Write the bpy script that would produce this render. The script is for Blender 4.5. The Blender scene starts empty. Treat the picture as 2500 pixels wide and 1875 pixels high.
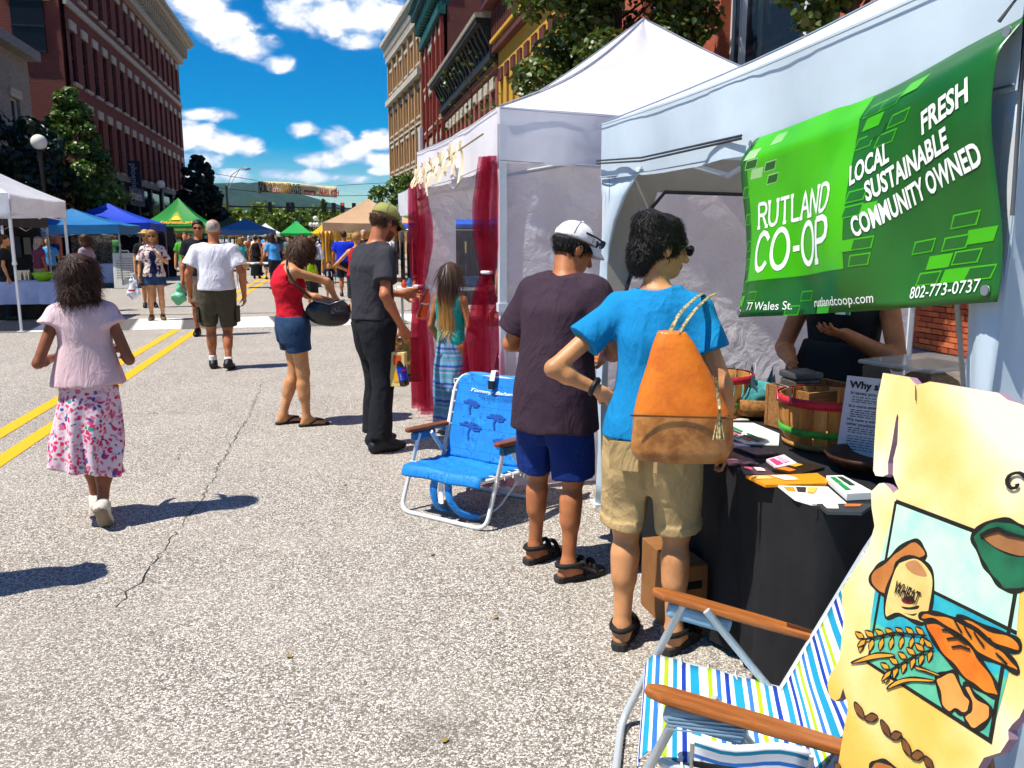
import bpy, math, random
import numpy as np
from mathutils import Vector, Matrix
SC = bpy.context.scene
COL = SC.collection
pi = math.pi
R = math.radians
# ------------------------------------------------------------------ camera, sky, sun, exposure
cam = bpy.data.cameras.new('camera'); CAM = bpy.data.objects.new('camera', cam); COL.objects.link(CAM)
CAM.location = (0, 0, 1.55)
CAM.rotation_euler = (R(90 - 9.965), 0, R(-12.352))
cam.lens = 29.132; cam.sensor_width = 36; cam.clip_start = 0.05; cam.clip_end = 8000
SC.camera = CAM
SUN_EL, SUN_AZ = R(62), R(-103)          # azimuth measured from +Y towards +X
SDIR = Vector((math.sin(SUN_AZ) * math.cos(SUN_EL), math.cos(SUN_AZ) * math.cos(SUN_EL), math.sin(SUN_EL)))
sun = bpy.data.lights.new('sun', 'SUN'); sun.energy = 5.0; sun.angle = R(0.53); sun.color = (1, 0.95, 0.86)
so = bpy.data.objects.new('sun', sun); COL.objects.link(so); so.location = (-20, 0, 40)
so.rotation_euler = SDIR.to_track_quat('Z', 'Y').to_euler()
SC.view_settings.view_transform = 'Standard'; SC.view_settings.look = 'None'
SC.view_settings.exposure = 0.55; SC.view_settings.gamma = 1
SC.render.engine = 'CYCLES'
SC.cycles.use_denoising = True; SC.cycles.use_adaptive_sampling = True; SC.cycles.adaptive_threshold = 0.03; SC.cycles.adaptive_min_samples = 16
SC.cycles.max_bounces = 6; SC.cycles.diffuse_bounces = 3; SC.cycles.glossy_bounces = 3
SC.cycles.transmission_bounces = 5; SC.cycles.transparent_max_bounces = 10
SC.cycles.sample_clamp_indirect = 6
W = bpy.data.worlds.new('World'); SC.world = W; W.use_nodes = True

class NT:                                   # terse node helper
    def __init__(s, nt): s.t = nt; nt.nodes.clear()
    def n(s, typ, ins=None, **kw):
        nd = s.t.nodes.new(typ)
        for k, v in kw.items(): setattr(nd, k, v)
        for k, v in (ins or {}).items(): s.put(nd, k, v)
        return nd
    def put(s, nd, k, v):
        i = nd.inputs[k]
        if hasattr(v, 'bl_idname') and hasattr(v, 'outputs'): v = v.outputs[0]
        if isinstance(v, bpy.types.NodeSocket): s.t.links.new(v, i)
        else: i.default_value = v
    def math(s, op, a, b=0.0, c=None, clamp=False):
        nd = s.n('ShaderNodeMath', {0: a, 1: b}, operation=op, use_clamp=clamp)
        if c is not None: s.put(nd, 2, c)
        return nd.outputs[0]
    def vm(s, op, a, b=(0, 0, 0)):
        nd = s.n('ShaderNodeVectorMath', operation=op); s.put(nd, 0, a)
        if op == 'SCALE': s.put(nd, 'Scale', b)
        else: s.put(nd, 1, b)
        return nd.outputs['Value'] if op in ('LENGTH', 'DOT_PRODUCT') else nd.outputs[0]
    def mix(s, f, a, b, mode='MIX'):
        nd = s.n('ShaderNodeMix', data_type='RGBA', blend_type=mode)
        s.put(nd, 0, f); s.put(nd, 6, a); s.put(nd, 7, b)
        return nd.outputs[2]
    def ramp(s, f, stops, interp='LINEAR'):
        nd = s.n('ShaderNodeValToRGB', {0: f}); r = nd.color_ramp; r.interpolation = interp
        while len(r.elements) < len(stops): r.elements.new(0.5)
        for e, (p, c) in zip(r.elements, stops): e.position = p; e.color = c if len(c) == 4 else (*c, 1)
        return nd.outputs[0]
    def mr(s, v, a, b, c=0.0, d=1.0, smooth=True):
        return s.n('ShaderNodeMapRange', {0: v, 1: a, 2: b, 3: c, 4: d}, interpolation_type='SMOOTHSTEP' if smooth else 'LINEAR').outputs[0]
    def noise(s, vec, scale, detail=4, rough=0.55, out=0, dist=0.0):
        return s.n('ShaderNodeTexNoise', {'Vector': vec, 'Scale': scale, 'Detail': detail, 'Roughness': rough, 'Distortion': dist}).outputs[out]

def make_world():
    t = NT(W.node_tree)
    sky = t.n('ShaderNodeTexSky', sky_type='NISHITA', sun_disc=False)
    sky.sun_elevation = SUN_EL; sky.sun_rotation = SUN_AZ; sky.air_density = 1.0; sky.dust_density = 0.3; sky.ozone_density = 4.0
    hs = t.n('ShaderNodeHueSaturation', {'Color': sky, 'Saturation': 2.2, 'Value': 1.2, 'Hue': 0.506})
    tc = t.n('ShaderNodeTexCoord').outputs['Generated']
    sp = t.n('ShaderNodeSeparateXYZ', {0: tc})
    y = t.math('MAXIMUM', sp.outputs[1], 0.02)
    a = t.math('DIVIDE', sp.outputs[0], y); e = t.math('DIVIDE', sp.outputs[2], y)
    ae = t.n('ShaderNodeCombineXYZ', {0: a, 1: e}).outputs[0]
    blobs = [(-0.143, 0.248, 0.034, 0.018), (-0.108, 0.230, 0.046, 0.024), (-0.076, 0.207, 0.036, 0.018), (-0.047, 0.192, 0.022, 0.011), (-0.117, 0.246, 0.032, 0.018), (-0.025, 0.248, 0.032, 0.022), (0.015, 0.243, 0.044, 0.025), (0.061, 0.248, 0.04, 0.024), (0.045, 0.218, 0.031, 0.012),
             (-0.135, 0.108, 0.027, 0.021), (-0.106, 0.106, 0.027, 0.016), (-0.079, 0.099, 0.022, 0.012), (-0.119, 0.134, 0.035, 0.008), (-0.136, 0.086, 0.026, 0.011), (-0.018, 0.12, 0.021, 0.011), (0.01, 0.112, 0.028, 0.014), (0.031, 0.099, 0.032, 0.015), (0.063, 0.11, 0.027, 0.014), (-0.001, 0.089, 0.031, 0.011), (0.062, 0.09, 0.03, 0.011),
             (-0.137, 0.066, 0.024, 0.009), (-0.098, 0.069, 0.025, 0.008), (-0.058, 0.072, 0.023, 0.009), (-0.022, 0.07, 0.031, 0.008), (0.03, 0.068, 0.026, 0.007), (0.067, 0.077, 0.024, 0.007)]
    acc = None
    for (bx, by, rx, ry) in blobs:
        d = t.vm('SUBTRACT', ae, (bx, by, 0)); d = t.vm('MULTIPLY', d, (1 / rx, 1 / ry, 0)); l = t.vm('LENGTH', d)
        m = t.mr(l, 1.35, 0.0)
        acc = m if acc is None else t.math('MAXIMUM', acc, m)
    # elsewhere in the sky: the same kind of cloud, laid on a plane overhead
    z = t.math('ADD', t.math('MAXIMUM', sp.outputs[2], 0.0), 0.16)
    pl = t.n('ShaderNodeCombineXYZ', {0: t.math('DIVIDE', sp.outputs[0], z), 1: t.math('DIVIDE', sp.outputs[1], z)}).outputs[0]
    far = t.noise(pl, 1.3, 3)
    inview = t.math('MULTIPLY', t.math('MULTIPLY', t.mr(t.math('ABSOLUTE', t.math('ADD', a, 0.07)), .42, .26), t.mr(sp.outputs[1], .2, .5)), t.mr(e, .55, .36))
    gen = t.mr(far, 0.55, 0.75)
    dens = t.math('ADD', t.math('MULTIPLY', acc, inview), t.math('MULTIPLY', gen, t.math('SUBTRACT', 1.0, inview)))
    st = t.vm('MULTIPLY', tc, (1, 1, 1.7))
    n1 = t.noise(st, 24, 6, 0.54, dist=0.3); n2 = t.noise(st, 7, 2, 0.5)
    dd = t.math('ADD', dens, t.math('MULTIPLY', t.math('SUBTRACT', n1, 0.5), 2.3))
    dd = t.math('ADD', dd, t.math('MULTIPLY', t.math('SUBTRACT', n2, 0.5), 0.5))
    dd = t.math('MULTIPLY', dd, t.mr(dens, 0.0, 0.12))
    mask = t.mr(dd, 0.06, 0.60)
    off = t.vm('ADD', st, (0.008, 0, 0.03))
    n3 = t.noise(off, 26, 3, 0.6, dist=0.3)
    shade = t.mr(t.math('ADD', dd, t.math('MULTIPLY', t.math('SUBTRACT', n1, n3), 1.8)), 0.2, 0.95)
    cc = t.mix(shade, (4.2, 6.0, 8.8, 1), (11.0, 11.1, 11.3, 1))
    cc = t.mix(t.mr(e, .10, .02), cc, (6.5, 8.5, 10.4, 1))
    col = t.mix(t.math('MULTIPLY', mask, 0.97), hs.outputs[0], cc)
    bg = t.n('ShaderNodeBackground', {'Color': col, 'Strength': 0.07})
    t.n('ShaderNodeOutputWorld', {0: bg})
make_world()

# ------------------------------------------------------------------ materials
def lin(h):
    h = h.lstrip('#'); v = [int(h[i:i + 2], 16) / 255 for i in (0, 2, 4)]
    return tuple(((c + .055) / 1.055) ** 2.4 if c > .04045 else c / 12.92 for c in v)
MATS = {}
def c4(c): return (*lin(c), 1) if isinstance(c, str) else (*c[:3], 1)
def M(name, col, rough=.65, var=0.0, vs=8.0, bump=0.0, bs=60.0, metal=0.0, spec=0.35, col2=None, trans=0.0, alpha=1.0, sheen=0.0, sss=0.0, coat=0.0, stretch=(1, 1, 1), emit=0):
    if name in MATS: return MATS[name]
    m = bpy.data.materials.new(name); m.use_nodes = True; t = NT(m.node_tree); MATS[name] = m
    b = t.n('ShaderNodeBsdfPrincipled', {'Roughness': rough, 'Metallic': metal, 'Specular IOR Level': spec})
    base = c4(col); c = base
    if var or bump or col2:
        tc = t.n('ShaderNodeTexCoord').outputs['Object']
        vec = t.vm('MULTIPLY', tc, stretch)
    if var or col2:
        f = t.noise(vec, vs, 5, .6)
        d = c4(col2) if col2 else tuple(x * (1 - var) for x in base[:3]) + (1,)
        hi = base if col2 else tuple(min(1, x * (1 + var * .7)) for x in base[:3]) + (1,)
        c = t.mix(t.mr(f, .36, .64), d, hi)
    t.put(b, 'Base Color', c)
    if bump:
        f2 = t.noise(vec, bs, 3, .6)
        t.put(b, 'Normal', t.n('ShaderNodeBump', {'Height': f2, 'Strength': min(1, bump), 'Distance': .01 if bump <= 1 else .01 * bump}))
    if trans: b.inputs['Transmission Weight'].default_value = trans
    if alpha < 1: b.inputs['Alpha'].default_value = alpha
    if sheen: b.inputs['Sheen Weight'].default_value = sheen
    if coat: b.inputs['Coat Weight'].default_value = coat
    if emit: t.put(b, 'Emission Color', base); b.inputs['Emission Strength'].default_value = emit
    if sss:
        b.inputs['Subsurface Weight'].default_value = sss; b.inputs['Subsurface Radius'].default_value = (.02, .008, .004); b.inputs['Subsurface Scale'].default_value = .5
    t.n('ShaderNodeOutputMaterial', {0: b})
    return m
def MN(name, fn, rough=.7, **kw):           # custom colour function fn(t, objcoord) -> colour socket or (colour, bumpheight)
    if name in MATS: return MATS[name]
    m = bpy.data.materials.new(name); m.use_nodes = True; t = NT(m.node_tree); MATS[name] = m
    b = t.n('ShaderNodeBsdfPrincipled', {'Roughness': rough, 'Specular IOR Level': kw.get('spec', .35)})
    r = fn(t, t.n('ShaderNodeTexCoord').outputs['Object'])
    if isinstance(r, tuple):
        t.put(b, 'Normal', t.n('ShaderNodeBump', {'Height': r[1], 'Strength': kw.get('bump', .5), 'Distance': kw.get('dist', .01)})); r = r[0]
    t.put(b, 'Base Color', r)
    if kw.get('trans'):                     # thin cloth: some light comes through
        tr = t.n('ShaderNodeBsdfTranslucent'); t.put(tr, 'Color', r)
        mx = t.n('ShaderNodeMixShader', {0: kw['trans'], 1: b, 2: tr}); t.n('ShaderNodeOutputMaterial', {0: mx})
    else: t.n('ShaderNodeOutputMaterial', {0: b})
    return m

# ------------------------------------------------------------------ object helpers
def tag(o, label=None, cat=None, group=None, kind=None):
    if label: o['label'] = label
    if cat: o['category'] = cat
    if group: o['group'] = group
    if kind: o['kind'] = kind
    return o
def thing(name, loc=(0, 0, 0), rz=0.0, label=None, cat=None, group=None, kind=None):
    o = bpy.data.objects.new(name, None); COL.objects.link(o); o.empty_display_size = .1
    o.location = loc; o.rotation_euler = (0, 0, rz)
    return tag(o, label, cat, group, kind)
def add(name, me, mat=None, parent=None, loc=None, rz=None, **kw):
    o = bpy.data.objects.new(name, me); COL.objects.link(o)
    if mat is not None and not len(me.materials): 
        for m in (mat if isinstance(mat, (list, tuple)) else [mat]): me.materials.append(m)
    if parent: o.parent = parent
    if loc is not None: o.location = loc
    if rz is not None: o.rotation_euler = (0, 0, rz)
    return tag(o, **kw)
def npmesh(name, V, Q, smooth=True, mi=None):
    V = np.asarray(V, np.float32).reshape(-1, 3); Q = np.asarray(Q, np.int32); k = Q.shape[1]
    me = bpy.data.meshes.new(name); me.vertices.add(len(V)); me.vertices.foreach_set('co', V.ravel())
    me.loops.add(Q.size); me.loops.foreach_set('vertex_index', Q.ravel())
    me.polygons.add(len(Q)); me.polygons.foreach_set('loop_start', np.arange(0, Q.size, k, dtype=np.int32))
    if smooth: me.polygons.foreach_set('use_smooth', np.ones(len(Q), bool))
    if mi is not None: me.polygons.foreach_set('material_index', np.asarray(mi, np.int32))
    me.update(calc_edges=True); me.validate(); return me
class MB:                                   # collects simple shapes into one mesh
    def __init__(s): s.v = []; s.f = []; s.m = []; s.sm = []; s.cur = 0; s.xf = None
    def vs(s, pts):
        i = len(s.v)
        for p in pts:
            p = Vector(p)
            s.v.append(tuple(s.xf @ p if s.xf else p))
        return i
    def face(s, idx, smooth=False): s.f.append(tuple(idx)); s.m.append(s.cur); s.sm.append(smooth)
    def poly(s, pts): i = s.vs(pts); s.face(range(i, i + len(pts))); return s
    def box(s, c, d, rz=0, rx=0, ry=0, taper=1.0):
        x, y, z = d[0] / 2, d[1] / 2, d[2] / 2
        mt = Matrix.Translation(c) @ Matrix.Rotation(rz, 4, 'Z') @ Matrix.Rotation(ry, 4, 'Y') @ Matrix.Rotation(rx, 4, 'X')
        P = [(-x, -y, -z), (x, -y, -z), (x, y, -z), (-x, y, -z), (-x * taper, -y * taper, z), (x * taper, -y * taper, z), (x * taper, y * taper, z), (-x * taper, y * taper, z)]
        i = s.vs([mt @ Vector(p) for p in P])
        for q in ((0, 3, 2, 1), (4, 5, 6, 7), (0, 1, 5, 4), (1, 2, 6, 5), (2, 3, 7, 6), (3, 0, 4, 7)): s.face([i + k for k in q])
        return s
    def tube(s, path, r, seg=8, cap=True, flat=1.0, closed=False):
        path = [Vector(p) for p in path]; n = len(path); r = [r] * n if not isinstance(r, (list, tuple)) else r
        rings = []; ref = None
        for k in range(n):
            if closed: d = path[(k + 1) % n] - path[k - 1]
            else: d = path[min(k + 1, n - 1)] - path[max(k - 1, 0)]
            d = d.normalized() if d.length > 1e-9 else Vector((0, 0, 1))
            if ref is None: ref = Vector((0, 0, 1)) if abs(d.z) < .9 else Vector((0, 1, 0))
            u = (ref - d * ref.dot(d)); u = u.normalized() if u.length > 1e-6 else d.orthogonal().normalized()
            ref = u; w = d.cross(u)
            rings.append(s.vs([path[k] + (u * math.cos(2 * pi * j / seg) * flat + w * math.sin(2 * pi * j / seg)) * r[k] for j in range(seg)]))
        for k in range(n if closed else n - 1):
            a, b = rings[k], rings[(k + 1) % n]
            for j in range(seg): s.face((a + j, b + j, b + (j + 1) % seg, a + (j + 1) % seg)[::-1], True)
        if cap and not closed:
            s.face([rings[0] + j for j in range(seg)]); s.face([rings[-1] + j for j in range(seg)][::-1])
        return s
    def lathe(s, prof, seg=20, c=(0, 0, 0), cap=True):
        rr = []
        for (r, z) in prof: rr.append(s.vs([(c[0] + r * math.cos(2 * pi * j / seg), c[1] + r * math.sin(2 * pi * j / seg), c[2] + z) for j in range(seg)]))
        for a, b in zip(rr, rr[1:]):
            for j in range(seg): s.face((a + j, a + (j + 1) % seg, b + (j + 1) % seg, b + j), True)
        if cap:
            s.face([rr[0] + j for j in range(seg)][::-1]); s.face([rr[-1] + j for j in range(seg)])
        return s
    def ball(s, c, r, seg=12, rings=8, sc=(1, 1, 1)):
        return s._ball(c, r, seg, rings, sc)
    def _ball(s, c, r, seg, rings, sc):
        top = s.vs([(c[0], c[1], c[2] + r * sc[2])]); rr = []
        for k in range(1, rings):
            a = pi * k / rings
            rr.append(s.vs([(c[0] + r * sc[0] * math.sin(a) * math.cos(2 * pi * j / seg), c[1] + r * sc[1] * math.sin(a) * math.sin(2 * pi * j / seg), c[2] + r * sc[2] * math.cos(a)) for j in range(seg)]))
        bot = s.vs([(c[0], c[1], c[2] - r * sc[2])])
        for j in range(seg):
            s.face((top, rr[0] + j, rr[0] + (j + 1) % seg), True); s.face((bot, rr[-1] + (j + 1) % seg, rr[-1] + j), True)
        for a, b in zip(rr, rr[1:]):
            for j in range(seg): s.face((a + j, b + j, b + (j + 1) % seg, a + (j + 1) % seg), True)
        return s
    def prism(s, pts, z0, z1):              # polygon in xy, extruded along z
        n = len(pts); a = s.vs([(x, y, z0) for x, y in pts]); b = s.vs([(x, y, z1) for x, y in pts])
        s.face([a + j for j in range(n)][::-1]); s.face([b + j for j in range(n)])
        for j in range(n): s.face((a + j, a + (j + 1) % n, b + (j + 1) % n, b + j))
        return s
    def grid(s, P, nu, nv, smooth=True):    # P[u*nv+v]
        i = s.vs(P)
        for u in range(nu - 1):
            for v in range(nv - 1):
                a = i + u * nv + v; s.face((a, a + nv, a + nv + 1, a + 1), smooth)
        return s
    def me(s, name='mesh'):
        m = bpy.data.meshes.new(name); m.from_pydata(s.v, [], s.f)
        m.polygons.foreach_set('material_index', s.m); m.polygons.foreach_set('use_smooth', s.sm); m.update(); return m
    def obj(s, name, mat, parent=None, loc=None, rz=None, **kw): return add(name, s.me(name), mat, parent, loc, rz, **kw)
def children(o): return [c for c in bpy.data.objects if c.parent == o]
KIDS = {}
def copy_tree(o, loc=None, rz=None, parent=None, kids=None, swap=None, scale=None, **kw):
    c = o.copy(); COL.objects.link(c); c.parent = parent
    if loc is not None: c.location = loc
    if rz is not None: c.rotation_euler = (0, 0, rz)
    if scale is not None: c.scale = scale
    for ch in (kids or KIDS)[o.name] if o.name in (kids or KIDS) else children(o):
        copy_tree(ch, parent=c, swap=swap)
    if swap and o.type == 'MESH' and o.name.split('.')[0] in swap:
        c.material_slots[0].link = 'OBJECT'; c.material_slots[0].material = swap[o.name.split('.')[0]]
    return tag(c, **kw)
def solid(o, th, off=0.0):
    m = o.modifiers.new('thickness', 'SOLIDIFY'); m.thickness = th; m.offset = off; return o
def bevel(o, w, seg=2):
    m = o.modifiers.new('bevel', 'BEVEL'); m.width = w; m.segments = seg; m.limit_method = 'ANGLE'; return o
def shadesmooth(o): 
    o.data.polygons.foreach_set('use_smooth', np.ones(len(o.data.polygons), bool)); return o
def text_mesh(s, size=1.0, bold=0.0, xs=1.0, shear=0.0, align='LEFT', spacing=1.0):
    cu = bpy.data.curves.new('txt', 'FONT'); cu.body = s; cu.size = size; cu.align_x = align; cu.offset = bold; cu.space_character = spacing
    cu.resolution_u = 3; cu.shear = shear
    o = bpy.data.objects.new('txt', cu); COL.objects.link(o)
    me = bpy.data.meshes.new_from_object(o.evaluated_get(bpy.context.evaluated_depsgraph_get()))
    bpy.data.objects.remove(o); bpy.data.curves.remove(cu)
    V = np.zeros(len(me.vertices) * 3); me.vertices.foreach_get('co', V); V = V.reshape(-1, 3); V[:, 0] *= xs
    F = [tuple(p.vertices) for p in me.polygons]; bpy.data.meshes.remove(me)
    return V, F
def rnd(seed): return random.Random(seed)
# ------------------------------------------------------------------ implicit surfaces (bodies, clothes, hair)
def sinnoise(X, Y, Z, f, seed, n=5):
    r = np.random.RandomState(seed); o = 0
    for k in range(n):
        d = r.normal(size=3); d /= np.linalg.norm(d); ff = f * (.6 + 1.3 * r.rand())
        o = o + np.sin(ff * (d[0] * X + d[1] * Y + d[2] * Z) + r.rand() * 6.28 + 1.3 * np.sin(ff * .6 * (d[1] * X - d[2] * Y + d[0] * Z) + r.rand() * 6))
    return o / n
class Field:
    def __init__(s, lo, hi, h):
        s.h = h; s.lo = np.array(lo, float); s.n = np.ceil((np.array(hi) - s.lo) / h).astype(int) + 2
        s.v = np.full(s.n, .2, np.float32)
        s.ax = [(s.lo[i] + h * np.arange(s.n[i])).astype(np.float32) for i in range(3)]
    def sub(s, lo, hi):
        sl = []
        for i in range(3):
            a = max(0, int((lo[i] - s.lo[i]) / s.h)); b = min(s.n[i], int((hi[i] - s.lo[i]) / s.h) + 2)
            if b <= a: return None, None
            sl.append(slice(a, b))
        return tuple(sl), (s.ax[0][sl[0]][:, None, None], s.ax[1][sl[1]][None, :, None], s.ax[2][sl[2]][None, None, :])
    def put(s, sl, d, k, mode='add'):
        a = s.v[sl]
        if mode == 'cut': d = -d; 
        if k <= 0: r = np.minimum(a, d) if mode == 'add' else np.maximum(a, d)
        else:
            if mode != 'add': a, d = -a, -d
            hh = np.maximum(k - np.abs(a - d), 0) / k; r = np.minimum(a, d) - hh * hh * k * .25
            if mode != 'add': r = -r
        s.v[sl] = r
    def rc(s, a, b, ra, rb, k=.02, mode='add', flat=None, cb=False, ca=False):
        a = np.array(a, float); b = np.array(b, float); m = max(ra, rb) + k + 3 * s.h
        sl, g = s.sub(np.minimum(a, b) - m, np.maximum(a, b) + m)
        if sl is None: return
        if flat is not None and flat[1] > 1: sl, g = s.sub(np.minimum(a, b) - max(ra, rb) * flat[1], np.maximum(a, b) + max(ra, rb) * flat[1])
        if sl is None: return
        ba = b - a; L2 = max(ba @ ba, 1e-9); px, py, pz = g[0] - a[0], g[1] - a[1], g[2] - a[2]
        t = np.clip((px * ba[0] + py * ba[1] + pz * ba[2]) / L2, 0, 1)
        dx, dy, dz = px - t * ba[0], py - t * ba[1], pz - t * ba[2]
        if flat is not None:                # (normal, factor): squeeze along a direction
            n, f = np.array(flat[0], float), flat[1]; n /= np.linalg.norm(n); q = (dx * n[0] + dy * n[1] + dz * n[2]) * (1 / f - 1)
            dx, dy, dz = dx + q * n[0], dy + q * n[1], dz + q * n[2]
        d = np.sqrt(dx * dx + dy * dy + dz * dz) - (ra + t * (rb - ra))
        if cb or ca:
            L = math.sqrt(L2); al = (px * ba[0] + py * ba[1] + pz * ba[2]) / L
            if cb: d = np.maximum(d, al - L)
            if ca: d = np.maximum(d, -al)
        s.put(sl, d, k, mode)
    def el(s, c, r, k=.02, Rm=None, mode='add'):
        c = np.array(c, float); r = np.array(r, float); m = r.max() + k + 3 * s.h
        sl, g = s.sub(c - m, c + m)
        if sl is None: return
        p = [g[0] - c[0], g[1] - c[1], g[2] - c[2]]
        if Rm is not None: p = [Rm[0][i] * p[0] + Rm[1][i] * p[1] + Rm[2][i] * p[2] for i in range(3)]
        k0 = np.sqrt((p[0] / r[0]) ** 2 + (p[1] / r[1]) ** 2 + (p[2] / r[2]) ** 2)
        k1 = np.sqrt((p[0] / r[0] ** 2) ** 2 + (p[1] / r[1] ** 2) ** 2 + (p[2] / r[2] ** 2) ** 2) + 1e-6
        s.put(sl, k0 * (k0 - 1) / k1, k, mode)
    def loft(s, lv, k=.02, off=0.0, p=2.3, mode='add', fold=None):   # lv: (z, cx, cy, a, b)
        lv = sorted(lv); A = np.array(lv, float); m = A[:, 3:].max() + off + k + 3 * s.h + (fold[0] if fold else 0)
        lo = (A[:, 1].min() - m, A[:, 2].min() - m, A[0, 0] - .03); hi = (A[:, 1].max() + m, A[:, 2].max() + m, A[-1, 0] + .03)
        sl, g = s.sub(lo, hi)
        if sl is None: return
        zz = np.linspace(A[0, 0], A[-1, 0], 64); c = [np.interp(zz, A[:, 0], A[:, i]) for i in range(1, 5)]
        ker = np.array([1, 2, 3, 2, 1]) / 9.
        c = [np.convolve(np.pad(q, 2, mode='edge'), ker, 'valid') for q in c]
        z = g[2]; cx, cy, a, b = [np.interp(z, zz, q) for q in c]; a = a + off; b = b + off
        X = g[0] - cx; Y = g[1] - cy
        kk = (np.abs(X / a) ** p + np.abs(Y / b) ** p + 1e-9) ** (1 / p)
        d = (kk - 1) * np.minimum(a, b)
        if fold:                            # vertical folds: amplitude, count, z where they start, z where full
            th = np.arctan2(Y, X); w = np.clip((fold[2] - z) / (fold[2] - fold[3]), 0, 1)
            d = d + fold[0] * w * np.sin(th * fold[1] + 1.5 * np.sin(th * 2 + 7 * z) + fold[4] if len(fold) > 4 else th * fold[1])
        d = np.maximum(d, np.maximum(A[0, 0] - z, z - A[-1, 0]))
        s.put(sl, d, k, mode)
    def plane(s, p0, n):                    # keep what lies on the side n points to
        n = np.array(n, float); n /= np.linalg.norm(n)
        X, Y, Z = s.ax[0][:, None, None], s.ax[1][None, :, None], s.ax[2][None, None, :]
        s.v = np.maximum(s.v, -((X - p0[0]) * n[0] + (Y - p0[1]) * n[1] + (Z - p0[2]) * n[2]))
    def disp(s, amp, f, seed=0, st=(1, 1, 1)):
        m = np.abs(s.v) < .06; i, j, k = np.nonzero(m)
        X, Y, Z = s.ax[0][i] * st[0], s.ax[1][j] * st[1], s.ax[2][k] * st[2]
        s.v[m] += amp * sinnoise(X, Y, Z, f, seed)
    def mesh(s):
        v = s.v; ins = v < 0
        c = [ins[i:i - 1 or None, j:j - 1 or None, k:k - 1 or None] for i in (0, 1) for j in (0, 1) for k in (0, 1)]
        c = [ins[i:ins.shape[0] - 1 + i, j:ins.shape[1] - 1 + j, k:ins.shape[2] - 1 + k] for i in (0, 1) for j in (0, 1) for k in (0, 1)]
        cnt = sum(x.astype(np.int8) for x in c); act = (cnt > 0) & (cnt < 8)
        I = np.argwhere(act); idx = np.full(act.shape, -1, np.int32); idx[act] = np.arange(len(I))
        off = [(i, j, k) for i in (0, 1) for j in (0, 1) for k in (0, 1)]
        val = np.stack([v[I[:, 0] + o[0], I[:, 1] + o[1], I[:, 2] + o[2]] for o in off], 1)
        acc = np.zeros((len(I), 3)); num = np.zeros(len(I)); O = np.array(off, float)
        for a in range(8):
            for b in range(a + 1, 8):
                if abs(O[a] - O[b]).sum() == 1:
                    va, vb = val[:, a], val[:, b]; m = (va < 0) != (vb < 0)
                    t = va[m] / (va[m] - vb[m]); acc[m] += O[a] + t[:, None] * (O[b] - O[a]); num[m] += 1
        V = s.lo + s.h * (I + acc / num[:, None])
        Q = []
        for ax in range(3):
            e0 = [slice(None)] * 3; e1 = [slice(None)] * 3; e0[ax] = slice(0, -1); e1[ax] = slice(1, None)
            A, B = ins[tuple(e0)], ins[tuple(e1)]; E = np.argwhere(A != B)
            o1, o2 = (ax + 1) % 3, (ax + 2) % 3
            E = E[(E[:, o1] > 0) & (E[:, o2] > 0) & (E[:, o1] < ins.shape[o1] - 1) & (E[:, o2] < ins.shape[o2] - 1)]
            def at(d1, d2):
                q = E.copy(); q[:, o1] -= d1; q[:, o2] -= d2; return idx[q[:, 0], q[:, 1], q[:, 2]]
            q = np.stack([at(1, 1), at(0, 1), at(0, 0), at(1, 0)], 1)
            fl = ~A[E[:, 0], E[:, 1], E[:, 2]]; q[fl] = q[fl][:, ::-1]; Q.append(q)
        return V, np.concatenate(Q)
def relax(V, Q, it=1, lam=.5):
    for _ in range(it):
        S = np.zeros_like(V); N = np.zeros(len(V))
        for a, b in ((0, 1), (1, 2), (2, 3), (3, 0)):
            np.add.at(S, Q[:, a], V[Q[:, b]]); np.add.at(N, Q[:, a], 1); np.add.at(S, Q[:, b], V[Q[:, a]]); np.add.at(N, Q[:, b], 1)
        V = V + lam * (S / np.maximum(N, 1)[:, None] - V)
    return V
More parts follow.
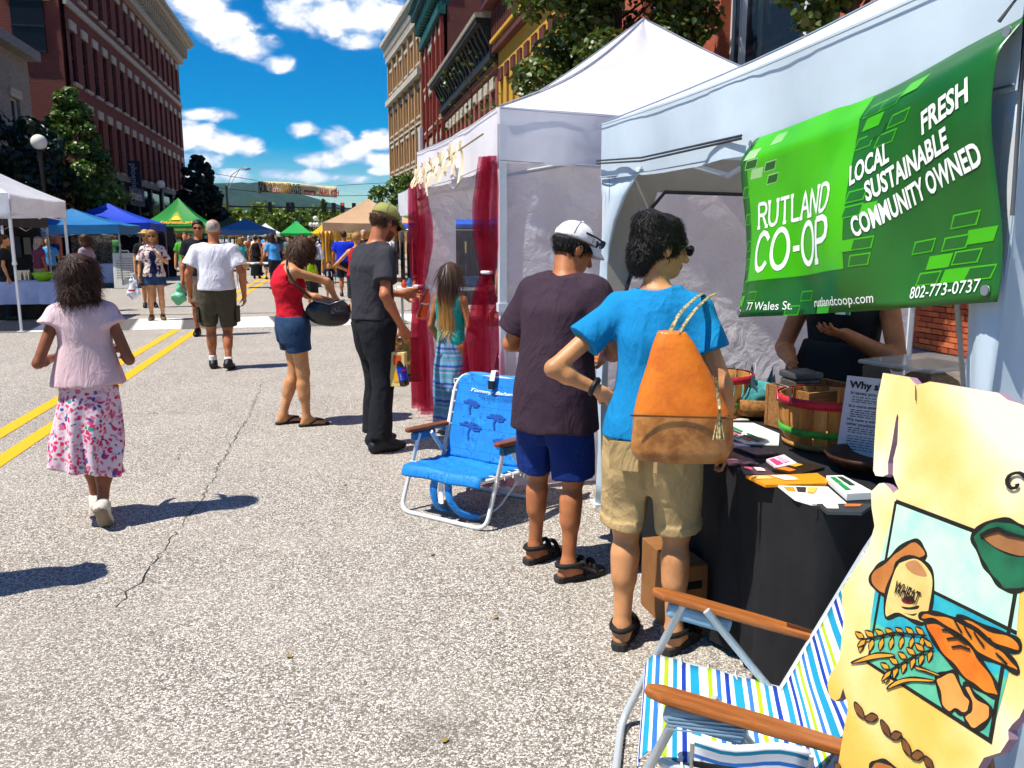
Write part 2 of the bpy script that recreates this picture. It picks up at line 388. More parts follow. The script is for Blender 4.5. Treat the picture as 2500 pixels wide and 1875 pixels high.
# ------------------------------------------------------------------ people
PROF = {'m': [(.80, .165, .11), (.88, .172, .118), (.96, .168, .118), (1.08, .152, .108), (1.20, .160, .112), (1.32, .175, .118), (1.40, .168, .10), (1.45, .125, .075), (1.49, .06, .055)],
        'f': [(.80, .170, .115), (.88, .178, .125), (.96, .162, .118), (1.07, .130, .095), (1.18, .138, .10), (1.29, .150, .112), (1.38, .145, .09), (1.43, .105, .068), (1.47, .05, .048)]}
PROF['c'] = [(z, a * .86, b * .9) for z, a, b in PROF['m']]
def skinmat(c): 
    return M('skin_' + c.strip('#'), c, .48, var=.17, vs=9, bump=.10, bs=160, spec=.4)
HB = lambda z: None
class Person:
    def __init__(s, **k):
        s.k = k; s.H = k['H']; s.s = s.H / 1.75; s.sex = k.get('sex', 'm'); s.w = k.get('w', 1.0); s.h = k.get('h', .02)
        s.nm = k.get('name', 'person')
        L = k.get('lean', {}); S = s.s
        s.pel = np.array((0, L.get('pel', 0), .93)); s.che = np.array((L.get('chx', 0), L.get('ch', 0), 1.30 + L.get('chz', 0))); s.nek = np.array((L.get('nx', 0), L.get('n', 0) - .01, 1.47 + L.get('nz', 0)))
        s.hd = s.nek + np.array((L.get('hx', 0), .03 + L.get('h', 0), .165 + L.get('hz', 0)))
        s.hs = k.get('hs', 1.0)                       # head size factor (children larger)
        sw = {'m': .178, 'f': .155, 'c': .150}[s.sex] * s.w
        tw = R(k.get('twist', 0)); s.tw = tw
        dx = np.array((math.cos(tw), math.sin(tw), 0)) * sw; sh = s.che * .25 + s.nek * .75; sh[2] = 1.392 + L.get('nz', 0) * .8 + k.get('shz', 0)
        s.sh = {'L': sh - dx, 'R': sh + dx}
        A = k.get('arms', {}); s.arm = {}
        for sd, q in (('L', -1), ('R', 1)):
            d = A.get(sd, {}); s.arm[sd] = (np.array(d.get('e', (q * (.235 * s.w + .01), -.03 + s.che[1] * .6, 1.13)), float), np.array(d.get('w', (q * (.245 * s.w + .02), .04 + s.che[1] * .3, .87)), float), d)
        G = k.get('legs', {}); s.leg = {}
        for sd, q in (('L', -1), ('R', 1)):
            d = G.get(sd, {}); x = q * k.get('stance', .10)
            s.leg[sd] = (np.array((q * .088 * s.w, s.pel[1], .90)), np.array(d.get('k', (x, .025, .49)), float), np.array(d.get('a', (x * 1.02, -.025, .085)), float), d.get('t', q * 8), d.get('lift', 0))
        hy, hp = R(k.get('hyaw', 0)), R(k.get('hpitch', 0)); ht = R(k.get('htilt', 0))
        s.HR = np.array((Matrix.Rotation(-hy, 3, 'Z') @ Matrix.Rotation(ht, 3, 'Y') @ Matrix.Rotation(-hp, 3, 'X')))
        s.root = thing(s.nm, (k['loc'][0], k['loc'][1], k.get('z', 0)), -R(k.get('face', 0)), k.get('label'), k.get('cat', 'person'), k.get('group'))
    def sp(s, z):                                   # spine centre at height z
        zz = [.80, s.pel[2], s.che[2], s.nek[2]]
        return np.interp(z, zz, [s.pel[0], s.pel[0], s.che[0], s.nek[0]]), np.interp(z, zz, [s.pel[1], s.pel[1], s.che[1], s.nek[1]])
    def zmap(s, z):                                 # profile height -> posed height
        return z if z < .8 else float(np.interp(z, [.8, .93, 1.30, 1.47], [.8, s.pel[2], s.che[2], s.nek[2]]))
    def lev(s, z0=-9, z1=9, wf=1.0, extra=0.0, hemw=None):
        out = []; P = PROF[s.sex]; zs = sorted(set([p[0] for p in P if z0 < p[0] < z1] + ([z0] if z0 > -5 else []) + ([z1] if z1 < 5 else [])))
        for z in zs:
            a = np.interp(z, [p[0] for p in P], [p[1] for p in P]) * s.w; b = np.interp(z, [p[0] for p in P], [p[2] for p in P]) * (.5 + .5 * s.w) + s.k.get('belly', 0) * math.exp(-((z - 1.05) / .13) ** 2)
            if hemw is not None and z < 1.2: f = (1.2 - z) / (1.2 - zs[0]); a = max(a, a * (1 - f) + hemw[0] * f) if f > 0 else a; b = max(b, b * (1 - f) + hemw[1] * f)
            zz = s.zmap(z); cx, cy = s.sp(zz); out.append((zz, cx, cy, a + extra, b + extra))
        return out
    def F(s, lo, hi, h=None):
        S = s.s; return ScaleField(S, lo, hi, (h or s.h) / S)
    def bounds(s, m=.12):
        pts = [s.pel, s.che, s.nek, s.hd, *s.sh.values()]
        for sd in 'LR': pts += [s.arm[sd][0], s.arm[sd][1], s.leg[sd][1], s.leg[sd][2]]
        P = np.array(pts); return P.min(0) - m, P.max(0) + m
    def hp(s, p): return s.hd + s.HR @ (np.array(p, float) * s.hs)
    def body(s):
        lo, hi = s.bounds(.17); lo[2] = -.01; hi[2] = s.hd[2] + .16 * s.hs; f = s.F(lo, hi); k = s.k; fem = s.sex != 'm'
        f.loft(s.lev(), .03, p=2.2)
        if k.get('bust'):
            for q in (-1, 1):
                cx, cy = s.sp(1.27); f.el((cx + q * .07, cy + .09, s.zmap(1.26)), (.06, .055, .06), .05)
        for sd, q in (('L', -1), ('R', 1)):
            e, w, d = s.arm[sd]; sh = s.sh[sd]; t = (.048 if not fem else .040) * k.get('limb', 1) * (.5 + .5 * s.w)
            f.rc(sh - np.array((q * .08, 0, -.022)), sh, .046, t * 1.05, .05); f.rc(sh, e, t, t * .82, .025)
            m = e + (w - e) * .3; f.rc(e, m, t * .78, t * .84, .02); f.rc(m, w, t * .84, t * .55, .02)
            if d.get('hand', 1): s.hand(f, w, e, d, q)
            hip, kn, an, toe, lift = s.leg[sd]; L = k.get('limb', 1) * (.5 + .5 * s.w)
            f.rc(hip, kn, .088 * L, .056 * L, .04)
            dn = (an - kn) / np.linalg.norm(an - kn); bk = np.array((0, -1, 0)) - dn * (-dn[1]); bk /= np.linalg.norm(bk)
            c = kn + (an - kn) * .28 + bk * .014; f.rc(kn, an, .052 * L, .034 * L, .03); f.rc(c, c + dn * .09, .052 * L, .045 * L, .04)
            if k.get('bare', 0):
                ty = R(toe); fd = np.array((math.sin(ty), math.cos(ty), -math.sin(R(lift)))); z0 = an[2] - .085
                heel = an + np.array((0, 0, -.052)) - fd * .03; ball = an + fd * .125 + np.array((0, 0, -.058))
                f.rc(an, heel, .034, .03, .025); f.rc(an + np.array((0, 0, -.02)), ball, .034, .026, .03)
                px = np.array((fd[1], -fd[0], 0))
                for i in range(5): tb = ball + px * q * (-.032 + .016 * i) * 1; f.rc(tb, tb + fd * (.055 - .008 * i), .013, .011 if i else .014, .012)
                f.rc(heel + fd * .03, ball, .03, .034, .02, flat=((0, 0, 1), .6))
        # head and neck
        nr = .056 if not fem else .046; H = s.hp; hs = s.hs; Rm = s.HR
        f.rc(s.nek + np.array((0, 0, -.03)), H((0, -.02, -.045)), nr * 1.12, nr, .035)
        f.el(H((0, -.014, .025)), np.array((.077, .097, .09)) * hs, .02, Rm)
        f.el(H((0, .028, -.032)), np.array((.061, .068, .082)) * hs, .03, Rm)
        f.el(H((0, .066, -.092)), np.array((.030, .026, .022)) * hs, .03, Rm)
        if s.h / s.s < .026:
            f.rc(H((0, .094, .002)), H((0, .116, -.036)), .008 * hs, .014 * hs, .014)
            for q in (-1, 1): f.el(H((q * .079, -.006, -.012)), np.array((.011, .021, .033)) * hs, .008, Rm)
        if s.h / s.s < .013:
            f.el(H((0, .086, .02)), np.array((.046, .014, .011)) * hs, .018, Rm)
            for q in (-1, 1):
                f.el(H((q * .031, .101, .001)), np.array((.017, .013, .011)) * hs, .01, Rm, 'cut')
                f.el(H((q * .031, .081, .0)), np.array((.013, .013, .011)) * hs, .003, Rm)
                f.el(H((q * .012, .106, -.038)), np.array((.009, .009, .008)) * hs, .008, Rm)
            f.el(H((0, .093, -.060)), np.array((.024, .010, .006)) * hs, .008, Rm); f.el(H((0, .092, -.072)), np.array((.020, .011, .007)) * hs, .008, Rm)
        V, Q = f.mesh(); V = relax(V, Q, 1, .4)
        mats = [skinmat(k.get('skin', '#b97a56'))]; mi = None
        if s.h / s.s < .013:
            C = V[Q].mean(1) / s.s; p = (C - s.hd) @ s.HR / hs
            mi = np.zeros(len(Q), int); 
            mi[(np.abs(p[:, 0]) < .026) & (p[:, 1] > .085) & (p[:, 2] < -.055) & (p[:, 2] > -.079)] = 1
            mi[(np.abs(np.abs(p[:, 0]) - .031) < .022) & (p[:, 1] > .075) & (np.abs(p[:, 2] - .026) < .006)] = 2
            mi[(np.abs(np.abs(p[:, 0]) - .031) < .012) & (p[:, 1] > .085) & (np.abs(p[:, 2]) < .006)] = 3
            if k.get('beard'): mi[(p[:, 1] > .02) & (p[:, 2] < -.05) & (p[:, 2] > -.13) & (mi != 1) & (np.abs(p[:, 0]) < .07)] = 4
            mats += [M('lips', '#9a4c42', .45), M('brows', k.get('brow', '#2a1c14'), .7), M('eyes', '#2a2522', .2), M('stubble_' + k.get('skin', 'x').strip('#'), k.get('beardcol', '#7a4a34'), .8)]
        me = npmesh('body', V, Q, True, mi); add('body', me, mats, s.root)
        return s
    def hand(s, f, w, e, d, q):
        hd = np.array(d.get('hd', (w - e)), float); hd /= np.linalg.norm(hd)
        n = np.array(d.get('pn', (-q, .3, 0)), float); n -= hd * (n @ hd); n /= np.linalg.norm(n)
        t = np.cross(n, hd) * q * d.get('ts', 1); t /= np.linalg.norm(t); cu = d.get('curl', 35); z = d.get('hsz', 1.0) * (1 if s.sex == 'm' else .92)
        f.rc(w, w + hd * .02 * z, .026 * z, .03 * z, .015, flat=(n, .8)); f.rc(w + hd * .035 * z, w + hd * .07 * z, .036 * z, .042 * z, .015, flat=(n, .38))
        r = max(.0088 * z, .75 * s.h / s.s); kk = .006
        def rot(v, a): return v * math.cos(a) + n * math.sin(a)
        for i, L in enumerate((.070, .078, .072, .056)):
            b = w + hd * (.092 - .004 * abs(i - 1)) * z + t * (.031 - .0205 * i) * z; sp = d.get('spread', .06) * (1.3 - i)
            d1 = rot(hd + t * sp, R(cu * .7)); d2 = rot(hd + t * sp, R(cu * 1.6)); d3 = rot(hd + t * sp, R(cu * 2.3))
            p1 = b + d1 * L * .48 * z; p2 = p1 + d2 * L * .32 * z; p3 = p2 + d3 * L * .24 * z
            f.rc(b - hd * .02, p1, r * 1.05, r, kk); f.rc(p1, p2, r, r * .95, kk); f.rc(p2, p3, r * .95, r * .85, kk)
        tb = w + hd * .028 * z + t * .028 * z; td = hd * .55 + t * .75 + n * d.get('tn', .35); td /= np.linalg.norm(td); t2 = hd * .85 + t * .15 + n * (d.get('tn', .35) + .25); t2 /= np.linalg.norm(t2)
        f.rc(tb, tb + td * .045 * z, r * 1.6, r * 1.15, .012); f.rc(tb + td * .045 * z, tb + td * .045 * z + t2 * .032 * z, r * 1.1, r * .95, kk)
    def fin(s, name, f, mat, seed=1, amp=0.0, fr=30, st=(1, 1, .5), rel=1, label=None):
        if amp: f.disp(amp / s.s, fr, seed, st)
        V, Q = f.mesh(); V = relax(V, Q, rel, .5)
        return add(name, npmesh(name, V, Q), mat, s.root, **({'label': label} if label else {}))
    def top(s, mat, name='shirt', hem=.88, sleeve=.62, off=.016, hemw=None, neck=1.445, amp=.005, slw=.02, tank=0, seed=3, fr=28, neckcut=None, nkr=.082, st=(1, 1, .5), opn=0):
        lo, hi = s.bounds(.2); lo[2] = hem - .08; hi[2] = s.nek[2] + .06; f = s.F(lo, hi)
        f.loft(s.lev(hem, 1.47, hemw=hemw), .0, off=off, p=2.35)
        if s.k.get('bust'):
            for q in (-1, 1):
                cx, cy = s.sp(1.27); f.el((cx + q * .07, cy + .09, s.zmap(1.26)), (.06 + off, .055 + off, .06 + off), .06)
        for sd, q in (('L', -1), ('R', 1)):
            e, w, d = s.arm[sd]; sh = s.sh[sd]; t = (.048 if s.sex == 'm' else .040) * s.k.get('limb', 1) * (.5 + .5 * s.w)
            if sleeve > 0:
                f.rc(sh - np.array((q * .08, 0, -.022)), sh, .046 + off, t * 1.05 + off, .05)
                if sleeve <= 1: f.rc(sh, sh + (e - sh) * sleeve, t * 1.05 + off, t + off + slw, .03, cb=True)
                else:
                    f.rc(sh, e, t + off, t * .85 + off, .03); f.rc(e, e + (w - e) * (sleeve - 1), t * .85 + off, t * .7 + off + slw, .02, cb=True)
            elif tank: f.rc(sh - np.array((q * .085, 0, -.015)), sh - np.array((q * .045, -.0, -.01)), .035 + off, .03 + off, .03)
        if neckcut is not None: f.plane((s.nek[0], s.nek[1], s.zmap(neck)), neckcut)
        else: f.el(s.nek + np.array((0, .022, .035 + (neck - 1.445))), (nkr, nkr * 1.05, .06), .008, None, 'cut')
        if opn: f.rc((0, .17, 1.36), (0, .22, hem - .05), .055, .085, .01, 'cut')
        if tank:                                       # arm holes
            for sd, q in (('L', -1), ('R', 1)): f.rc(s.sh[sd] + np.array((q * .03, 0, .03)), s.sh[sd] + np.array((q * .03, 0, -.07)), .062, .058, .01, 'cut')
        s.fin(name, f, mat, seed, amp, fr, st); return s
    def bottoms(s, mat, name='shorts', waist=1.0, frac=.95, off=.018, flare=.02, amp=.005, seed=5, cuff=0, fr=26, calf=.02):
        lo, hi = s.bounds(.2); hi[2] = s.zmap(waist) + .03; lo[2] = -.01; f = s.F(lo, hi)
        lv = s.lev(.79, waist); z_, x_, y_, a_, b_ = lv[0]; ex = [(z_ - .13, x_, y_, a_ * .78, b_ * .5), (z_ - .06, x_, y_, a_ * .93, b_ * .82)] if frac >= .7 else [(z_ - .03, x_, y_, a_ * .94, b_ * .95)]
        f.loft(ex + lv, .0, off=off + .003, p=2.3)
        for sd in 'LR':
            hip, kn, an, toe, l = s.leg[sd]; L = s.k.get('limb', 1) * (.5 + .5 * s.w)
            if frac <= 1: 
                b = hip + (kn - hip) * frac; f.rc(hip, b, .096 * L + off, .09 * L * (1 - frac) + .06 * L * frac + off + flare, .022, cb=True)
                if cuff: dd = (kn - hip) / np.linalg.norm(kn - hip); f.rc(b - dd * .045, b, .06 * L + off + flare + .01, .06 * L + off + flare + .012, 0, cb=True, ca=True)
            else:
                f.rc(hip, kn, .097 * L + off, .064 * L + off, .022); b = kn + (an - kn) * (frac - 1); f.rc(kn, b, .062 * L + off, .045 * L + off + calf, .02, cb=True)
        lg = s.leg['L'], s.leg['R']; m0 = (lg[0][0] + lg[1][0]) / 2; m1 = (lg[0][1] + lg[1][1]) / 2; m2 = (lg[0][2] + lg[1][2]) / 2
        zh = .9 - .41 * frac + .09 if frac < .7 else .70
        f.rc(m0 + np.array((0, 0, zh - .9)), m1 + np.array((0, 0, -.06)), .010, .040, .012, 'cut', flat=((0, 1, 0), 7.0))
        for sy in (-1, 1): f.rc((m0[0], m0[1] + sy * (.150 + .1 * (s.w - 1)), .84), (m1[0], m1[1] + sy * .10, max(.5, .9 - .41 * frac)), .016, .034, .018, 'cut')
        if frac > 1: f.rc(m1, m2, .022, .035, .01, 'cut', flat=((0, 1, 0), 6.0))
        s.fin(name, f, mat, seed, amp, fr, (1, 1, .7)); return s
    def skirt(s, mat, lv, name='skirt', fold=(.012, 9, .9, .5, 0), amp=.004, seed=7, hemtilt=None, p=2.0, st=(1, 1, .3), fr=22):
        A = np.array(lv); m = A[:, 3:].max() + .05; f = s.F((A[:, 1].min() - m, A[:, 2].min() - m, A[:, 0].min() - .05), (A[:, 1].max() + m, A[:, 2].max() + m, A[:, 0].max() + .03))
        f.loft(lv, 0, p=p, fold=fold)
        if hemtilt: f.plane(*hemtilt)
        s.fin(name, f, mat, seed, amp, fr, st); return s
    def shoes(s, mat, sole=None, ht=.0, name='shoe', hi=0.0):
        for sd, q in (('L', -1), ('R', 1)):
            an, toe, lift = s.leg[sd][2], s.leg[sd][3], s.leg[sd][4]; ty = R(toe); fd = np.array((math.sin(ty) * math.cos(R(lift)), math.cos(ty) * math.cos(R(lift)), -math.sin(R(lift))))
            u = np.array((math.sin(ty) * math.sin(R(lift)), math.cos(ty) * math.sin(R(lift)), math.cos(R(lift))))
            lo, hi2 = an - .24, an + .24; f = s.F(lo, hi2, min(s.h, .02)); hz = an - u * .05
            heel = hz - fd * .035; ball = hz + fd * .115
            f.rc(heel, ball, .042, .046, .02, flat=(u, .9)); f.rc(ball, ball + fd * .055, .046, .036, .02, flat=(u, .75)); f.rc(an + u * .0, heel + u * .02, .044, .042, .03)
            f.rc(an + u * (.0 + hi), ball + u * .012, .042, .034, .03)
            sc = an - u * .085; f.plane(sc, u)
            V, Q = f.mesh(); so_ = V @ u / s.s; mi = None; mats = [mat]
            if sole is not None:
                zz = (V[Q].mean(1) / s.s - sc) @ u; mi = (zz < .022).astype(int); mats = [mat, sole]
            me = npmesh(name, V, Q, True, mi); add(name, me, mats, s.root)
        return s
    def sandals(s, mat, sole, thick=.022, flip=False, straps=True, name='sandal'):
        for sd, q in (('L', -1), ('R', 1)):
            an, toe, lift = s.leg[sd][2] * s.s, s.leg[sd][3], s.leg[sd][4]; ty = R(toe); S = s.s
            fd = Vector((math.sin(ty), math.cos(ty), 0)); rt = Vector((fd.y, -fd.x, 0)); z0 = an[2] - .085 * S; o = Vector((an[0], an[1], 0))
            b = MB(); pts = []
            for t_, w_ in ((-.075, .0), (-.07, .024), (-.05, .034), (0, .034), (.06, .040), (.12, .047), (.17, .044), (.20, .03), (.212, 0)): pts.append((t_ * S, w_ * S))
            ring = [o + fd * t_ + rt * w_ for t_, w_ in pts] + [o + fd * t_ - rt * w_ for t_, w_ in pts[-2:0:-1]]
            b.prism([(p.x, p.y) for p in ring], z0, z0 + thick * S); so_ = b.obj(name + '_sole', sole, s.root); bevel(so_, .004)
            so_.name = name
            if not straps: continue
            st = MB()
            def arc(t_, hgt, wd, w0=.042, tl=0):
                P = []
                for i in range(9):
                    a = pi * i / 8; P.append(o + fd * (t_ + tl * math.sin(a)) * S + rt * math.cos(a) * w0 * S + Vector((0, 0, z0 + (thick * .6 + math.sin(a) * hgt) * S)))
                st.tube(P, wd * S, 6, True)
            if flip:
                f0 = o + fd * .15 * S + Vector((0, 0, z0 + .03 * S))
                for q2 in (-1, 1): st.tube([o + fd * .02 * S + rt * q2 * .04 * S + Vector((0, 0, z0 + .025 * S)), o + fd * .09 * S + rt * q2 * .035 * S + Vector((0, 0, z0 + .062 * S)), f0 + Vector((0, 0, .018))], .009 * S, 6)
            else:
                arc(.13, .062, .012); arc(.075, .085, .012)
                P = [o + fd * (.01 - .072 * math.cos(a)) * S + rt * .042 * math.sin(a) * S + Vector((0, 0, z0 + .085 * S)) for a in np.linspace(-pi * .75, pi * .75, 11)]
                st.tube(P, .013 * S, 6)
                for q2 in (-1, 1): st.tube([o + fd * .13 * S + rt * q2 * .043 * S + Vector((0, 0, z0 + .03 * S)), o + fd * .04 * S + rt * q2 * .042 * S + Vector((0, 0, z0 + .075 * S)), o - fd * .02 * S + rt * q2 * .04 * S + Vector((0, 0, z0 + .085 * S))], .011 * S, 6)
            st.obj('strap', mat, so_)
        return s
    def headfield(s, m=.2, dn=.2, h=None): 
        c = s.hd; f = s.F(c - np.array((m, m, dn)), c + np.array((m, m, .2)), h or min(s.h, .02)); return f
    def hair(s, style, mat, name='hair', **q):
        H = s.hp; hs = s.hs; Rm = s.HR; long = q.get('len', .0); f = s.headfield(.22, .2 + long)
        vol = q.get('vol', .0)
        f.el(H((0, -.018, .03)), np.array((.085 + vol, .104 + vol, .097 + vol)) * hs, 0, Rm)
        hl = q.get('line', (.075, .055)); nn = q.get('nape', (-.05, -.085))      # hairline: front (y, z) to nape (y, z)
        d = np.array((hl[0] - nn[0], hl[1] - nn[1])); n = np.array((-d[1], d[0])); n /= np.linalg.norm(n)
        f.plane(H((0, hl[0], hl[1])), s.HR @ np.array((0, n[0], n[1])))
        if style in ('long', 'bob'):
            L = long; b = q.get('back', -.06); wd = q.get('wd', .085); 
            top = H((0, -.03 + q.get('ys', 0), .04)); x, y, z = top; yb = q.get('yb', b)
            f.loft([(z - .02, x, y, .07 + vol, .07), (z - .08, x, y - .015, wd + vol, .085 + vol), (z - .15, x, y - .02 + yb * .3, wd * 1.05 + vol, .07 + vol), (z - .15 - L * .6, x + q.get('dx', 0) * .5, y + yb, wd * 1.1, .05 + vol * .5), (z - .15 - L, x + q.get('dx', 0), y + yb * 1.1, wd * .85, .028)], .03, p=2.2)
            # keep the face free
            f.el(H((0, .085, -.05)), np.array((.064, .085, .115)) * hs, .01, Rm, 'cut')
        if q.get('top') is not None: f.plane(H((0, 0, q['top'])), s.HR @ np.array((0, .12, -1)))
        if q.get('bald'): f.el(H((0, .01, .118)), np.array((.066, .088, .05)) * hs, .01, Rm, 'cut')
        if style == 'bun':
            f.el(H(q.get('bun', (0, -.07, .10))), np.array(q.get('bs', (.06, .055, .05))) * hs, .03, Rm); f.el(H((0, -.07, -.04)), np.array((.062, .05, .06)) * hs, .03, Rm)
        for (c, r) in q.get('extra', []): f.el(H(c), np.array(r) * hs, .025, Rm)
        if q.get('amp'): f.disp(q['amp'], q.get('fr', 60), q.get('seed', 2), q.get('st', (1, 1, 1)))
        V, Q = f.mesh(); V = relax(V, Q, 1, .4)
        nl = q.get('locks', 0)
        if nl:
            V2, Q2 = locks(V, Q, nl, q.get('ll', .08), q.get('lw', .008), q.get('curl', .01), q.get('seed', 2), q.get('down', -1), q.get('rd', .35))
            Q = np.concatenate([Q, Q2 + len(V)]); V = np.concatenate([V, V2])
        add(name, npmesh(name, V, Q), mat, s.root); return s
    def cap(s, mat, brim=None, name='cap', peak=.085, dome=(.089, .110, .088), tilt=0):
        H = s.hp; hs = s.hs; Rm = s.HR; f = s.headfield(.24, .16); 
        f.el(H((0, -.012, .042)), np.array(dome) * hs, 0, Rm); f.plane(H((0, .09, .05)), s.HR @ np.array((0, -.12, 1)))
        V, Q = f.mesh(); V = relax(V, Q, 1, .4); o = add(name, npmesh(name, V, Q), mat, s.root)
        for az in (0, 60, 120):                       # sewn panels and top button
            MB().tube([H((dome[0] * 1.012 * math.sin(R(az)) * math.cos(q), -.012 + dome[1] * 1.012 * math.cos(R(az)) * math.cos(q), .042 + dome[2] * 1.012 * math.sin(q))) * s.s for q in np.linspace(.12, pi - .12, 15)], .0022, 5).obj('panel_seam', M('cap_seam', '#8f8f88', .8), o)
        MB().ball(tuple(H((0, -.012, .044 + dome[2])) * s.s), .008, 8, 6).obj('cap_button', mat, o)
        b = MB(); P = []
        for i in range(9):
            a = R(-62 + 15.5 * i)
            for j in range(5):
                t = j / 4; r = .088 + t * peak * math.cos(a * .9) ** .7; y = -.0 + (.104 + t * peak) * math.cos(a); x = (.084 + t * .006) * math.sin(a)
                P.append(H((x, y - .012, .050 - .03 * t * t - .02 * (x / .08) ** 2)) * s.s)
        b.grid(P, 9, 5); v = b.obj('visor', brim or mat, o); solid(v, .004)
        return s
    def glasses(s, mat, name='sunglasses', up=0.0, fwd=0.0):
        b = MB(); H = s.hp; S = s.s
        for q in (-1, 1):
            P = [H((q * (.033 + .027 * math.cos(a)), .108 + fwd, up + .002 + .02 * math.sin(a) * (1 if math.sin(a) > 0 else 1.15))) * S for a in np.linspace(0, 2 * pi, 12, endpoint=False)]
            i = b.vs(P + [p - (s.HR @ np.array((0, .006, 0))) for p in P])
            b.face(range(i, i + 12)); b.face(range(i + 12, i + 24))
            for j in range(12): b.face((i + j, i + (j + 1) % 12, i + 12 + (j + 1) % 12, i + 12 + j))
            b.tube([H((q * .060, .104 + fwd, up + .008)) * S, H((q * .079, .05, up + .008)) * S, H((q * .082, -.01, up + .004)) * S], .0045, 6)
        b.tube([H((-.012, .110 + fwd, up + .008)) * S, H((.012, .110 + fwd, up + .008)) * S], .004, 6)
        b.obj(name, mat, s.root); return s
class ScaleField(Field):                            # works in 1.75 m units, meshes in metres
    def __init__(s, S, lo, hi, h): super().__init__(lo, hi, h); s.S = S
    def mesh(s): V, Q = super().mesh(); return V * s.S, Q
def locks(V, Q, n, L, w, curl, seed, down=-1, rd=.35):
    r = np.random.RandomState(seed); NZ = np.cross(V[Q[:, 2]] - V[Q[:, 0]], V[Q[:, 3]] - V[Q[:, 1]]); NZ = NZ[:, 2] / (np.linalg.norm(NZ, axis=1) + 1e-9); Qs = Q[NZ < .75]; q = Qs[r.randint(0, len(Qs), n)]; p = V[q].mean(1)
    N = np.cross(V[q[:, 2]] - V[q[:, 0]], V[q[:, 3]] - V[q[:, 1]]); N /= np.linalg.norm(N, axis=1)[:, None] + 1e-9
    g = np.array((0, 0, float(down))) + r.normal(size=(n, 3)) * rd; T = g - N * (g * N).sum(1)[:, None]; T /= np.linalg.norm(T, axis=1)[:, None] + 1e-9
    B = np.cross(N, T); k = 6; Ls = L * (.5 + r.rand(n)); ph = r.rand(n) * 6.28; cu = curl * (.5 + r.rand(n)); ws = w * (.5 + r.rand(n))
    VV = []
    for j in range(k):
        t = j / (k - 1.0); c = p + N * (.002 + .006 * math.sin(t * pi) + cu[:, None] * .8 * np.cos(ph + t * 7)[:, None] * t) + T * (Ls * t)[:, None] + B * (cu * np.sin(ph + t * 7) * t)[:, None]
        c[:, 2] -= Ls * t * t * .25
        hw = (ws * (1 - .75 * t))[:, None] * .5; VV += [c - B * hw, c + B * hw]
    VV = np.stack(VV, 1).reshape(-1, 3); QQ = []
    for j in range(k - 1): QQ.append(np.arange(n)[:, None] * 2 * k + np.array([2 * j, 2 * j + 1, 2 * j + 3, 2 * j + 2])[None])
    return VV, np.concatenate(QQ)
# ------------------------------------------------------------------ ground, road, pavements, hills
def asphalt(t, tc, lo='#5b544b', mid='#a59c90', hi='#f6efe4'):
    v = t.n('ShaderNodeTexVoronoi', {'Vector': tc, 'Scale': 140.0, 'Randomness': 1.0}, feature='F1')
    e = t.n('ShaderNodeTexVoronoi', {'Vector': tc, 'Scale': 140.0, 'Randomness': 1.0}, feature='DISTANCE_TO_EDGE')
    w = t.n('ShaderNodeSeparateColor', {0: v.outputs['Color']}).outputs[0]
    st = t.ramp(w, [(0, c4(lo)), (.3, c4('#938a80')), (.62, c4('#c6bdb0')), (1, c4(hi))])
    c = t.mix(t.mr(e.outputs['Distance'], .0, .16), c4('#554f47'), st)
    n = t.noise(tc, 1.1, 6, .6); n2 = t.noise(tc, 6, 5, .7)
    c = t.mix(t.mr(n, .38, .68, 0, .22), c, c4('#b8afa2')); c = t.mix(t.mr(n2, .60, .75, 0, .40), c, c4('#54504a'))
    st2 = t.noise(t.vm('ADD', tc, (7, 3, 0)), 2.3, 5, .7); c = t.mix(t.mr(st2, .66, .74, 0, .5), c, c4('#5a554d'))
    big = t.noise(t.vm('MULTIPLY', tc, (1, .25, 1)), .9, 4, .6); c = t.mix(t.mr(big, .45, .7, 0, .22), c, c4('#7d766c'))          # tyre-worn lanes
    sp = t.n('ShaderNodeTexVoronoi', {'Vector': t.vm('ADD', tc, t.vm('SCALE', t.n('ShaderNodeTexNoise', {'Vector': tc, 'Scale': 5.0}).outputs['Color'], .25)), 'Scale': .9}); c = t.mix(t.mr(sp.outputs['Distance'], .16, .05, 0, .38), c, c4('#4c463e'))   # oil spots
    return c, t.math('ADD', t.math('MULTIPLY', e.outputs['Distance'], 1.0), t.math('MULTIPLY', w, .35))
m_asph = MN('asphalt', asphalt, .88, bump=.45, dist=.006)
me = npmesh('road', [(-900, -60, 0), (900, -60, 0), (900, 3200, 0), (-900, 3200, 0)], [(0, 1, 2, 3)], False)
road = add('road', me, m_asph, kind='structure')
def worn(name, col, wear):
    def f(t, tc):
        n = t.noise(tc, 9, 6, .7); v = t.n('ShaderNodeTexVoronoi', {'Vector': tc, 'Scale': 95.0}); w = t.n('ShaderNodeSeparateColor', {0: v.outputs['Color']}).outputs[0]
        m = t.mr(t.math('ADD', n, t.math('MULTIPLY', w, .25)), wear - .05, wear + .02)
        return t.mix(m, c4(col), c4('#8d857a'))
    return MN(name, f, .75)
m_yel = worn('yellow_road_paint', '#e8a400', .84); m_wht = worn('white_road_paint', '#e9e6df', .84)
def ribbon(pts, w, z):
    b = MB(); P = []
    for i, p in enumerate(pts):
        q = Vector(pts[min(i + 1, len(pts) - 1)]) - Vector(pts[max(i - 1, 0)]); q.normalize(); n = Vector((q.y, -q.x))
        ww = w[i] if isinstance(w, list) else w
        for sd in (-1, 1): P.append((p[0] + n.x * sd * ww / 2, p[1] + n.y * sd * ww / 2, z))
    b.grid(P, len(pts), 2, False); return b
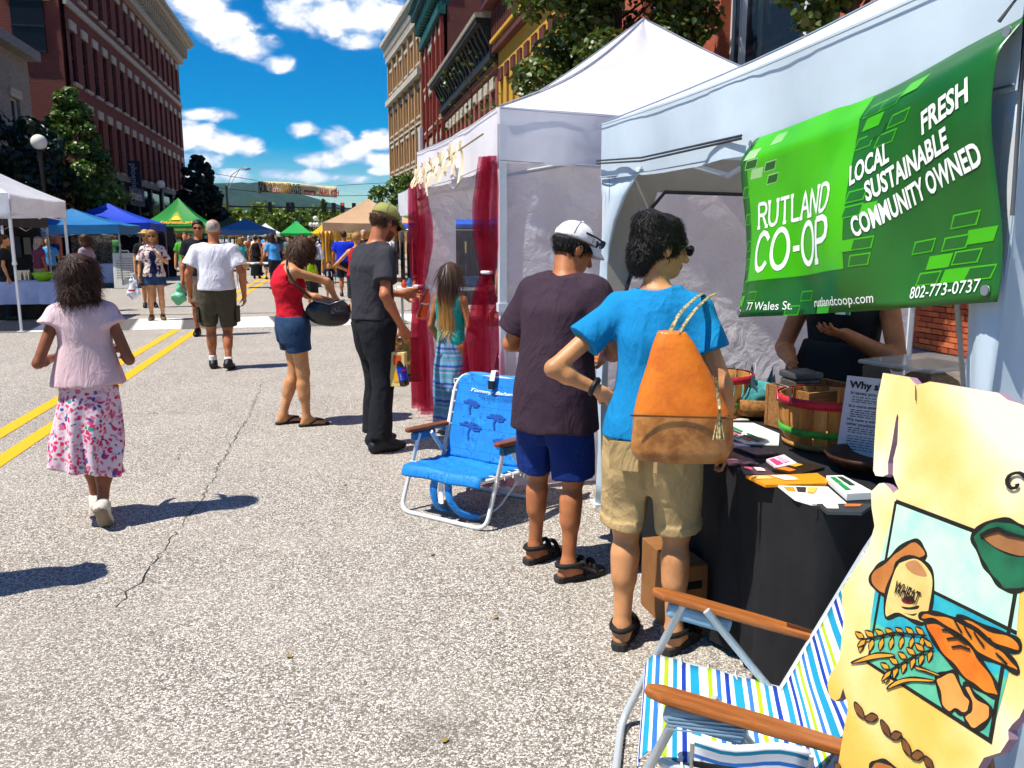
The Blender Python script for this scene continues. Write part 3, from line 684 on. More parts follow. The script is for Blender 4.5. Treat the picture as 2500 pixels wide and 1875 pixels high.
for x0, x1, xe in ((-2.66, -2.52, -2.60), (-2.36, -2.21, -2.25)):
    for j, (ya, yb) in enumerate(((1.0, 15.2), (17.6, 48))):
        ribbon([(x0, ya), ((x0 + xe) / 2, (ya + yb) / 2), (xe, yb)], .13, .004).obj('yellow_line', m_yel, road)
r = rnd(5)
cx = -8.2
k = 0
while cx < 2.6:
    w = .78; MB().poly([(cx, 15.25, .004), (cx + w, 15.25, .004), (cx + w - .3, 17.3, .004), (cx - .3, 17.3, .004)]).obj('crosswalk_bar', m_wht, road)
    if cx + w < .2: MB().poly([(cx + w + .03, 15.2, .0035), (cx + 1.58, 15.2, .0035), (cx + 1.28, 17.35, .0035), (cx + w - .27, 17.35, .0035)]).obj('asphalt_patch', M('dark_asphalt', '#5c5a58', .9, var=.2, vs=30, bump=.3, bs=200), road)
    cx += 1.62; k += 1
MB().poly([(-9, 18.3, .003), (3.9, 18.0, .003), (3.9, 18.12, .003), (-9, 18.38, .003)]).obj('tar_seam', M('tar', '#3f3b36', .8, var=.4, vs=20), road)
def crack(pts, w, seed):
    r = rnd(seed); P = []
    for (a, b2) in zip(pts, pts[1:]):
        n = max(3, int(math.dist(a, b2) / .05))
        for i in range(n): t = i / n; P.append((a[0] + (b2[0] - a[0]) * t + r.uniform(-.022, .022), a[1] + (b2[1] - a[1]) * t + r.uniform(-.015, .015)))
    ribbon(P, [r.uniform(.2, 1.0) * w for _ in P], .0025).obj('crack', M('crack_dark', '#2b2723', .95, var=.4, vs=60), road)
crack([(-.93, 3.6), (-.88, 4.2), (-.80, 5.2), (-.78, 6.4), (-.74, 7.6), (-.76, 9.2)], .009, 3); crack([(-2.4, 7.9), (-1.2, 7.75)], .012, 4)
crack([(-3.6, 7.6), (-2.2, 7.9)], .012, 8); crack([(.6, 19), (1.2, 30)], .03, 6)
m_walk = MN('pavement_concrete', lambda t, tc: t.mix(t.mr(t.noise(tc, 3, 6, .65), .35, .65), c4('#8b8578'), c4('#a9a294')), .9)
for name, x0, x1 in (('pavement_left', -12.5, -9.0), ('pavement_right', 4.1, 7.5)):
    b = MB(); b.box(((x0 + x1) / 2, 40, .065), (x1 - x0, 118, .13)); o = b.obj(name, m_walk, kind='structure')
    ks = x1 if x1 < 0 else x0
    MB().box((ks + (.08 if x1 < 0 else -.08), 40, .07), (.155, 118, .14)).obj('kerb', M('granite', '#9a958c', .8, var=.25, vs=40), o)
# hills
def hill(name, pts, Y, col, depth, seed):
    r = np.random.RandomState(seed); xs = np.linspace(pts[0][0], pts[-1][0], 90); zs = np.interp(xs, [p[0] for p in pts], [p[1] for p in pts])
    zs = np.convolve(np.pad(zs, 3, mode='edge'), np.ones(7) / 7, 'valid'); V = []; ny = 16
    for i, x in enumerate(xs):
        for j in range(ny):
            t = j / (ny - 1); zz = zs[i] * math.sin(t * pi / 2) ** .9 + (6 * math.sin(x * .03 + j) + 5 * math.sin(x * .071 + j * 2.1)) * math.sin(t * pi) * 1.2 + r.uniform(-1.5, 1.5) * (t > 0)
            V.append((x, Y + depth * t, zz - 3 * (t == 0)))
    Q = [(i * ny + j, (i + 1) * ny + j, (i + 1) * ny + j + 1, i * ny + j + 1) for i in range(len(xs) - 1) for j in range(ny - 1)]
    f = lambda t, tc: (t.mix(t.mr(t.noise(tc, .05, 8, .7), .38, .62), c4(col[0]), c4(col[1])), t.noise(tc, .12, 8, .7))
    return add(name, npmesh(name, V, Q), MN('forest_' + name, f, .95, bump=1, dist=12), kind='structure')
hill('hills', [(-1500, 130), (-420, 118), (-250, 130), (-160, 128), (-80, 116), (-20, 96), (60, 62), (140, 40), (400, 30), (1500, 60)], 1500, ('#12301c', '#1f4526'), 600, 1)
hill('far_hills', [(-1500, 60), (-300, 40), (0, 70), (90, 112), (150, 106), (260, 100), (500, 120), (1500, 80)], 2500, ('#16341f', '#22482a'), 500, 2)
# ------------------------------------------------------------------ buildings
def brickmat(name, a, b2, mortar, scale=1.0, rough=.85, blotch=.35):
    def f(t, tc):
        sp = t.n('ShaderNodeSeparateXYZ', {0: tc}); v = t.n('ShaderNodeCombineXYZ', {0: t.math('ADD', sp.outputs[0], sp.outputs[1]), 1: sp.outputs[2]}).outputs[0]
        br = t.n('ShaderNodeTexBrick', {'Vector': v, 'Color1': c4(a), 'Color2': c4(b2), 'Mortar': c4(mortar), 'Scale': 1.0, 'Mortar Size': .009, 'Brick Width': .215 * scale, 'Row Height': .072 * scale, 'Bias': 0.0})
        n = t.noise(tc, .7, 6, .65); c = t.mix(t.mr(n, .35, .7, 0, blotch), br.outputs[0], tuple(x * .45 for x in lin(a)) + (1,))
        return c, t.math('ADD', t.math('MULTIPLY', br.outputs['Fac'], -1), t.math('MULTIPLY', t.noise(tc, 60, 3), .3))
    return MN(name, f, rough, bump=.5, dist=.012)
def wallgrid(us, zs, holes, dep=.22):
    V = []; F = []; idx = {}
    def v(i, j, d=0):
        if (i, j, d) not in idx: idx[(i, j, d)] = len(V); V.append((us[i], d * dep, zs[j]))
        return idx[(i, j, d)]
    for i in range(len(us) - 1):
        for j in range(len(zs) - 1):
            if (i, j) not in holes: F.append((v(i, j), v(i + 1, j), v(i + 1, j + 1), v(i, j + 1)))
            else:
                for (a, b2) in (((i, j), (i + 1, j)), ((i + 1, j), (i + 1, j + 1)), ((i + 1, j + 1), (i, j + 1)), ((i, j + 1), (i, j))):
                    F.append((v(*a), v(*b2), v(*b2, 1), v(*a, 1)))
    me = bpy.data.meshes.new('wall'); me.from_pydata(V, [], F); me.update(); return me
m_glass = M('dark_glass', '#10151c', .08, spec=.6); m_glass2 = M('sky_glass', '#1b2b3a', .05, spec=.8)
def facade(root, L, rows, y0, top, mwall, mfr, mlin=None, msill=None, lin_h=.4, lin_x=.18, arch=False, mull=1, glass=None, dep=.22):
    """rows: (sill z, head z, [window centres], width)"""
    us = {0.0, L}; zs = {y0, top}
    for (a, b2, cs, w) in rows:
        zs |= {a, b2}
        for c in cs: us |= {round(c - w / 2, 3), round(c + w / 2, 3)}
    us = sorted(us); zs = sorted(zs); holes = set()
    for (a, b2, cs, w) in rows:
        for c in cs:
            u0 = c - w / 2 - .01; u1 = c + w / 2 + .01
            for i in range(len(us) - 1):
                if us[i] > u0 and us[i + 1] < u1:
                    for j in range(len(zs) - 1):
                        if zs[j] >= a - .01 and zs[j + 1] <= b2 + .01: holes.add((i, j))
    add('wall', wallgrid(us, zs, holes, dep), mwall, root)
    cache = {}; rw = rnd(int(L * 10)); GV = [glass or m_glass, glass or m_glass, M('glass_blind', '#4a4844', .3, spec=.5), M('glass_grey', '#1e2730', .06, spec=.7)]
    for (a, b2, cs, w) in rows:
        h = b2 - a; key = (round(h, 2), w)
        if key not in cache:
            f = MB(); t = .07
            for x in (-w / 2 + t / 2, w / 2 - t / 2): f.box((x, dep - .05, h / 2), (t, .06, h))
            for z in (t / 2, h / 2, h - t / 2): f.box((0, dep - .045, z), (w - 2 * t, .05, t))
            p = MB().box((0, dep - .01, h / 2), (w, .02, h)); l = MB()
            if arch: 
                for q in range(-2, 3): l.box((q * (w / 2 + .12) / 2.5, -.03, h + .16 - .045 * q * q), (.3, .12, lin_h), ry=q * .16)
            else: l.box((0, -.03, h + lin_h / 2), (w + 2 * lin_x, .12, lin_h))
            s = MB().box((0, -.06, -.09), (w + .3, .18, .16))
            cache[key] = (f.me('window'), p.me('pane'), l.me('lintel'), s.me('sill'))
        for c in cs:
            F_, P_, L_, S_ = cache[key]; o = add('window', F_, mfr, root, loc=(c, 0, a)); pn = add('pane', P_, GV[0], o); pn.material_slots[0].link = 'OBJECT'; pn.material_slots[0].material = rw.choice(GV)
            if mlin: add('lintel', L_, mlin, o)
            if msill: add('sill', S_, msill, o)
def shell(root, L, D, top, mat, y0=0.0, dep=.22):     # the rest of the block behind the street wall: sides, back and roof as one part
    MB().box((L / 2, dep + .02 + D / 2, (top + y0) / 2), (L - .02, D, top - y0 - .02)).obj('block', mat, root)
# left: four-storey red brick block
m_br1 = brickmat('dark_red_brick', '#6e2a20', '#7d3527', '#6b4a40', blotch=.25); m_stone = M('pale_stone', '#b5ac9b', .8, var=.25, vs=9); m_blk = M('dark_window_frame', '#15161a', .6)
b1 = thing('brick_building', (-12.5, 48, 0), pi / 2, 'long four storey red brick building with narrow windows and pale cornice', 'building')
cs = [1.1 + 2.13 * i for i in range(16)]
facade(b1, 34.6, [(5.6, 8.25, cs, .95), (9.5, 12.1, cs, .95), (14.0, 16.2, cs, .95)], 5.2, 17.0, m_br1, m_blk, m_stone, m_stone, .45, .08)
shell(b1, 34.6, 16, 17.0, m_br1)
MB().box((17.3, -.06, 13.3), (34.7, .16, .32)).obj('belt_course', m_stone, b1)
MB().box((17.3, -.12, 5.2), (34.8, .5, .35)).obj('shop_ledge', M('grey_ledge', '#7b7a76', .7, var=.2), b1)
c = MB(); c.box((17.3, -.2, 17.15), (35, .45, .5)); c.box((17.3, -.55, 18.45), (35.6, 1.2, .3)); c.box((17.3, -.68, 18.72), (35.9, 1.5, .22)); c.box((17.3, .2, 17.9), (34.7, .9, 1.1)); o = c.obj('cornice', m_stone, b1)
bm_ = MB().box((0, -.5, 17.88), (.22, .62, .95), taper=1.0).me('bracket')
for i in range(44): add('bracket', bm_, m_stone, o, loc=(.5 + i * .795, 0, 0))
m_dark = M('shopfront_dark', '#191b1f', .35, var=.3, vs=2)
for i in range(8): MB().box((2.2 + i * 4.3, -.02, 2.5), (3.9, .2, 4.6)).obj('shop_window', m_glass, b1); MB().box((.05 + i * 4.3, -.08, 2.6), (.42, .35, 5.2)).obj('pier', m_dark, b1)
o = MB().box((10.3, -.6, 5.4), (.1, .75, 2.0)).obj('hanging_sign', M('navy_banner', '#1a2338', .6), b1)
V, F_ = text_mesh('phoenix', .52, .004, .9); me = bpy.data.meshes.new('lettering'); me.from_pydata([(10.245, -.42 - y, 6.25 - x) for x, y, z in V], [], F_); add('lettering', me, M('pale_letter', '#9aa6b4', .6), o)
V, F_ = text_mesh('phoenix', .9, .01); me = bpy.data.meshes.new('lettering'); me.from_pydata([(7.2 + x, -.98, 3.9 + y) for x, y, z in V], [], F_); o = MB().box((8.9, -.9, 4.1), (4.2, .14, 1.1)).obj('shop_sign', M('navy_banner', '#1a2338'), b1); add('lettering', me, M('white_letter', '#cfd4d8'), o)
o = add('window', MB().box((0, 0, 0), (1.5, .1, 2.5)).me('window'), M('dull_pane', '#0c0f14', .35, spec=.25), b1, loc=(-.06, 1.7, 12.0), rz=pi / 2); MB().box((0, .0, 1.45), (2.1, .2, .42)).obj('lintel', m_stone, o)
for z in (-1.2, 0, 1.2): MB().box((0, .06, z), (1.5, .05, .08)).obj('glazing_bar', m_blk, o)
# left, nearer: lower grey brick block
m_gbr = brickmat('grey_brick', '#8d877d', '#a39c90', '#7d776c', blotch=.2)
b2 = thing('grey_brick_building', (-12.5, 27.2, 0), pi / 2, 'two storey pale grey brick building cut by the left edge', 'building')
facade(b2, 14.4, [(5.0, 7.3, [1.6, 4.2, 6.9, 9.6, 12.4], 1.05)], 4.4, 9.4, m_gbr, M('white_frame', '#c8ccd0', .5), m_stone, m_stone, .35, .12)
shell(b2, 14.4, 12, 9.4, m_gbr); MB().box((7.2, -.16, 9.35), (14.7, .7, .4)).obj('cornice', M('grey_ledge', '#7b7a76'), b2); MB().box((7.2, -.1, 4.3), (14.4, .5, .5)).obj('shop_ledge', m_stone, b2)
for i in range(4): MB().box((1.8 + i * 3.6, 0, 2.1), (3.3, .2, 3.9)).obj('shop_window', m_glass, b2)
# right row (local x runs towards the camera)
def rb(name, yfar, ynear, label, x=7.5): return thing(name, (x, yfar, 0), -pi / 2, label, 'building'), yfar - ynear
m_tan = brickmat('tan_brick', '#b0895c', '#ba9468', '#9a7f5c', blotch=.15); m_trim = M('weathered_trim', '#b9b3a4', .75, var=.2, vs=5); m_fr = M('brown_frame', '#4d3826', .6)
t1 = thing('tan_building', (6.25, 82.5, 0), R(-85.7), 'tall tan building with ornate grey cornice at the far right end of the row', 'building'); L = 16.9
g = [1.5 + 2.8 * i + d for i in range(6) for d in (-.55, .55)]
facade(t1, L, [(4.9, 6.8, g, .8), (7.8, 9.9, g, .8), (11.0, 13.1, g, .8), (14.9, 16.7, g, .8)], 3.6, 17.9, m_tan, m_fr, m_trim, m_trim, .28, .12)
shell(t1, L, 14, 18.4, m_tan)
for z, h, d in ((14.0, .45, .5), (10.4, .16, .2), (7.3, .16, .2), (3.8, .4, .4)): MB().box((L / 2, -d / 2 + .02, z), (L, d, h)).obj('belt_course', m_trim, t1)
for i in range(7): MB().box((min(L - .2, .15 + i * 2.78), -.10, 10.8), (.36, .22, 14.0)).obj('pilaster', m_tan, t1)
c = MB(); c.box((L / 2, -.1, 17.9), (L, .5, .5)); c.box((L / 2, -.22, 18.95), (L + .4, .8, .28)); c.box((L / 2, -.32, 19.25), (L + .6, 1.0, .32)); c.box((L / 2, .3, 18.5), (L, 1, .8)); o = c.obj('cornice', m_trim, t1)
bm_ = MB().box((0, -.30, 18.48), (.2, .5, .66)).me('bracket')
for i in range(28): add('bracket', bm_, m_trim, o, loc=(.3 + i * .60, 0, 0))
# narrow grey wall between
g1, L = rb('grey_slab_building', 66.2, 64.9, 'narrow pale grey slab wall between the tan and the red building', 7.1); MB().box((L / 2, .6, 4.9), (L, 1.2, 9.8)).obj('wall', M('pale_render', '#b9bdc4', .7, var=.1), g1); MB().box((L / 2, -.02, 5.4), (.7, .1, 3.0)).obj('window', m_glass, g1)
m_red = brickmat('painted_red_brick', '#7c2a20', '#853024', '#6e261d', blotch=.15); m_green = M('green_cornice', '#1d5f57', .6, var=.3, vs=3, col2='#123f3c')
t2, L = rb('red_building', 65.0, 54.0, 'red painted brick building with dark green cornice and white window arches')
g = [1.3, 3.9, 5.2, 7.6, 9.8]; 
facade(t2, L, [(5.6, 8.2, g, 1.0), (9.3, 11.8, g, 1.0), (12.4, 14.6, g, 1.0)], 4.4, 15.2, m_red, M('white_frame', '#c8ccd0', .5), m_stone, m_stone, .5, .1, arch=True)
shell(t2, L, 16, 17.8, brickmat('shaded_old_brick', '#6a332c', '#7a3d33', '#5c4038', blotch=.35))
for x in (.2, 2.6, 6.4, 8.7, L - .2): MB().box((x, -.1, 9.8), (.36, .22, 10.6)).obj('pilaster', m_red, t2)
for z in (8.95, 5.2, 12.15): MB().box((L / 2, -.05, z), (L, .14, .2)).obj('belt_course', m_red, t2)
c = MB(); c.box((L / 2, -.12, 15.5), (L + .1, .5, .55)); c.box((L / 2, .1, 16.4), (L, .6, 1.3)); c.box((L / 2, -.36, 17.5), (L + .3, 1.1, .5)); c.box((L / 2, -.45, 17.95), (L + .5, 1.35, .3)); o = c.obj('cornice', m_green, t2)
bm_ = MB().box((0, -.35, 16.75), (.26, .62, 1.1)).me('bracket')
for i in range(14): add('bracket', bm_, m_green, o, loc=(.4 + i * .79, 0, 0))
o = MB(); o.tube([(L + .02 + .1, 3.4 + .75 * math.cos(a), 12.6 + .75 * math.sin(a)) for a in np.linspace(0, 2 * pi, 20, endpoint=False)], .1, 6, closed=True); o = o.obj('round_window', m_blk, t2); MB().tube([(L + .04, 3.4, 12.6), (L + .1, 3.4, 12.6)], .7, 20).obj('pane', M('blue_glass', '#4a7390', .2), o)
m_br2 = brickmat('brown_brick', '#8a4636', '#96503e', '#7a5a4c', blotch=.2); m_corn = M('black_cornice', '#2a2723', .6, var=.4, vs=6); m_ctop = M('cornice_top', '#8d8775', .7, var=.2)
t3, L = rb('brick_row_building', 53.8, 37.2, 'two storey brown brick building with deep black bracketed cornice')
facade(t3, L, [(5.4, 8.1, [1.1 + 1.45 * i for i in range(11)], .78)], 4.4, 9.3, m_br2, m_blk, m_stone, None, .5, .08)
shell(t3, L, 14, 10.6, m_br2); MB().box((L / 2, -.06, 8.95), (L, .16, .3)).obj('belt_course', M('brown_stone', '#7a4a35', .8), t3)
c = MB(); c.box((L / 2, -.15, 9.4), (L, .4, .35)); c.box((L / 2, .0, 10), (L, .4, 1.1)); c.box((L / 2, -.40, 10.75), (L + .2, 1.1, .22)); o = c.obj('cornice', m_corn, t3); MB().box((L / 2, -.42, 10.97), (L + .3, 1.2, .2)).obj('cornice_cap', m_ctop, o)
p = MB(); P = [(-.1, 9.3), (-.28, 9.35), (-.34, 9.8), (-.62, 10.3), (-.76, 10.62), (-.1, 10.62)]
i0 = p.vs([(-.14, y, z) for y, z in P]); i1 = p.vs([(.14, y, z) for y, z in P]); p.face([i0 + k for k in range(6)]); p.face([i1 + k for k in range(6)][::-1])
for k in range(6): p.face((i0 + k, i1 + k, i1 + (k + 1) % 6, i0 + (k + 1) % 6))
bm_ = p.me('bracket')
for i in range(19): add('bracket', bm_, m_corn, o, loc=(.3 + i * .9, 0, 0))
m_yb = brickmat('yellow_painted_brick', '#c8952c', '#cc9c36', '#b08428', blotch=.2); m_brn = M('brown_paint', '#5d2f22', .65, var=.25, vs=4)
t4, L = rb('yellow_building', 37.0, 26.0, 'yellow painted brick building with brown cornice and lintels behind the tree')
facade(t4, L, [(5.3, 8.2, [.75 + 1.18 * i for i in range(9)], .52)], 4.4, 9.6, m_yb, m_brn, m_brn, m_brn, .5, .06)
shell(t4, L, 14, 12.5, m_brn)
c = MB(); c.box((L / 2, -.1, 9.55), (L, .4, .25)); c.box((L / 2, -.02, 10.4), (L, .3, 1.5)); c.box((L / 2, -.3, 11.3), (L + .2, .9, .3)); c.box((L / 2, -.45, 12.2), (L + .3, 1.3, .5)); c.box((L / 2, -.3, 11.7), (L + .2, .9, .5)); o = c.obj('cornice', m_brn, t4); MB().box((L / 2, -.14, 9.85), (L, .5, .14)).obj('yellow_band', m_yb, o)
bm_ = MB().box((0, -.24, 10.5), (.14, .2, 1.1)).me('baluster')
for i in range(30): add('baluster', bm_, m_brn, o, loc=(.2 + i * .37, 0, 0))
m_br3 = brickmat('orange_red_brick', '#a2492c', '#b25636', '#8d5a44', blotch=.12)
t5, L = rb('red_brick_shop', 25.8, 4.0, 'red brick shop building with wide white framed windows behind the white tents')
facade(t5, L, [(4.1, 7.6, [3.0, 7.2], 2.2), (3.9, 8.6, [12.0], 3.6), (4.1, 7.6, [16.8], 2.2)], .2, 12, m_br3, M('white_frame', '#c8ccd0', .5), m_stone, m_stone, .4, .1, glass=m_glass2, dep=.3)
shell(t5, L, 12, 12, m_br3, dep=.3)
for x in (10.9, 13.1): MB().box((x, .12, 6.25), (.09, .1, 4.7)).obj('glazing_bar', M('white_frame', '#c8ccd0'), t5)
MB().box((12, -.35, 8.9), (4.2, .8, .3), rx=.3).obj('window_hood', M('green_hood', '#1f8f6a', .5), t5)
MB().tube([(10.3, -.02, 8.9), (10.45, -.35, 5.6)], .04, 8).obj('downpipe', M('white_frame', '#c8ccd0'), t5)
# brick pier of the shopfront with its single bricks
pr = thing('brick_pier', (7.42, 9.35, .13), -pi / 2, 'sunlit brick pier with grey stone block beside the near white tent', 'pier')
MB().box((.55, .18, 1.2), (1.28, .2, 2.4)).obj('mortar_core', M('mortar', '#a58e76', .9), pr)
bms = [MB().box((0, .0, .03), (.205, .10, .060)).me('brick'), MB().box((0, 0, .03), (.098, .10, .060)).me('brick')]
mbr = [M('brick_a', '#a65331', .85, var=.2, vs=30), M('brick_b', '#b86238', .85, var=.2, vs=30), M('brick_c', '#8f4229', .85, var=.2, vs=30)]
r = rnd(9)
bmm = [[None] * 3 for _ in range(2)]
for a in range(2):
    for c_ in range(3): q = bms[a].copy(); q.materials.append(mbr[c_]); bmm[a][c_] = q
for row in range(30):
    z = row * .071 + .02; x = -.08 if row % 2 else -.08 + 0
    xs = [.0] + [.16 + .215 * i for i in range(5)] if row % 2 else [.055 + .215 * i for i in range(6)]
    for x in xs:
        kd = 1 if (row % 2 and x == 0.0) else 0
        if 9 <= row <= 14 and x < .36: continue
        add('brick', bmm[kd][r.randrange(3)], None, pr, loc=(x, .06 + r.uniform(-.006, .006), z))
MB().box((.12, .05, .86), (.42, .11, .42)).obj('stone_block', M('rough_granite', '#7f7b70', .95, var=.4, vs=60, bump=.6, bs=90), pr)
# ------------------------------------------------------------------ trees
def leafmat(name, a, b2, c3):
    if name in MATS: return MATS[name]
    m = bpy.data.materials.new(name); m.use_nodes = True; t = NT(m.node_tree); MATS[name] = m
    tc = t.n('ShaderNodeTexCoord').outputs['Object']; n = t.noise(tc, 1.6, 4, .6); n2 = t.noise(tc, 11, 3, .7)
    col = t.mix(t.mr(n2, .42, .62), t.mix(t.mr(n, .38, .62), c4(a), c4(b2)), c4(c3))
    b = t.n('ShaderNodeBsdfPrincipled', {'Base Color': col, 'Roughness': .42, 'Specular IOR Level': .5}); tr = t.n('ShaderNodeBsdfTranslucent', {'Color': col})
    t.n('ShaderNodeOutputMaterial', {0: t.n('ShaderNodeMixShader', {0: .25, 1: b, 2: tr})}); return m
def tree(name, loc, h, z0, rx, n, leaf, mat, label, seed, cone=0.0, group=None, trunk=.13, nb=30, ry=None, bark='#4a3b30'):
    r = np.random.RandomState(seed); T = thing(name, loc, 0, label, 'tree', group); ry = ry or rx
    b = MB(); ch = h - z0; R0 = rnd(seed)
    b.tube([(0, 0, 0), (R0.uniform(-.05, .05), .03, z0 * .6), (R0.uniform(-.1, .1), 0, z0 + ch * .3), (0, 0, h - ch * .12)], [trunk, trunk * .8, trunk * .55, trunk * .12], 9)
    C = []
    for i in range(nb):
        t = (i + .5) / nb; z = z0 + ch * (.06 + .9 * t); a = i * 2.4 + r.rand() * .8
        prof = (math.sin(pi * min(1, .12 + .88 * (1 - t) if cone else .08 + .84 * t)) ** .6) * (1 - cone * t) 
        if cone: prof = (1 - t) ** .75 * (.55 + .45 * min(1, t * 7)) + .06
        rr = prof * (.55 + .5 * r.rand()); c = np.array((rx * rr * math.cos(a), ry * rr * math.sin(a), z + .1 * ch * (r.rand() - .5)))
        C.append((c, (.30 + .18 * r.rand()) * rx * (1 - .85 * cone * t)))
        st = Vector((0, 0, max(z0 * .9, c[2] - .35 * rr * rx - .25))); e = Vector(c); b.tube([st, st.lerp(e, .55) + Vector((0, 0, .08)), e], [trunk * .32 * (1 - .6 * t), trunk * .2 * (1 - .6 * t), .008], 5)
    b.obj('trunk', M('bark_' + bark.strip('#'), bark, .9, var=.4, vs=9, bump=.6, bs=30), T)
    cen = np.array([c for c, _ in C]); rad = np.array([q for _, q in C]); k = r.randint(0, nb, n)
    d = r.normal(size=(n, 3)); d /= np.linalg.norm(d, axis=1)[:, None]
    p = cen[k] + d * (rad[k] * (r.rand(n) ** .45))[:, None] * np.array((1, 1, .75))
    nn = d * .6 + r.normal(size=(n, 3)) * .5 + np.array((0, 0, .45)); nn /= np.linalg.norm(nn, axis=1)[:, None]
    u = np.cross(nn, r.normal(size=(n, 3))); u /= np.linalg.norm(u, axis=1)[:, None]; w = np.cross(nn, u); s = (leaf * (.6 + .8 * r.rand(n)))[:, None]
    # a folded six-point leaf
    V = np.stack([p - u * s * .55, p - u * s * .1 + w * s * .42 + nn * s * .10, p + u * s * .25 + w * s * .30 + nn * s * .05, p + u * s * .6, p + u * s * .25 - w * s * .30 + nn * s * .05, p - u * s * .1 - w * s * .42 + nn * s * .10], 1).reshape(-1, 3)
    i = np.arange(n)[:, None] * 6; Q = np.concatenate([i + np.array([0, 3, 2, 1]), i + np.array([0, 5, 4, 3])])
    add('crown', npmesh('crown', V, Q, False), mat, T, kind='stuff'); return T
lm_mid = leafmat('maple_leaves', '#4a6c22', '#728c2a', '#30501e'); lm_dark = leafmat('dark_leaves', '#122617', '#1b3420', '#0d1c12'); lm_yel = leafmat('locust_leaves', '#5a7410', '#7d8a14', '#3f5c12'); lm_right = leafmat('turning_maple_leaves', '#274a20', '#47661f', '#5f5a1c')
tree('maple_tree', (-9.5, 36, .13), 7.1, 2.3, 1.75, 13000, .14, lm_mid, 'sunlit young maple tree in front of the long brick building', 11, cone=.8, nb=46)
tree('shade_tree', (-10.7, 33, .13), 5.6, 2.2, 1.5, 4500, .18, lm_dark, 'dark tree behind the white street globe on the left', 12, nb=26)
tree('dark_tree', (-9.6, 70, .13), 8.0, 2.0, 2.2, 6000, .30, lm_dark, 'dark pointed tree at the far end of the long brick building', 13, cone=.8, nb=40)
tree('street_maple', (5.15, 14.8, .13), 8.0, 2.9, 1.6, 30000, .105, lm_right, 'big dark maple with some turning leaves behind the peaked white tent', 14, nb=44)
tree('near_maple', (5.85, 8.75, .13), 6.6, 3.6, .85, 9000, .085, lm_right, 'leafy tree against the white framed window above the near tent', 15, nb=26)
tree('small_street_tree', (4.7, 58, .13), 5.4, 2.2, 1.7, 3500, .22, lm_mid, 'small tree in front of the tan building', 16, nb=22)
tree('bare_sapling', (5.6, 33, .13), 8.5, 3.2, 1.3, 160, .16, lm_mid, 'thin almost bare sapling in front of the brown brick building', 17, nb=26, trunk=.06)
FT = [(-13.5, 118, 6.0, 2.6), (-8.6, 124, 6.4, 2.7), (-4.2, 120, 5.6, 2.3), (-1.2, 128, 5.8, 2.2), (1.8, 118, 5.0, 2.2), (4.6, 122, 4.9, 2.2), (-11, 106, 4.9, 1.9), (-6.4, 112, 4.7, 1.8), (7.6, 126, 4.8, 2.2), (-16.5, 126, 6.0, 2.6)]
FL = ['tallest', 'broad', 'round', 'slim', 'bushy', 'low', 'near-left', 'small', 'rightmost', 'leftmost']
for i, (x, y, h, rr) in enumerate(FT): tree('locust_tree', (x, y, 0), h, 1.7, rr, 2200, .36, lm_yel, FL[i] + ' yellow-green tree in the row beyond the traffic lights', 30 + i, group='yellow-green trees beyond the crossing', nb=18)
tree('slim_tree', (-.4, 112, 0), 6.9, 2.2, .9, 900, .34, lm_yel, 'slim tall yellow-green tree standing above the row beyond the crossing', 51, cone=.6, nb=16)
# ------------------------------------------------------------------ lamps, signals, street banner
m_black = M('black_metal', '#141516', .45, spec=.5); m_globe = M('globe_glass', '#d9d6cc', .3, spec=.5)
def globe_lamp(x, y, h, label, r=.24):
    T = thing('globe_lamp', (x, y, .13), 0, label, 'street lamp', 'globe street lamps')
    MB().lathe([(.14, 0), (.14, .5), (.075, .6), (.06, h - .5), (.09, h - .42), (.06, h - .36), (.12, h - .26)], 12).obj('post', m_black, T); MB().ball((0, 0, h), r, 18, 12).obj('globe', m_globe, T)
globe_lamp(-8.9, 30, 4.45, 'black lamp post with white globe in front of the maple'); globe_lamp(-9.6, 54, 4.6, 'black lamp post with white globe beyond the green tent')
T = thing('five_globe_lamp', (-1.4, 108, 0), 0, 'ornate lamp post with a cluster of five white globes in the far distance', 'street lamp')
b = MB().lathe([(.25, 0), (.2, .6), (.1, .8), (.08, 3.6)], 10)
for i in range(4): a = i * pi / 2 + .3; b.tube([(0, 0, 2.9), (.5 * math.cos(a), .5 * math.sin(a), 2.75), (.62 * math.cos(a), .62 * math.sin(a), 3.0)], .05, 6)
b.obj('post', m_black, T)
for i in range(4): a = i * pi / 2 + .3; MB().ball((.62 * math.cos(a), .62 * math.sin(a), 3.25), .27).obj('globe', m_globe, T)
MB().ball((0, 0, 4.0), .32).obj('globe', m_globe, T)
T = thing('signal_mast', (-10.9, 100, 0), 0, 'tall dark mast carrying a curved street light and the traffic light arm', 'mast')
MB().tube([(0, 0, 0), (0, 0, 7.4)], [.2, .12], 10).obj('pole', m_black, T)
MB().tube([(0, 0, 7.3), (.7, 0, 8.6), (1.6, 0, 9.25), (2.1, 0, 9.3)], .05, 8).obj('lamp_arm', M('galvanised', '#7d8284', .5, metal=.4), T); MB().tube([(0, 0, 6.7), (.9, 0, 8.2), (1.5, 0, 9.1)], .035, 6).obj('lamp_brace', M('galvanised', '#7d8284'), T)
MB().ball((2.35, 0, 9.25), .32, 12, 8, (1.3, .7, .45)).obj('lamp_head', M('galvanised', '#7d8284'), T)
MB().tube([(0, 0, 5.1), (13, 0, 5.0), (17, 0, 4.9)], [.11, .07, .05], 8).obj('signal_arm', m_black, T)
MB().box((.9, -.1, 2.6), (.9, .04, .28)).obj('street_name_sign', M('street_sign_green', '#1c8a63', .5), T)
m_red_l = M('red_lens', '#e01010', .4, emit=2.2); m_off = M('dark_lens', '#1c1c1c', .3)
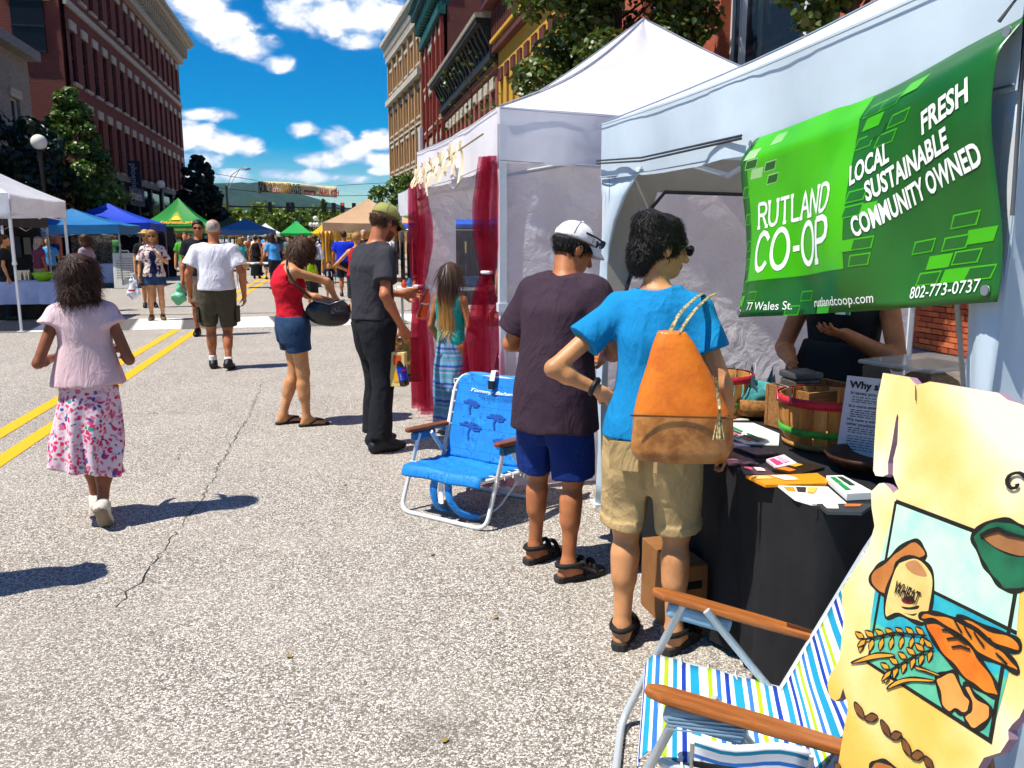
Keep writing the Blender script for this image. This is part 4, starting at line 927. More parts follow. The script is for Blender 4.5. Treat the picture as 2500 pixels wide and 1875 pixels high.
for i, (x, on) in enumerate(((4.6, 0), (6.6, 0), (7.1, 0), (10.6, 0), (11.7, 0), (12.7, 1), (14.0, 0), (16.2, 0))):
    s_ = thing('traffic_light', (-10.9 + x, 99.82, 4.55), 0, ['first', 'second', 'third', 'fourth', 'fifth', 'sixth', 'seventh', 'last'][i] + (' traffic light from the mast, glowing red' if on else ' traffic light from the mast along the signal arm'), 'traffic light', 'traffic lights on the far arm')
    b = MB().box((0, 0, .5), (.32, .26, .95)); b.box((0, .16, .5), (.46, .02, 1.1)); b.obj('housing', m_black, s_)
    for k in range(3): MB().tube([(0, -.15, .15 + .35 * k), (0, -.19, .15 + .35 * k)], .12, 12).obj('lens', m_red_l if (on and k == 2) else m_off, s_)
T = thing('street_banner', (0, 60, 0), 0, 'cream event banner hung on wires high across the street', 'banner')
P = [(-4.5 + 5.25 * u, .06 * math.sin(u * 9 + v * 2), 5.36 - .24 * u - .74 * v + .05 * math.sin(u * 5)) for u in np.linspace(0, 1, 24) for v in np.linspace(0, 1, 5)]
o = MB().grid(P, 24, 5).obj('cloth', M('cream_cloth', '#d9cba2', .8, var=.12, vs=2), T); solid(o, .01)
def bl(s, u, v, sz, col, bold=.012, xs=1.0, parent=o):
    V, F_ = text_mesh(s, sz, bold, xs); W_ = []
    for x, y, z in V: uu = u + x / 5.25; vv = v - y / .74; W_.append((-4.5 + 5.25 * uu, .06 * math.sin(uu * 9 + vv * 2) - .03, 5.36 - .24 * uu - .74 * vv + .05 * math.sin(uu * 5)))
    me = bpy.data.meshes.new('lettering'); me.from_pydata(W_, [], F_); add('lettering', me, M('letter_' + col.strip('#'), col, .7), parent)
bl('FRIDAY', .01, .46, .40, '#7a4a18', xs=.82); bl('NIGHT', .21, .46, .40, '#b98a18', xs=.82); bl('LIVE', .40, .46, .40, '#2f6a34', xs=.95); bl('JULY', .02, .93, .46, '#3a3020', xs=.85)
def blk(u0, u1, col): 
    P = [(-4.5 + 5.25 * u, .06 * math.sin(u * 9 + v * 2) - .02, 5.36 - .24 * u - .74 * v + .05 * math.sin(u * 5)) for u in np.linspace(u0, u1, 5) for v in (.55, .97)]; MB().grid(P, 5, 2).obj('colour_block', M('letter_' + col.strip('#'), col), o)
blk(.17, .275, '#a02c34'); blk(.28, .41, '#c07a34'); blk(.42, .55, '#22403f'); blk(.575, .715, '#b8402c')
bl('13TH', .175, .92, .36, '#e8d8b8', xs=.75); bl('20TH', .29, .92, .36, '#e0b060', xs=.75); bl('27TH', .425, .92, .36, '#d8d0b8', xs=.8); bl('3 BIG DAYS', .58, .92, .2, '#f0d8b0', xs=.6); bl('AUG 4TH', .765, .80, .52, '#a8352c', xs=.62)
for (x0, x1, z0, z1) in ((-12.4, -4.5, 6.6, 5.4), (-12.4, -4.5, 5.4, 4.65), (.75, 7.4, 5.15, 5.6), (.75, 7.4, 4.45, 4.6)): MB().tube([(x0, 0, z0), (x1, 0, z1)], .018, 5).obj('wire', m_black, T)
# ------------------------------------------------------------------ market tents
m_leg = M('white_tent_leg', '#cfd2d6', .4, spec=.5); m_steel = M('grey_steel', '#8f959a', .4, metal=.5)
def tentcloth(name, col, tr=.25, var=.08):
    def f(t, tc): 
        n = t.noise(tc, 2.2, 5, .6); c = t.mix(t.mr(n, .35, .65), tuple(x * (1 - var) for x in lin(col)) + (1,), c4(col))
        return c, t.math('ADD', t.math('MULTIPLY', t.noise(tc, 3.2, 3, .5), .6), t.math('MULTIPLY', t.noise(tc, 1.3, 2, .5), 1.6))
    return MN(name, f, .6, bump=.25, dist=.05, trans=tr)
def tent(name, loc, w, d, eave, val, peak, mat, label, rz=0, legs=(1, 1, 1, 1), group=None, sag=.10, legm=None, n=9, mval=None, bumpy=.012, cat='tent', seed=1):
    """loc = centre of the footprint on the ground; eave = top of valance"""
    T = thing(name, loc, rz, label, cat, group); r = rnd(seed); b = MB(); hw, hd = w / 2, d / 2; cs = [(-hw, -hd), (hw, -hd), (hw, hd), (-hw, hd)]
    ph = [r.uniform(0, 6) for _ in range(8)]
    for q in range(4):
        (x0, y0), (x1, y1) = cs[q], cs[(q + 1) % 4]; P = []
        for i in range(n):
            u = i / (n - 1)
            for j in range(n):
                t = j / (n - 1); ex, ey = x0 + (x1 - x0) * u, y0 + (y1 - y0) * u
                z = eave + (peak - eave) * t - sag * math.sin(pi * t) * (.55 + .45 * math.sin(pi * u)) - .03 * math.sin(pi * u) * (1 - t) + bumpy * math.sin(u * 11 + ph[q]) * math.sin(t * 8 + ph[q + 4]) * math.sin(pi * u)
                P.append((ex * (1 - t), ey * (1 - t), z))
        b.grid(P, n, n)
    c = b.obj('canopy', mat, T)
    for q in range(4):
        (x0, y0), (x1, y1) = cs[q], cs[(q + 1) % 4]; P = []; nx, ny = (y1 - y0) / w, -(x1 - x0) / w
        m = 25
        for i in range(m):
            u = i / (m - 1)
            for j in range(4):
                t = j / 3; k = bumpy * (1.2 * t) * (2.2 if n >= 15 else 1) * (math.sin(u * 17 + ph[q]) + .6 * math.sin(u * 31 + ph[q + 3])) * math.sin(pi * u) + .012
                P.append((x0 + (x1 - x0) * u + nx * k, y0 + (y1 - y0) * u + ny * k, eave - .03 * math.sin(pi * u) - val * t))
        MB().grid(P, m, 4).obj('valance', mval or mat, c)
    for q in range(4):
        if not legs[q]: continue
        x, y = cs[q][0] * .985, cs[q][1] * .985; b = MB()
        b.box((x, y, eave * .32), (.034, .034, eave * .64)); b.box((x, y, eave * .73), (.044, .044, eave * .46)); b.box((x, y, .01), (.11, .11, .02)); b.box((x, y, eave * .5), (.06, .06, .05))
        b.obj('leg', legm or m_leg, T)
    if n >= 15:                                         # stitched ridge seams and valance hems
        for q in range(4):
            P = [(cs[q][0] * (1 - t), cs[q][1] * (1 - t), eave + (peak - eave) * t - sag * .55 * math.sin(pi * t) + .006) for t in np.linspace(0, 1, 14)]; MB().tube(P, .008, 6, flat=.5).obj('ridge_seam', M('seam_tape', '#9aa0ac', .7), c)
            (x0, y0), (x1, y1) = cs[q], cs[(q + 1) % 4]; nx, ny = (y1 - y0) / w, -(x1 - x0) / w
            for (zz, rr) in ((eave - val + .012, .003), (eave - .012, .0025)): MB().tube([(x0 + (x1 - x0) * u + nx * .022, y0 + (y1 - y0) * u + ny * .022, zz - .03 * math.sin(pi * u)) for u in np.linspace(0, 1, 14)], rr, 5).obj('hem_seam', M('seam_tape', '#9aa0ac', .7), c)
    b = MB()                                           # scissor trusses under the eaves
    for q in range(4):
        (x0, y0), (x1, y1) = cs[q], cs[(q + 1) % 4]; z = eave - .1
        A, B = Vector((x0 * .98, y0 * .98, z)), Vector((x1 * .98, y1 * .98, z)); Mi = (A + B) / 2
        for p, s_ in ((A, Mi), (Mi, B)): b.tube([p, s_ - Vector((0, 0, .28))], .012, 4); b.tube([p - Vector((0, 0, .28)), s_], .012, 4)
    b.obj('truss', legm or m_leg, T, kind='stuff'); return T
m_tw = tentcloth('white_canopy', '#e6e8ee', .38); m_t2w = tentcloth('bright_white_canopy', '#f2f0f5', .32); m_cb = tentcloth('cool_white_canopy', '#ccdce7', .22)
TG = 'market tents along the street'
tent('market_tent', (-6.55, 16.75, 0), 3.0, 3.0, 2.28, .32, 3.2, m_tw, 'white market tent at the left edge above the table with the green bowl', group=TG, seed=2)
tent('market_tent', (-8.4, 21.5, 0), 3.2, 3.0, 2.1, .28, 2.9, tentcloth('black_canopy', '#1d1d22', .02), 'black market tent behind the white one at the left edge', group=TG, seed=3)
T = tent('market_tent', (-8.0, 29.6, 0), 3.4, 3.0, 1.98, .28, 2.5, tentcloth('teal_canopy', '#1f6fa8', .12), 'teal blue market tent half in tree shade on the left', group=TG, seed=4, legm=m_steel)
tent('market_tent', (-8.0, 34.3, 0), 3.4, 3.2, 2.12, .28, 2.85, tentcloth('royal_canopy', '#1440c0', .12), 'royal blue market tent behind the teal one', group=TG, seed=5, legm=m_steel)
gt = tent('market_tent', (-6.85, 42.6, 0), 3.0, 3.0, 2.15, .34, 3.45, tentcloth('green_canopy', '#0d8a2c', .15), 'green market tent with a yellow sun emblem and web address', group=TG, seed=6, sag=.22)
tent('market_tent', (-4.7, 52, 0), 3.2, 3.2, 2.05, .28, 2.7, tentcloth('blue_grey_canopy', '#4d86b8', .12), 'pale blue market tent beyond the green sun tent', group=TG, seed=7)
tent('market_tent', (-6.2, 58, 0), 3.2, 3.2, 2.1, .3, 2.9, tentcloth('olive_canopy', '#4b5a22', .1), 'olive green market tent behind the pale blue one', group=TG, seed=8)
for i, (x, y, col, pk, lb) in enumerate(((-3.2, 92, '#1aa84a', 3.4, 'bright green market tent in the far crowd'), (-.2, 96, '#e8b800', 3.4, 'bright yellow market tent in the far crowd'), (-6.6, 96, '#e8e6e2', 3.2, 'white market tent left of the bright green one in the far crowd'), (-9.6, 92, '#e07020', 2.9, 'orange market tent in the far crowd'), (3.4, 98, '#dfe4e0', 3.1, 'white market tent right of the yellow one in the far crowd'), (6.4, 92, '#e8e6e2', 3.1, 'white market tent at the right end of the far crowd'))):
    tent('market_tent', (x, y, 0), 3.2, 3.2, 2.1, .3, pk, tentcloth('far_%d' % i, col, .2), lb, group=TG, seed=20 + i, n=5)
T = thing('market_umbrella', (-11.6, 94, 0), 0, 'pink and red market umbrella in the far crowd', 'umbrella'); MB().tube([(0, 0, 0), (0, 0, 2.8)], .04, 6).obj('pole', m_leg, T); MB().lathe([(1.9, 2.25), (1.2, 2.6), (.1, 3.0)], 12, cap=False).obj('canopy', M('pink_cloth', '#d8405c', .7), T)
tan = tent('market_tent', (1.5, 31.8, 0), 3.3, 3.4, 2.10, .34, 3.0, tentcloth('tan_canopy', '#c2a07c', .15), 'tan market tent with gold drapes on the right', group=TG, seed=9, legm=m_steel)
tent('market_tent', (3.9, 36.5, 0), 3.4, 3.2, 2.15, .3, 3.0, tentcloth('mid_green_canopy', '#2c7a2a', .1), 'green market tent just behind the tan one', group=TG, seed=10)
tent('market_tent', (4.0, 25.6, 0), 3.4, 3.0, 1.98, .14, 2.5, tentcloth('blue_canopy', '#1658c4', .1), 'blue low market tent seen through the curtained tent', group=TG, seed=12, legm=m_steel)
tent('market_tent', (2.85, 14.1, 0), 3.1, 3.1, 2.36, .40, 3.1, m_tw, 'white market tent just beyond the curtained tent, with grey legs', group=TG, seed=11, legm=m_steel, sag=.2, bumpy=.03)
# emblem and web address on the green tent
P = []
def onroof(u, t):                                      # near slope of the green tent, local coordinates
    z = 2.15 + 1.3 * t - .22 * math.sin(pi * t) * (.55 + .45 * math.sin(pi * u)); return ((-1.5 + 3 * u) * (1 - t), -1.5 * (1 - t) - .02, z + .025)
m_sunp = M('sun_yellow', '#f0d020', .6)
b = MB()
for i in range(13): a = pi * i / 12; b.poly([onroof(.5 + .09 * math.cos(a - .07), .30 + .20 * math.sin(a - .07)), onroof(.5 + .09 * math.cos(a + .07), .30 + .20 * math.sin(a + .07)), onroof(.5 + .16 * math.cos(a), .30 + .36 * math.sin(a))])
b.poly([onroof(.5 + .085 * math.cos(a), .30 + .19 * math.sin(a)) for a in np.linspace(0, pi, 9)]); b.obj('sun_emblem', m_sunp, gt, kind='stuff')
def vtext(root, s, x, y, z, sz, col, xs=1.0, bold=.01):
    V, F_ = text_mesh(s, sz, bold, xs); me = bpy.data.meshes.new('lettering'); me.from_pydata([(x + a, y, z + c) for a, c, e in V], [], F_); add('lettering', me, M('letter_' + col.strip('#'), col), root)
V, F_ = text_mesh('SAMESUN', .34, .012, 1.15); me = bpy.data.meshes.new('lettering'); me.from_pydata([onroof(.24 + x / 3.0, .07 + y * .62) for x, y, z in V], [], F_); add('lettering', me, M('letter_orange', '#e08a1a'), gt)
vtext(gt, '775-7900 \u2022 www.samesunvt.com', -1.45, -1.56, 1.9, .2, '#d8d48a', .88, .006)
vtext(T, '', 0, 0, 0, .1, '#ffffff') if 0 else None
# gold drapes and garland of the tan tent
m_gold = MN('gold_satin', lambda t, tc: t.mix(t.mr(t.noise(t.vm('MULTIPLY', tc, (1, 1, .15)), 9, 4, .6), .35, .65), c4('#a86c10'), c4('#e8b03c')), .38, spec=.6)
b = MB(); P = []
for i in range(20):
    u = i / 19
    for j in range(12):
        t = j / 11; wd = .52 * (1 - .55 * math.sin(pi * min(1, t * 1.25)) * .7); P.append((-1.62 + (u - .35) * wd + .05 * t, -1.75 + .06 * math.sin(u * 22 + t * 3) + .04 * math.sin(u * 9), 1.80 - 1.45 * t))
o = MB().grid(P, 20, 12).obj('drape', m_gold, tan); solid(o, .008)
P = [(-1.6 + 3.2 * u, -1.74 + .02 * math.sin(u * 40), 1.78 - v * (.22 + .10 * abs(math.sin(u * pi * 3)))) for u in np.linspace(0, 1, 49) for v in np.linspace(0, 1, 4)]
MB().grid(P, 49, 4).obj('scalloped_banner', M('gold_banner', '#b8892a', .6, var=.15), tan)
vtext(tan, 'SITTSA \u2022', -.95, -1.775, 1.6, .2, '#f4e6a0', .9, .012)
# ------------------------------------------------------------------ curtained tent (next to the co-op stall)
m_wall = MN('tent_wall_cloth', lambda t, tc: (t.mix(t.mr(t.noise(tc, 1.5, 4), .35, .65), c4('#ebe9ee'), c4('#f5f4f7')), t.math('ADD', t.noise(tc, 4.5, 6, .65, dist=1.6), t.math('MULTIPLY', t.n('ShaderNodeTexVoronoi', {'Vector': tc, 'Scale': 6.0}, feature='DISTANCE_TO_EDGE').outputs[0], .7))), .6, bump=.9, dist=.10, trans=.5)
X0, Y0, Y1 = .87, 4.42, 7.46
ct = tent('market_tent', (2.387, 6.26, 0), 3.0, 2.66, 2.29, .31, 3.18, m_t2w, 'white peaked tent with burgundy curtains beside the co-op stall', seed=31, n=15, sag=.16, bumpy=.014, group=TG, rz=R(3.95))
def sheet(name, A, B, z0, z1, mat, parent, nu=40, nv=24, amp=.02, seed=1, ext=None):   # vertical cloth from A to B (xy), local coordinates
    r = rnd(seed); k = [(r.uniform(2, 9), r.uniform(1, 6), r.uniform(0, 6), r.uniform(.3, 1)) for _ in range(7)]; P = []
    n = Vector((B[1] - A[1], A[0] - B[0])).normalized()
    for i in range(nu):
        u = i / (nu - 1)
        for j in range(nv):
            v = j / (nv - 1); d = amp * sum(q[3] * math.sin(q[0] * u * 2 + q[1] * v * 2.5 + q[2]) for q in k) / 3; d *= min(1, 6 * u, 6 * (1 - u)) 
            P.append((A[0] + (B[0] - A[0]) * u + n.x * d, A[1] + (B[1] - A[1]) * u + n.y * d, z0 + (z1 - z0) * v))
    return MB().grid(P, nu, nv).obj(name, mat, parent)
sheet('side_wall', (-1.47, -1.31), (1.52, -1.31), .03, 2.02, m_wall, ct, 90, 60, .05, 3)
sheet('far_wall', (-1.47, 1.29), (-1.18, 1.29), .03, 2.2, m_wall, ct, 6, 20, .01, 4)
sheet('far_wall', (.2, 1.29), (1.47, 1.29), .03, 2.2, m_wall, ct, 16, 20, .02, 5); sheet('far_wall', (-1.18, 1.295), (.2, 1.295), 1.72, 2.2, m_wall, ct, 16, 8, .01, 6); sheet('far_wall', (-1.18, 1.295), (.2, 1.295), .03, .75, m_wall, ct, 16, 8, .01, 7)
sheet('window_pane', (-1.18, 1.28), (.2, 1.28), .75, 1.72, M('clear_vinyl', '#b8c0c8', .15, alpha=.22), ct, 12, 8, .01, 8)
sheet('back_wall', (1.47, -1.3), (1.47, 1.29), .03, 2.0, m_wall, ct, 20, 12, .02, 9)
def organza():
    m = bpy.data.materials.new('burgundy_organza'); m.use_nodes = True; t = NT(m.node_tree)
    tc = t.n('ShaderNodeTexCoord').outputs['Object']; n = t.noise(t.vm('MULTIPLY', tc, (1, 1, .12)), 26, 3, .6)
    b = t.n('ShaderNodeBsdfPrincipled', {'Base Color': c4('#84102f'), 'Roughness': .35, 'Specular IOR Level': .6}); tr = t.n('ShaderNodeBsdfTranslucent', {'Color': c4('#a01840')})
    mx = t.n('ShaderNodeMixShader', {0: .45, 1: b, 2: tr}); cl = t.n('ShaderNodeBsdfTransparent', {'Color': (.95, .62, .70, 1)})
    t.n('ShaderNodeOutputMaterial', {0: t.n('ShaderNodeMixShader', {0: t.mr(n, .3, .7, .66, .94), 1: mx, 2: cl})}); return m
m_org = organza()
def curtain(prof, xo, seed):                            # prof: (z, y0, y1) along the street side, local to ct
    r = rnd(seed); P = []; nu = 40; nv = 40; zs = [p[0] for p in prof][::-1]
    for j in range(nv):
        z = prof[0][0] + (prof[-1][0] - prof[0][0]) * j / (nv - 1); a = np.interp(z, zs, [p[1] for p in prof][::-1]); b2 = np.interp(z, zs, [p[2] for p in prof][::-1]); w = b2 - a
        for i in range(nu): u = i / (nu - 1); P.append((xo + (.02 + .09 * w) * math.sin(u * 27 + math.sin(z * 3) + seed) + .02 * math.sin(u * 8), a + w * u, z))
    o = MB().grid(P, nv, nu).obj('curtain', m_org, ct); return o
o = curtain([(2.02, -1.33, -1.19), (1.75, -1.33, -1.02), (1.55, -1.33, -1.04), (1.42, -1.31, -1.15), (1.33, -1.25, -1.20), (1.2, -1.28, -1.0), (.9, -1.34, -.78), (.45, -1.40, -.56), (.06, -1.45, -.42)], -1.55, 1)
MB().tube([(-1.55 + .03 * math.cos(a), -1.225 + .035 * math.sin(a), 1.33 + .02) for a in np.linspace(0, 2 * pi, 12, endpoint=False)], .010, 6, closed=True).obj('tie', M('white_satin', '#e4e0e6', .4), o)
o = curtain([(2.02, 1.03, 1.33), (1.7, .80, 1.35), (1.5, .80, 1.35), (1.25, .98, 1.31), (1.14, 1.11, 1.19), (1.0, .98, 1.29), (.6, .82, 1.36), (.06, .78, 1.37)], -1.55, 2)
MB().tube([(-1.55 + .035 * math.cos(a), 1.15 + .04 * math.sin(a), 1.14) for a in np.linspace(0, 2 * pi, 12, endpoint=False)], .012, 6, closed=True).obj('tie', M('white_satin', '#e4e0e6', .4), o)
r = rnd(8); g = thing('rag_garland', (.85, 5.45, 1.90), R(3.95), 'cream rag strip garland tied along the curtained tent valance', 'garland'); b = MB().tube([(0, -.6, .24), (-.02, 0, .20), (0, 1.7, .12)], .006, 5); b.obj('cord', M('jute', '#b09a70', .9), g)
for i in range(34):
    y = -.1 + 1.75 * i / 33; z = .24 - .05 * (i / 33) + r.uniform(-.02, .03); l = r.uniform(.10, .24); w = r.uniform(.016, .028); P = []
    for k in range(5): t = k / 4; P += [(-.02 + .02 * math.sin(t * 4 + i), y - w / 2 + r.uniform(-.01, .01), z - l * t), (-.03 + .02 * math.sin(t * 4 + i), y + w / 2 + r.uniform(-.01, .01), z - l * t)]
    o = MB().grid(P, 5, 2).obj('rag_strip', M('cream_rag_%d' % (i % 3), ['#d8c4a0', '#cdb48a', '#e2d2b4'][i % 3], .85), g)
t_ = thing('display_table', (2.2, 6.5, 0), 0, 'red clothed table inside the curtained tent', 'table'); bevel(MB().box((0, 0, .36), (1.5, .8, .72)).obj('red_cloth', M('red_cloth', '#a81022', .8, var=.2), t_), .03)
# ------------------------------------------------------------------ co-op stall tent
cp = tent('market_tent', (3.02, 3.06, 0), 3.04, 2.88, 2.17, .30, 2.95, m_cb, 'cool white tent over the co-op stall with the green banner', seed=41, n=15, sag=.12, bumpy=.012, group=TG)
P = []                                                  # arched corner sleeves of the street side
for (ys, sg) in ((1.45, -1), (-1.45, 1)):
    P = []
    for i in range(9):
        u = i / 8
        for j in range(16):
            v = j / 15; z = 1.89 - 1.87 * v; wd = .10 + .55 * max(0, 1 - v * 3.2) ** 2.2; P.append((-1.525 + .012 * math.sin(v * 9 + u * 5), ys + sg * wd * u, z))
    o = MB().grid(P, 9, 16).obj('corner_sleeve', m_cb, cp); solid(o, .004)
P = []
for i in range(7):
    u = i / 6
    for j in range(14): v = j / 13; P.append((-1.52 + .30 * u * (1 + .2 * math.sin(v * 5)), -1.46 + .02 * math.sin(u * 9 + v * 3), 1.95 - 1.93 * v))
o = MB().grid(P, 7, 14).obj('corner_sleeve', m_cb, cp)
m_shw = MN('stall_wall_cloth', lambda t, tc: t.mix(t.mr(t.noise(tc, 2, 4), .35, .65), c4('#9d968c'), c4('#aca59b')), .7)  # half wall's shadow put into the cloth as a grey-tan base colour
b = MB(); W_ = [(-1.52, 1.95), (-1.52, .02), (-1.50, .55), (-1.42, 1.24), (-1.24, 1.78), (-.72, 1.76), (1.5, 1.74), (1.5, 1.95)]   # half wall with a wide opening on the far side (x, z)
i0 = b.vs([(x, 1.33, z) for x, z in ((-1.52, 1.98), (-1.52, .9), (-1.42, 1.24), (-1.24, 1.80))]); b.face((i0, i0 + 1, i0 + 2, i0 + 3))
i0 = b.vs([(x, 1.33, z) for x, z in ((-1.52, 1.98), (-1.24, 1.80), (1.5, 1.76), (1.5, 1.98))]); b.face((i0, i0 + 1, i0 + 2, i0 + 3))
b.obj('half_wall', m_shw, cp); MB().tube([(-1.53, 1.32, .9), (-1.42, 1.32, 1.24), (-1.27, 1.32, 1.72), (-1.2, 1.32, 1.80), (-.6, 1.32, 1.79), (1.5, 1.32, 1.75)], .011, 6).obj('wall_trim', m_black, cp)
m_rope = M('grey_rope', '#3a4048', .8)
MB().tube([(-1.56, 1.43, 1.97), (-1.58, .7, 1.92), (-1.57, -.25, 1.91)], .005, 5).obj('rope', m_rope, cp); MB().tube([(-1.56, 1.43, 1.955), (-1.58, .7, 1.905), (-1.57, -.25, 1.90)], .005, 5).obj('rope', m_rope, cp)
MB().tube([(-1.57, -1.36, 1.42), (-1.5, -1.40, .9), (-1.46, -1.42, .2)], .006, 6).obj('rope', M('pale_rope', '#8d8d88', .8), cp); MB().tube([(-1.56, -1.40, 2.02), (-1.55, -1.46, 2.08), (-1.53, -1.46, 1.6)], .005, 5).obj('rope', m_rope, cp)
# banner
bn = thing('shop_banner', (1.44, 1.61, 1.26), 0, 'green vinyl banner with white lettering hung on the near tent', 'banner')
def bs(u, v, o=0.0):                                    # banner surface: u 0 far-left .. 1 near-right, v 0 top .. 1 bottom
    y = 1.18 * (1 - u) - .02 * v + .015 * math.sin(v * 5); zt = .637 + .129 * u - .022 * math.sin(pi * u); zb = .008 + .143 * u - .004 * math.sin(pi * u)
    x = .030 * math.sin(5 * u + 2.5 * v) * math.sin(pi * v) + .016 * math.sin(11 * u - 4 * v + 1) * (.3 + .7 * v) * math.sin(pi * u) + .05 * max(0, .12 - v) / .12 + .012 * math.sin(3 * v + 17 * u) * v
    return (x - o, y, zt + (zb - zt) * v)
def vinyl(name, a, b2): return MN(name, lambda t, tc: t.mix(t.mr(t.noise(tc, 3, 3), .3, .7), c4(a), c4(b2)), .30, spec=.5, trans=.12)
m_dg = vinyl('banner_dark_green', '#1a5c1c', '#267026'); m_lg = vinyl('banner_lime', '#3fae0c', '#4cc010'); m_mg = vinyl('banner_mid_green', '#1c5c1c', '#22661f'); m_pg = vinyl('banner_pale_green', '#62b84a', '#a8d890'); m_wl = M('white_print', '#eef0ea', .4)
P = [bs(u, v) for u in np.linspace(0, 1, 48) for v in np.linspace(0, 1, 30)]; o = MB().grid(P, 48, 30).obj('vinyl', m_dg, bn); BNV = o; solid(o, .0015, 1)
def bpatch(u0, u1, v0, v1, mat, name, off, nu=14, nv=12, sk=0.0, curve=0):
    P = [bs(u0 + (u1 - u0) * i / (nu - 1) + sk * (j / (nv - 1) - .5) + (curve * math.sin(pi * j / (nv - 1)) * i / (nu - 1)), v0 + (v1 - v0) * j / (nv - 1), off) for i in range(nu) for j in range(nv)]
    return MB().grid(P, nu, nv).obj(name, mat, BNV)
bpatch(.035, .572, -.0, .80, m_lg, 'lime_panel', .0008, 30, 26, curve=.02)
BR = [(.055, .10, 'p'), (.16, .19, 'o'), (.085, .21, 'p'), (.175, .05, 'p'), (.06, .155, 'o'), (.17, .26, 'o'), (.63, .11, 'o'), (.69, .11, 'o'), (.75, .085, 'l'), (.64, .17, 'l'), (.66, .225, 'm'), (.735, .205, 'o'), (.70, .27, 'o'), (.622, .25, 'o'), (.625, .485, 'o'), (.655, .555, 'l'), (.615, .55, 'o'), (.64, .70, 'o'), (.625, .77, 'o'), (.60, .70, 'l'),
      (.927, .685, 'o'), (.815, .757, 'o'), (.90, .764, 'o'), (.958, .752, 'l'), (.858, .826, 'l'), (.925, .822, 'o'), (.83, .887, 'o'), (.90, .887, 'l'), (.955, .887, 'o'), (.022, .825, 'o'), (.018, .91, 'l'), (.10, .885, 'o'), (.36, .905, 'o'), (.38, .972, 'm'), (.45, .972, 'l'), (.29, .975, 'o'), (.022, .30, 'o'), (.02, .45, 'o'), (.02, .60, 'o'), (.02, .70, 'o')]
for (u, v, kd) in BR:
    w, h = (.062, .052) if u > .05 else (.03, .06); p = bpatch(u - w / 2, u + w / 2, v - h / 2, v + h / 2, {'p': m_pg, 'l': m_lg, 'm': m_mg, 'o': m_lg}[kd] if u > .58 or v > .8 or u < .05 else (m_pg), 'brick_print', .0014, 4, 3, -.012)
    if kd in 'om' : bpatch(u - w / 2 + .004, u + w / 2 - .004, v - h / 2 + .006, v + h / 2 - .006, m_dg if (u > .58 or v > .8 or u < .05) else m_mg, 'brick_print', .002, 4, 3, -.011)
BW, BH = 1.18, .64
def btext(s, u, v, hgt, wid, rot=0.0, bold=.0, shear=0.0, name='lettering', off=.0026):
    V, F_ = text_mesh(s, 1.0, bold, 1.0, shear); V = np.array(V); x0, x1 = V[:, 0].min(), V[:, 0].max(); y1 = .73; V[:, 0] = (V[:, 0] - x0) / (x1 - x0) * wid; V[:, 1] = V[:, 1] / y1 * hgt
    c, s_ = math.cos(R(rot)), math.sin(R(rot)); W_ = [bs(u + (x * c - y * s_) / BW, v - (x * s_ + y * c) / BH, off) for x, y, z in V]
    me = bpy.data.meshes.new(name); me.from_pydata(W_, [], F_); return add(name, me, m_wl, BNV)
btext('LOCAL', .600, .430, .060, .150, 14, .028); btext('FRESH', .825, .318, .062, .150, 14, .028); btext('SUSTAINABLE', .660, .522, .058, .300, 14, .028); btext('COMMUNITY OWNED', .620, .668, .058, .440, 14.2, .028)
btext('77 Wales St.', .078, .962, .030, .25, -1, .004, .1); btext('rutlandcoop.com', .405, .964, .030, .295, 0, .004, .05); btext('802-773-0737', .782, .962, .032, .21, 1, .004, .1)
GLY = {'R': [[(0, 0), (0, 1)], [(0, 1), (.45, 1), (.62, .93), (.68, .76), (.62, .59), (.45, .52), (0, .52)], [(.35, .52), (.72, 0)]], 'U': [[(0, 1), (0, .3), (.08, .1), (.25, 0), (.47, 0), (.64, .1), (.72, .3), (.72, 1)]], 'T': [[(.36, 0), (.36, 1)], [(0, 1), (.72, 1)]], 'L': [[(.08, 1), (.08, 0), (.66, 0)]], 'A': [[(0, 0), (.38, 1), (.76, 0)], [(.15, .36), (.61, .36)]],
       'N': [[(0, 0), (0, 1), (.70, 0), (.70, 1)]], 'D': [[(.05, 0), (.05, 1), (.38, 1), (.6, .88), (.72, .66), (.72, .34), (.6, .12), (.38, 0), (.05, 0)]], 'C': [[(.74, .80), (.58, .95), (.38, 1), (.18, .92), (.05, .72), (0, .5), (.05, .28), (.18, .08), (.38, 0), (.58, .05), (.74, .2)]],
       'O': [[(.4 + .4 * math.cos(a), .5 + .5 * math.sin(a)) for a in np.linspace(0, 2 * pi, 25)]], '-': [[(.02, .44), (.34, .44)]], 'P': [[(0, 0), (0, 1)], [(0, 1), (.45, 1), (.64, .92), (.70, .74), (.64, .56), (.45, .47), (0, .47)]]}
SER = {'R': [(0, 0), (.74, 0)], 'U': [(0, 1), (.72, 1)], 'T': [(.36, 0)], 'L': [(.08, 1)], 'A': [(0, 0), (.76, 0)], 'N': [(0, 0), (.7, 1)], 'P': [(0, 0)], 'D': [], 'C': [], 'O': [], '-': []}
ADV = {'-': .5, 'L': .84, 'T': .88, 'C': .96, 'O': 1.0}
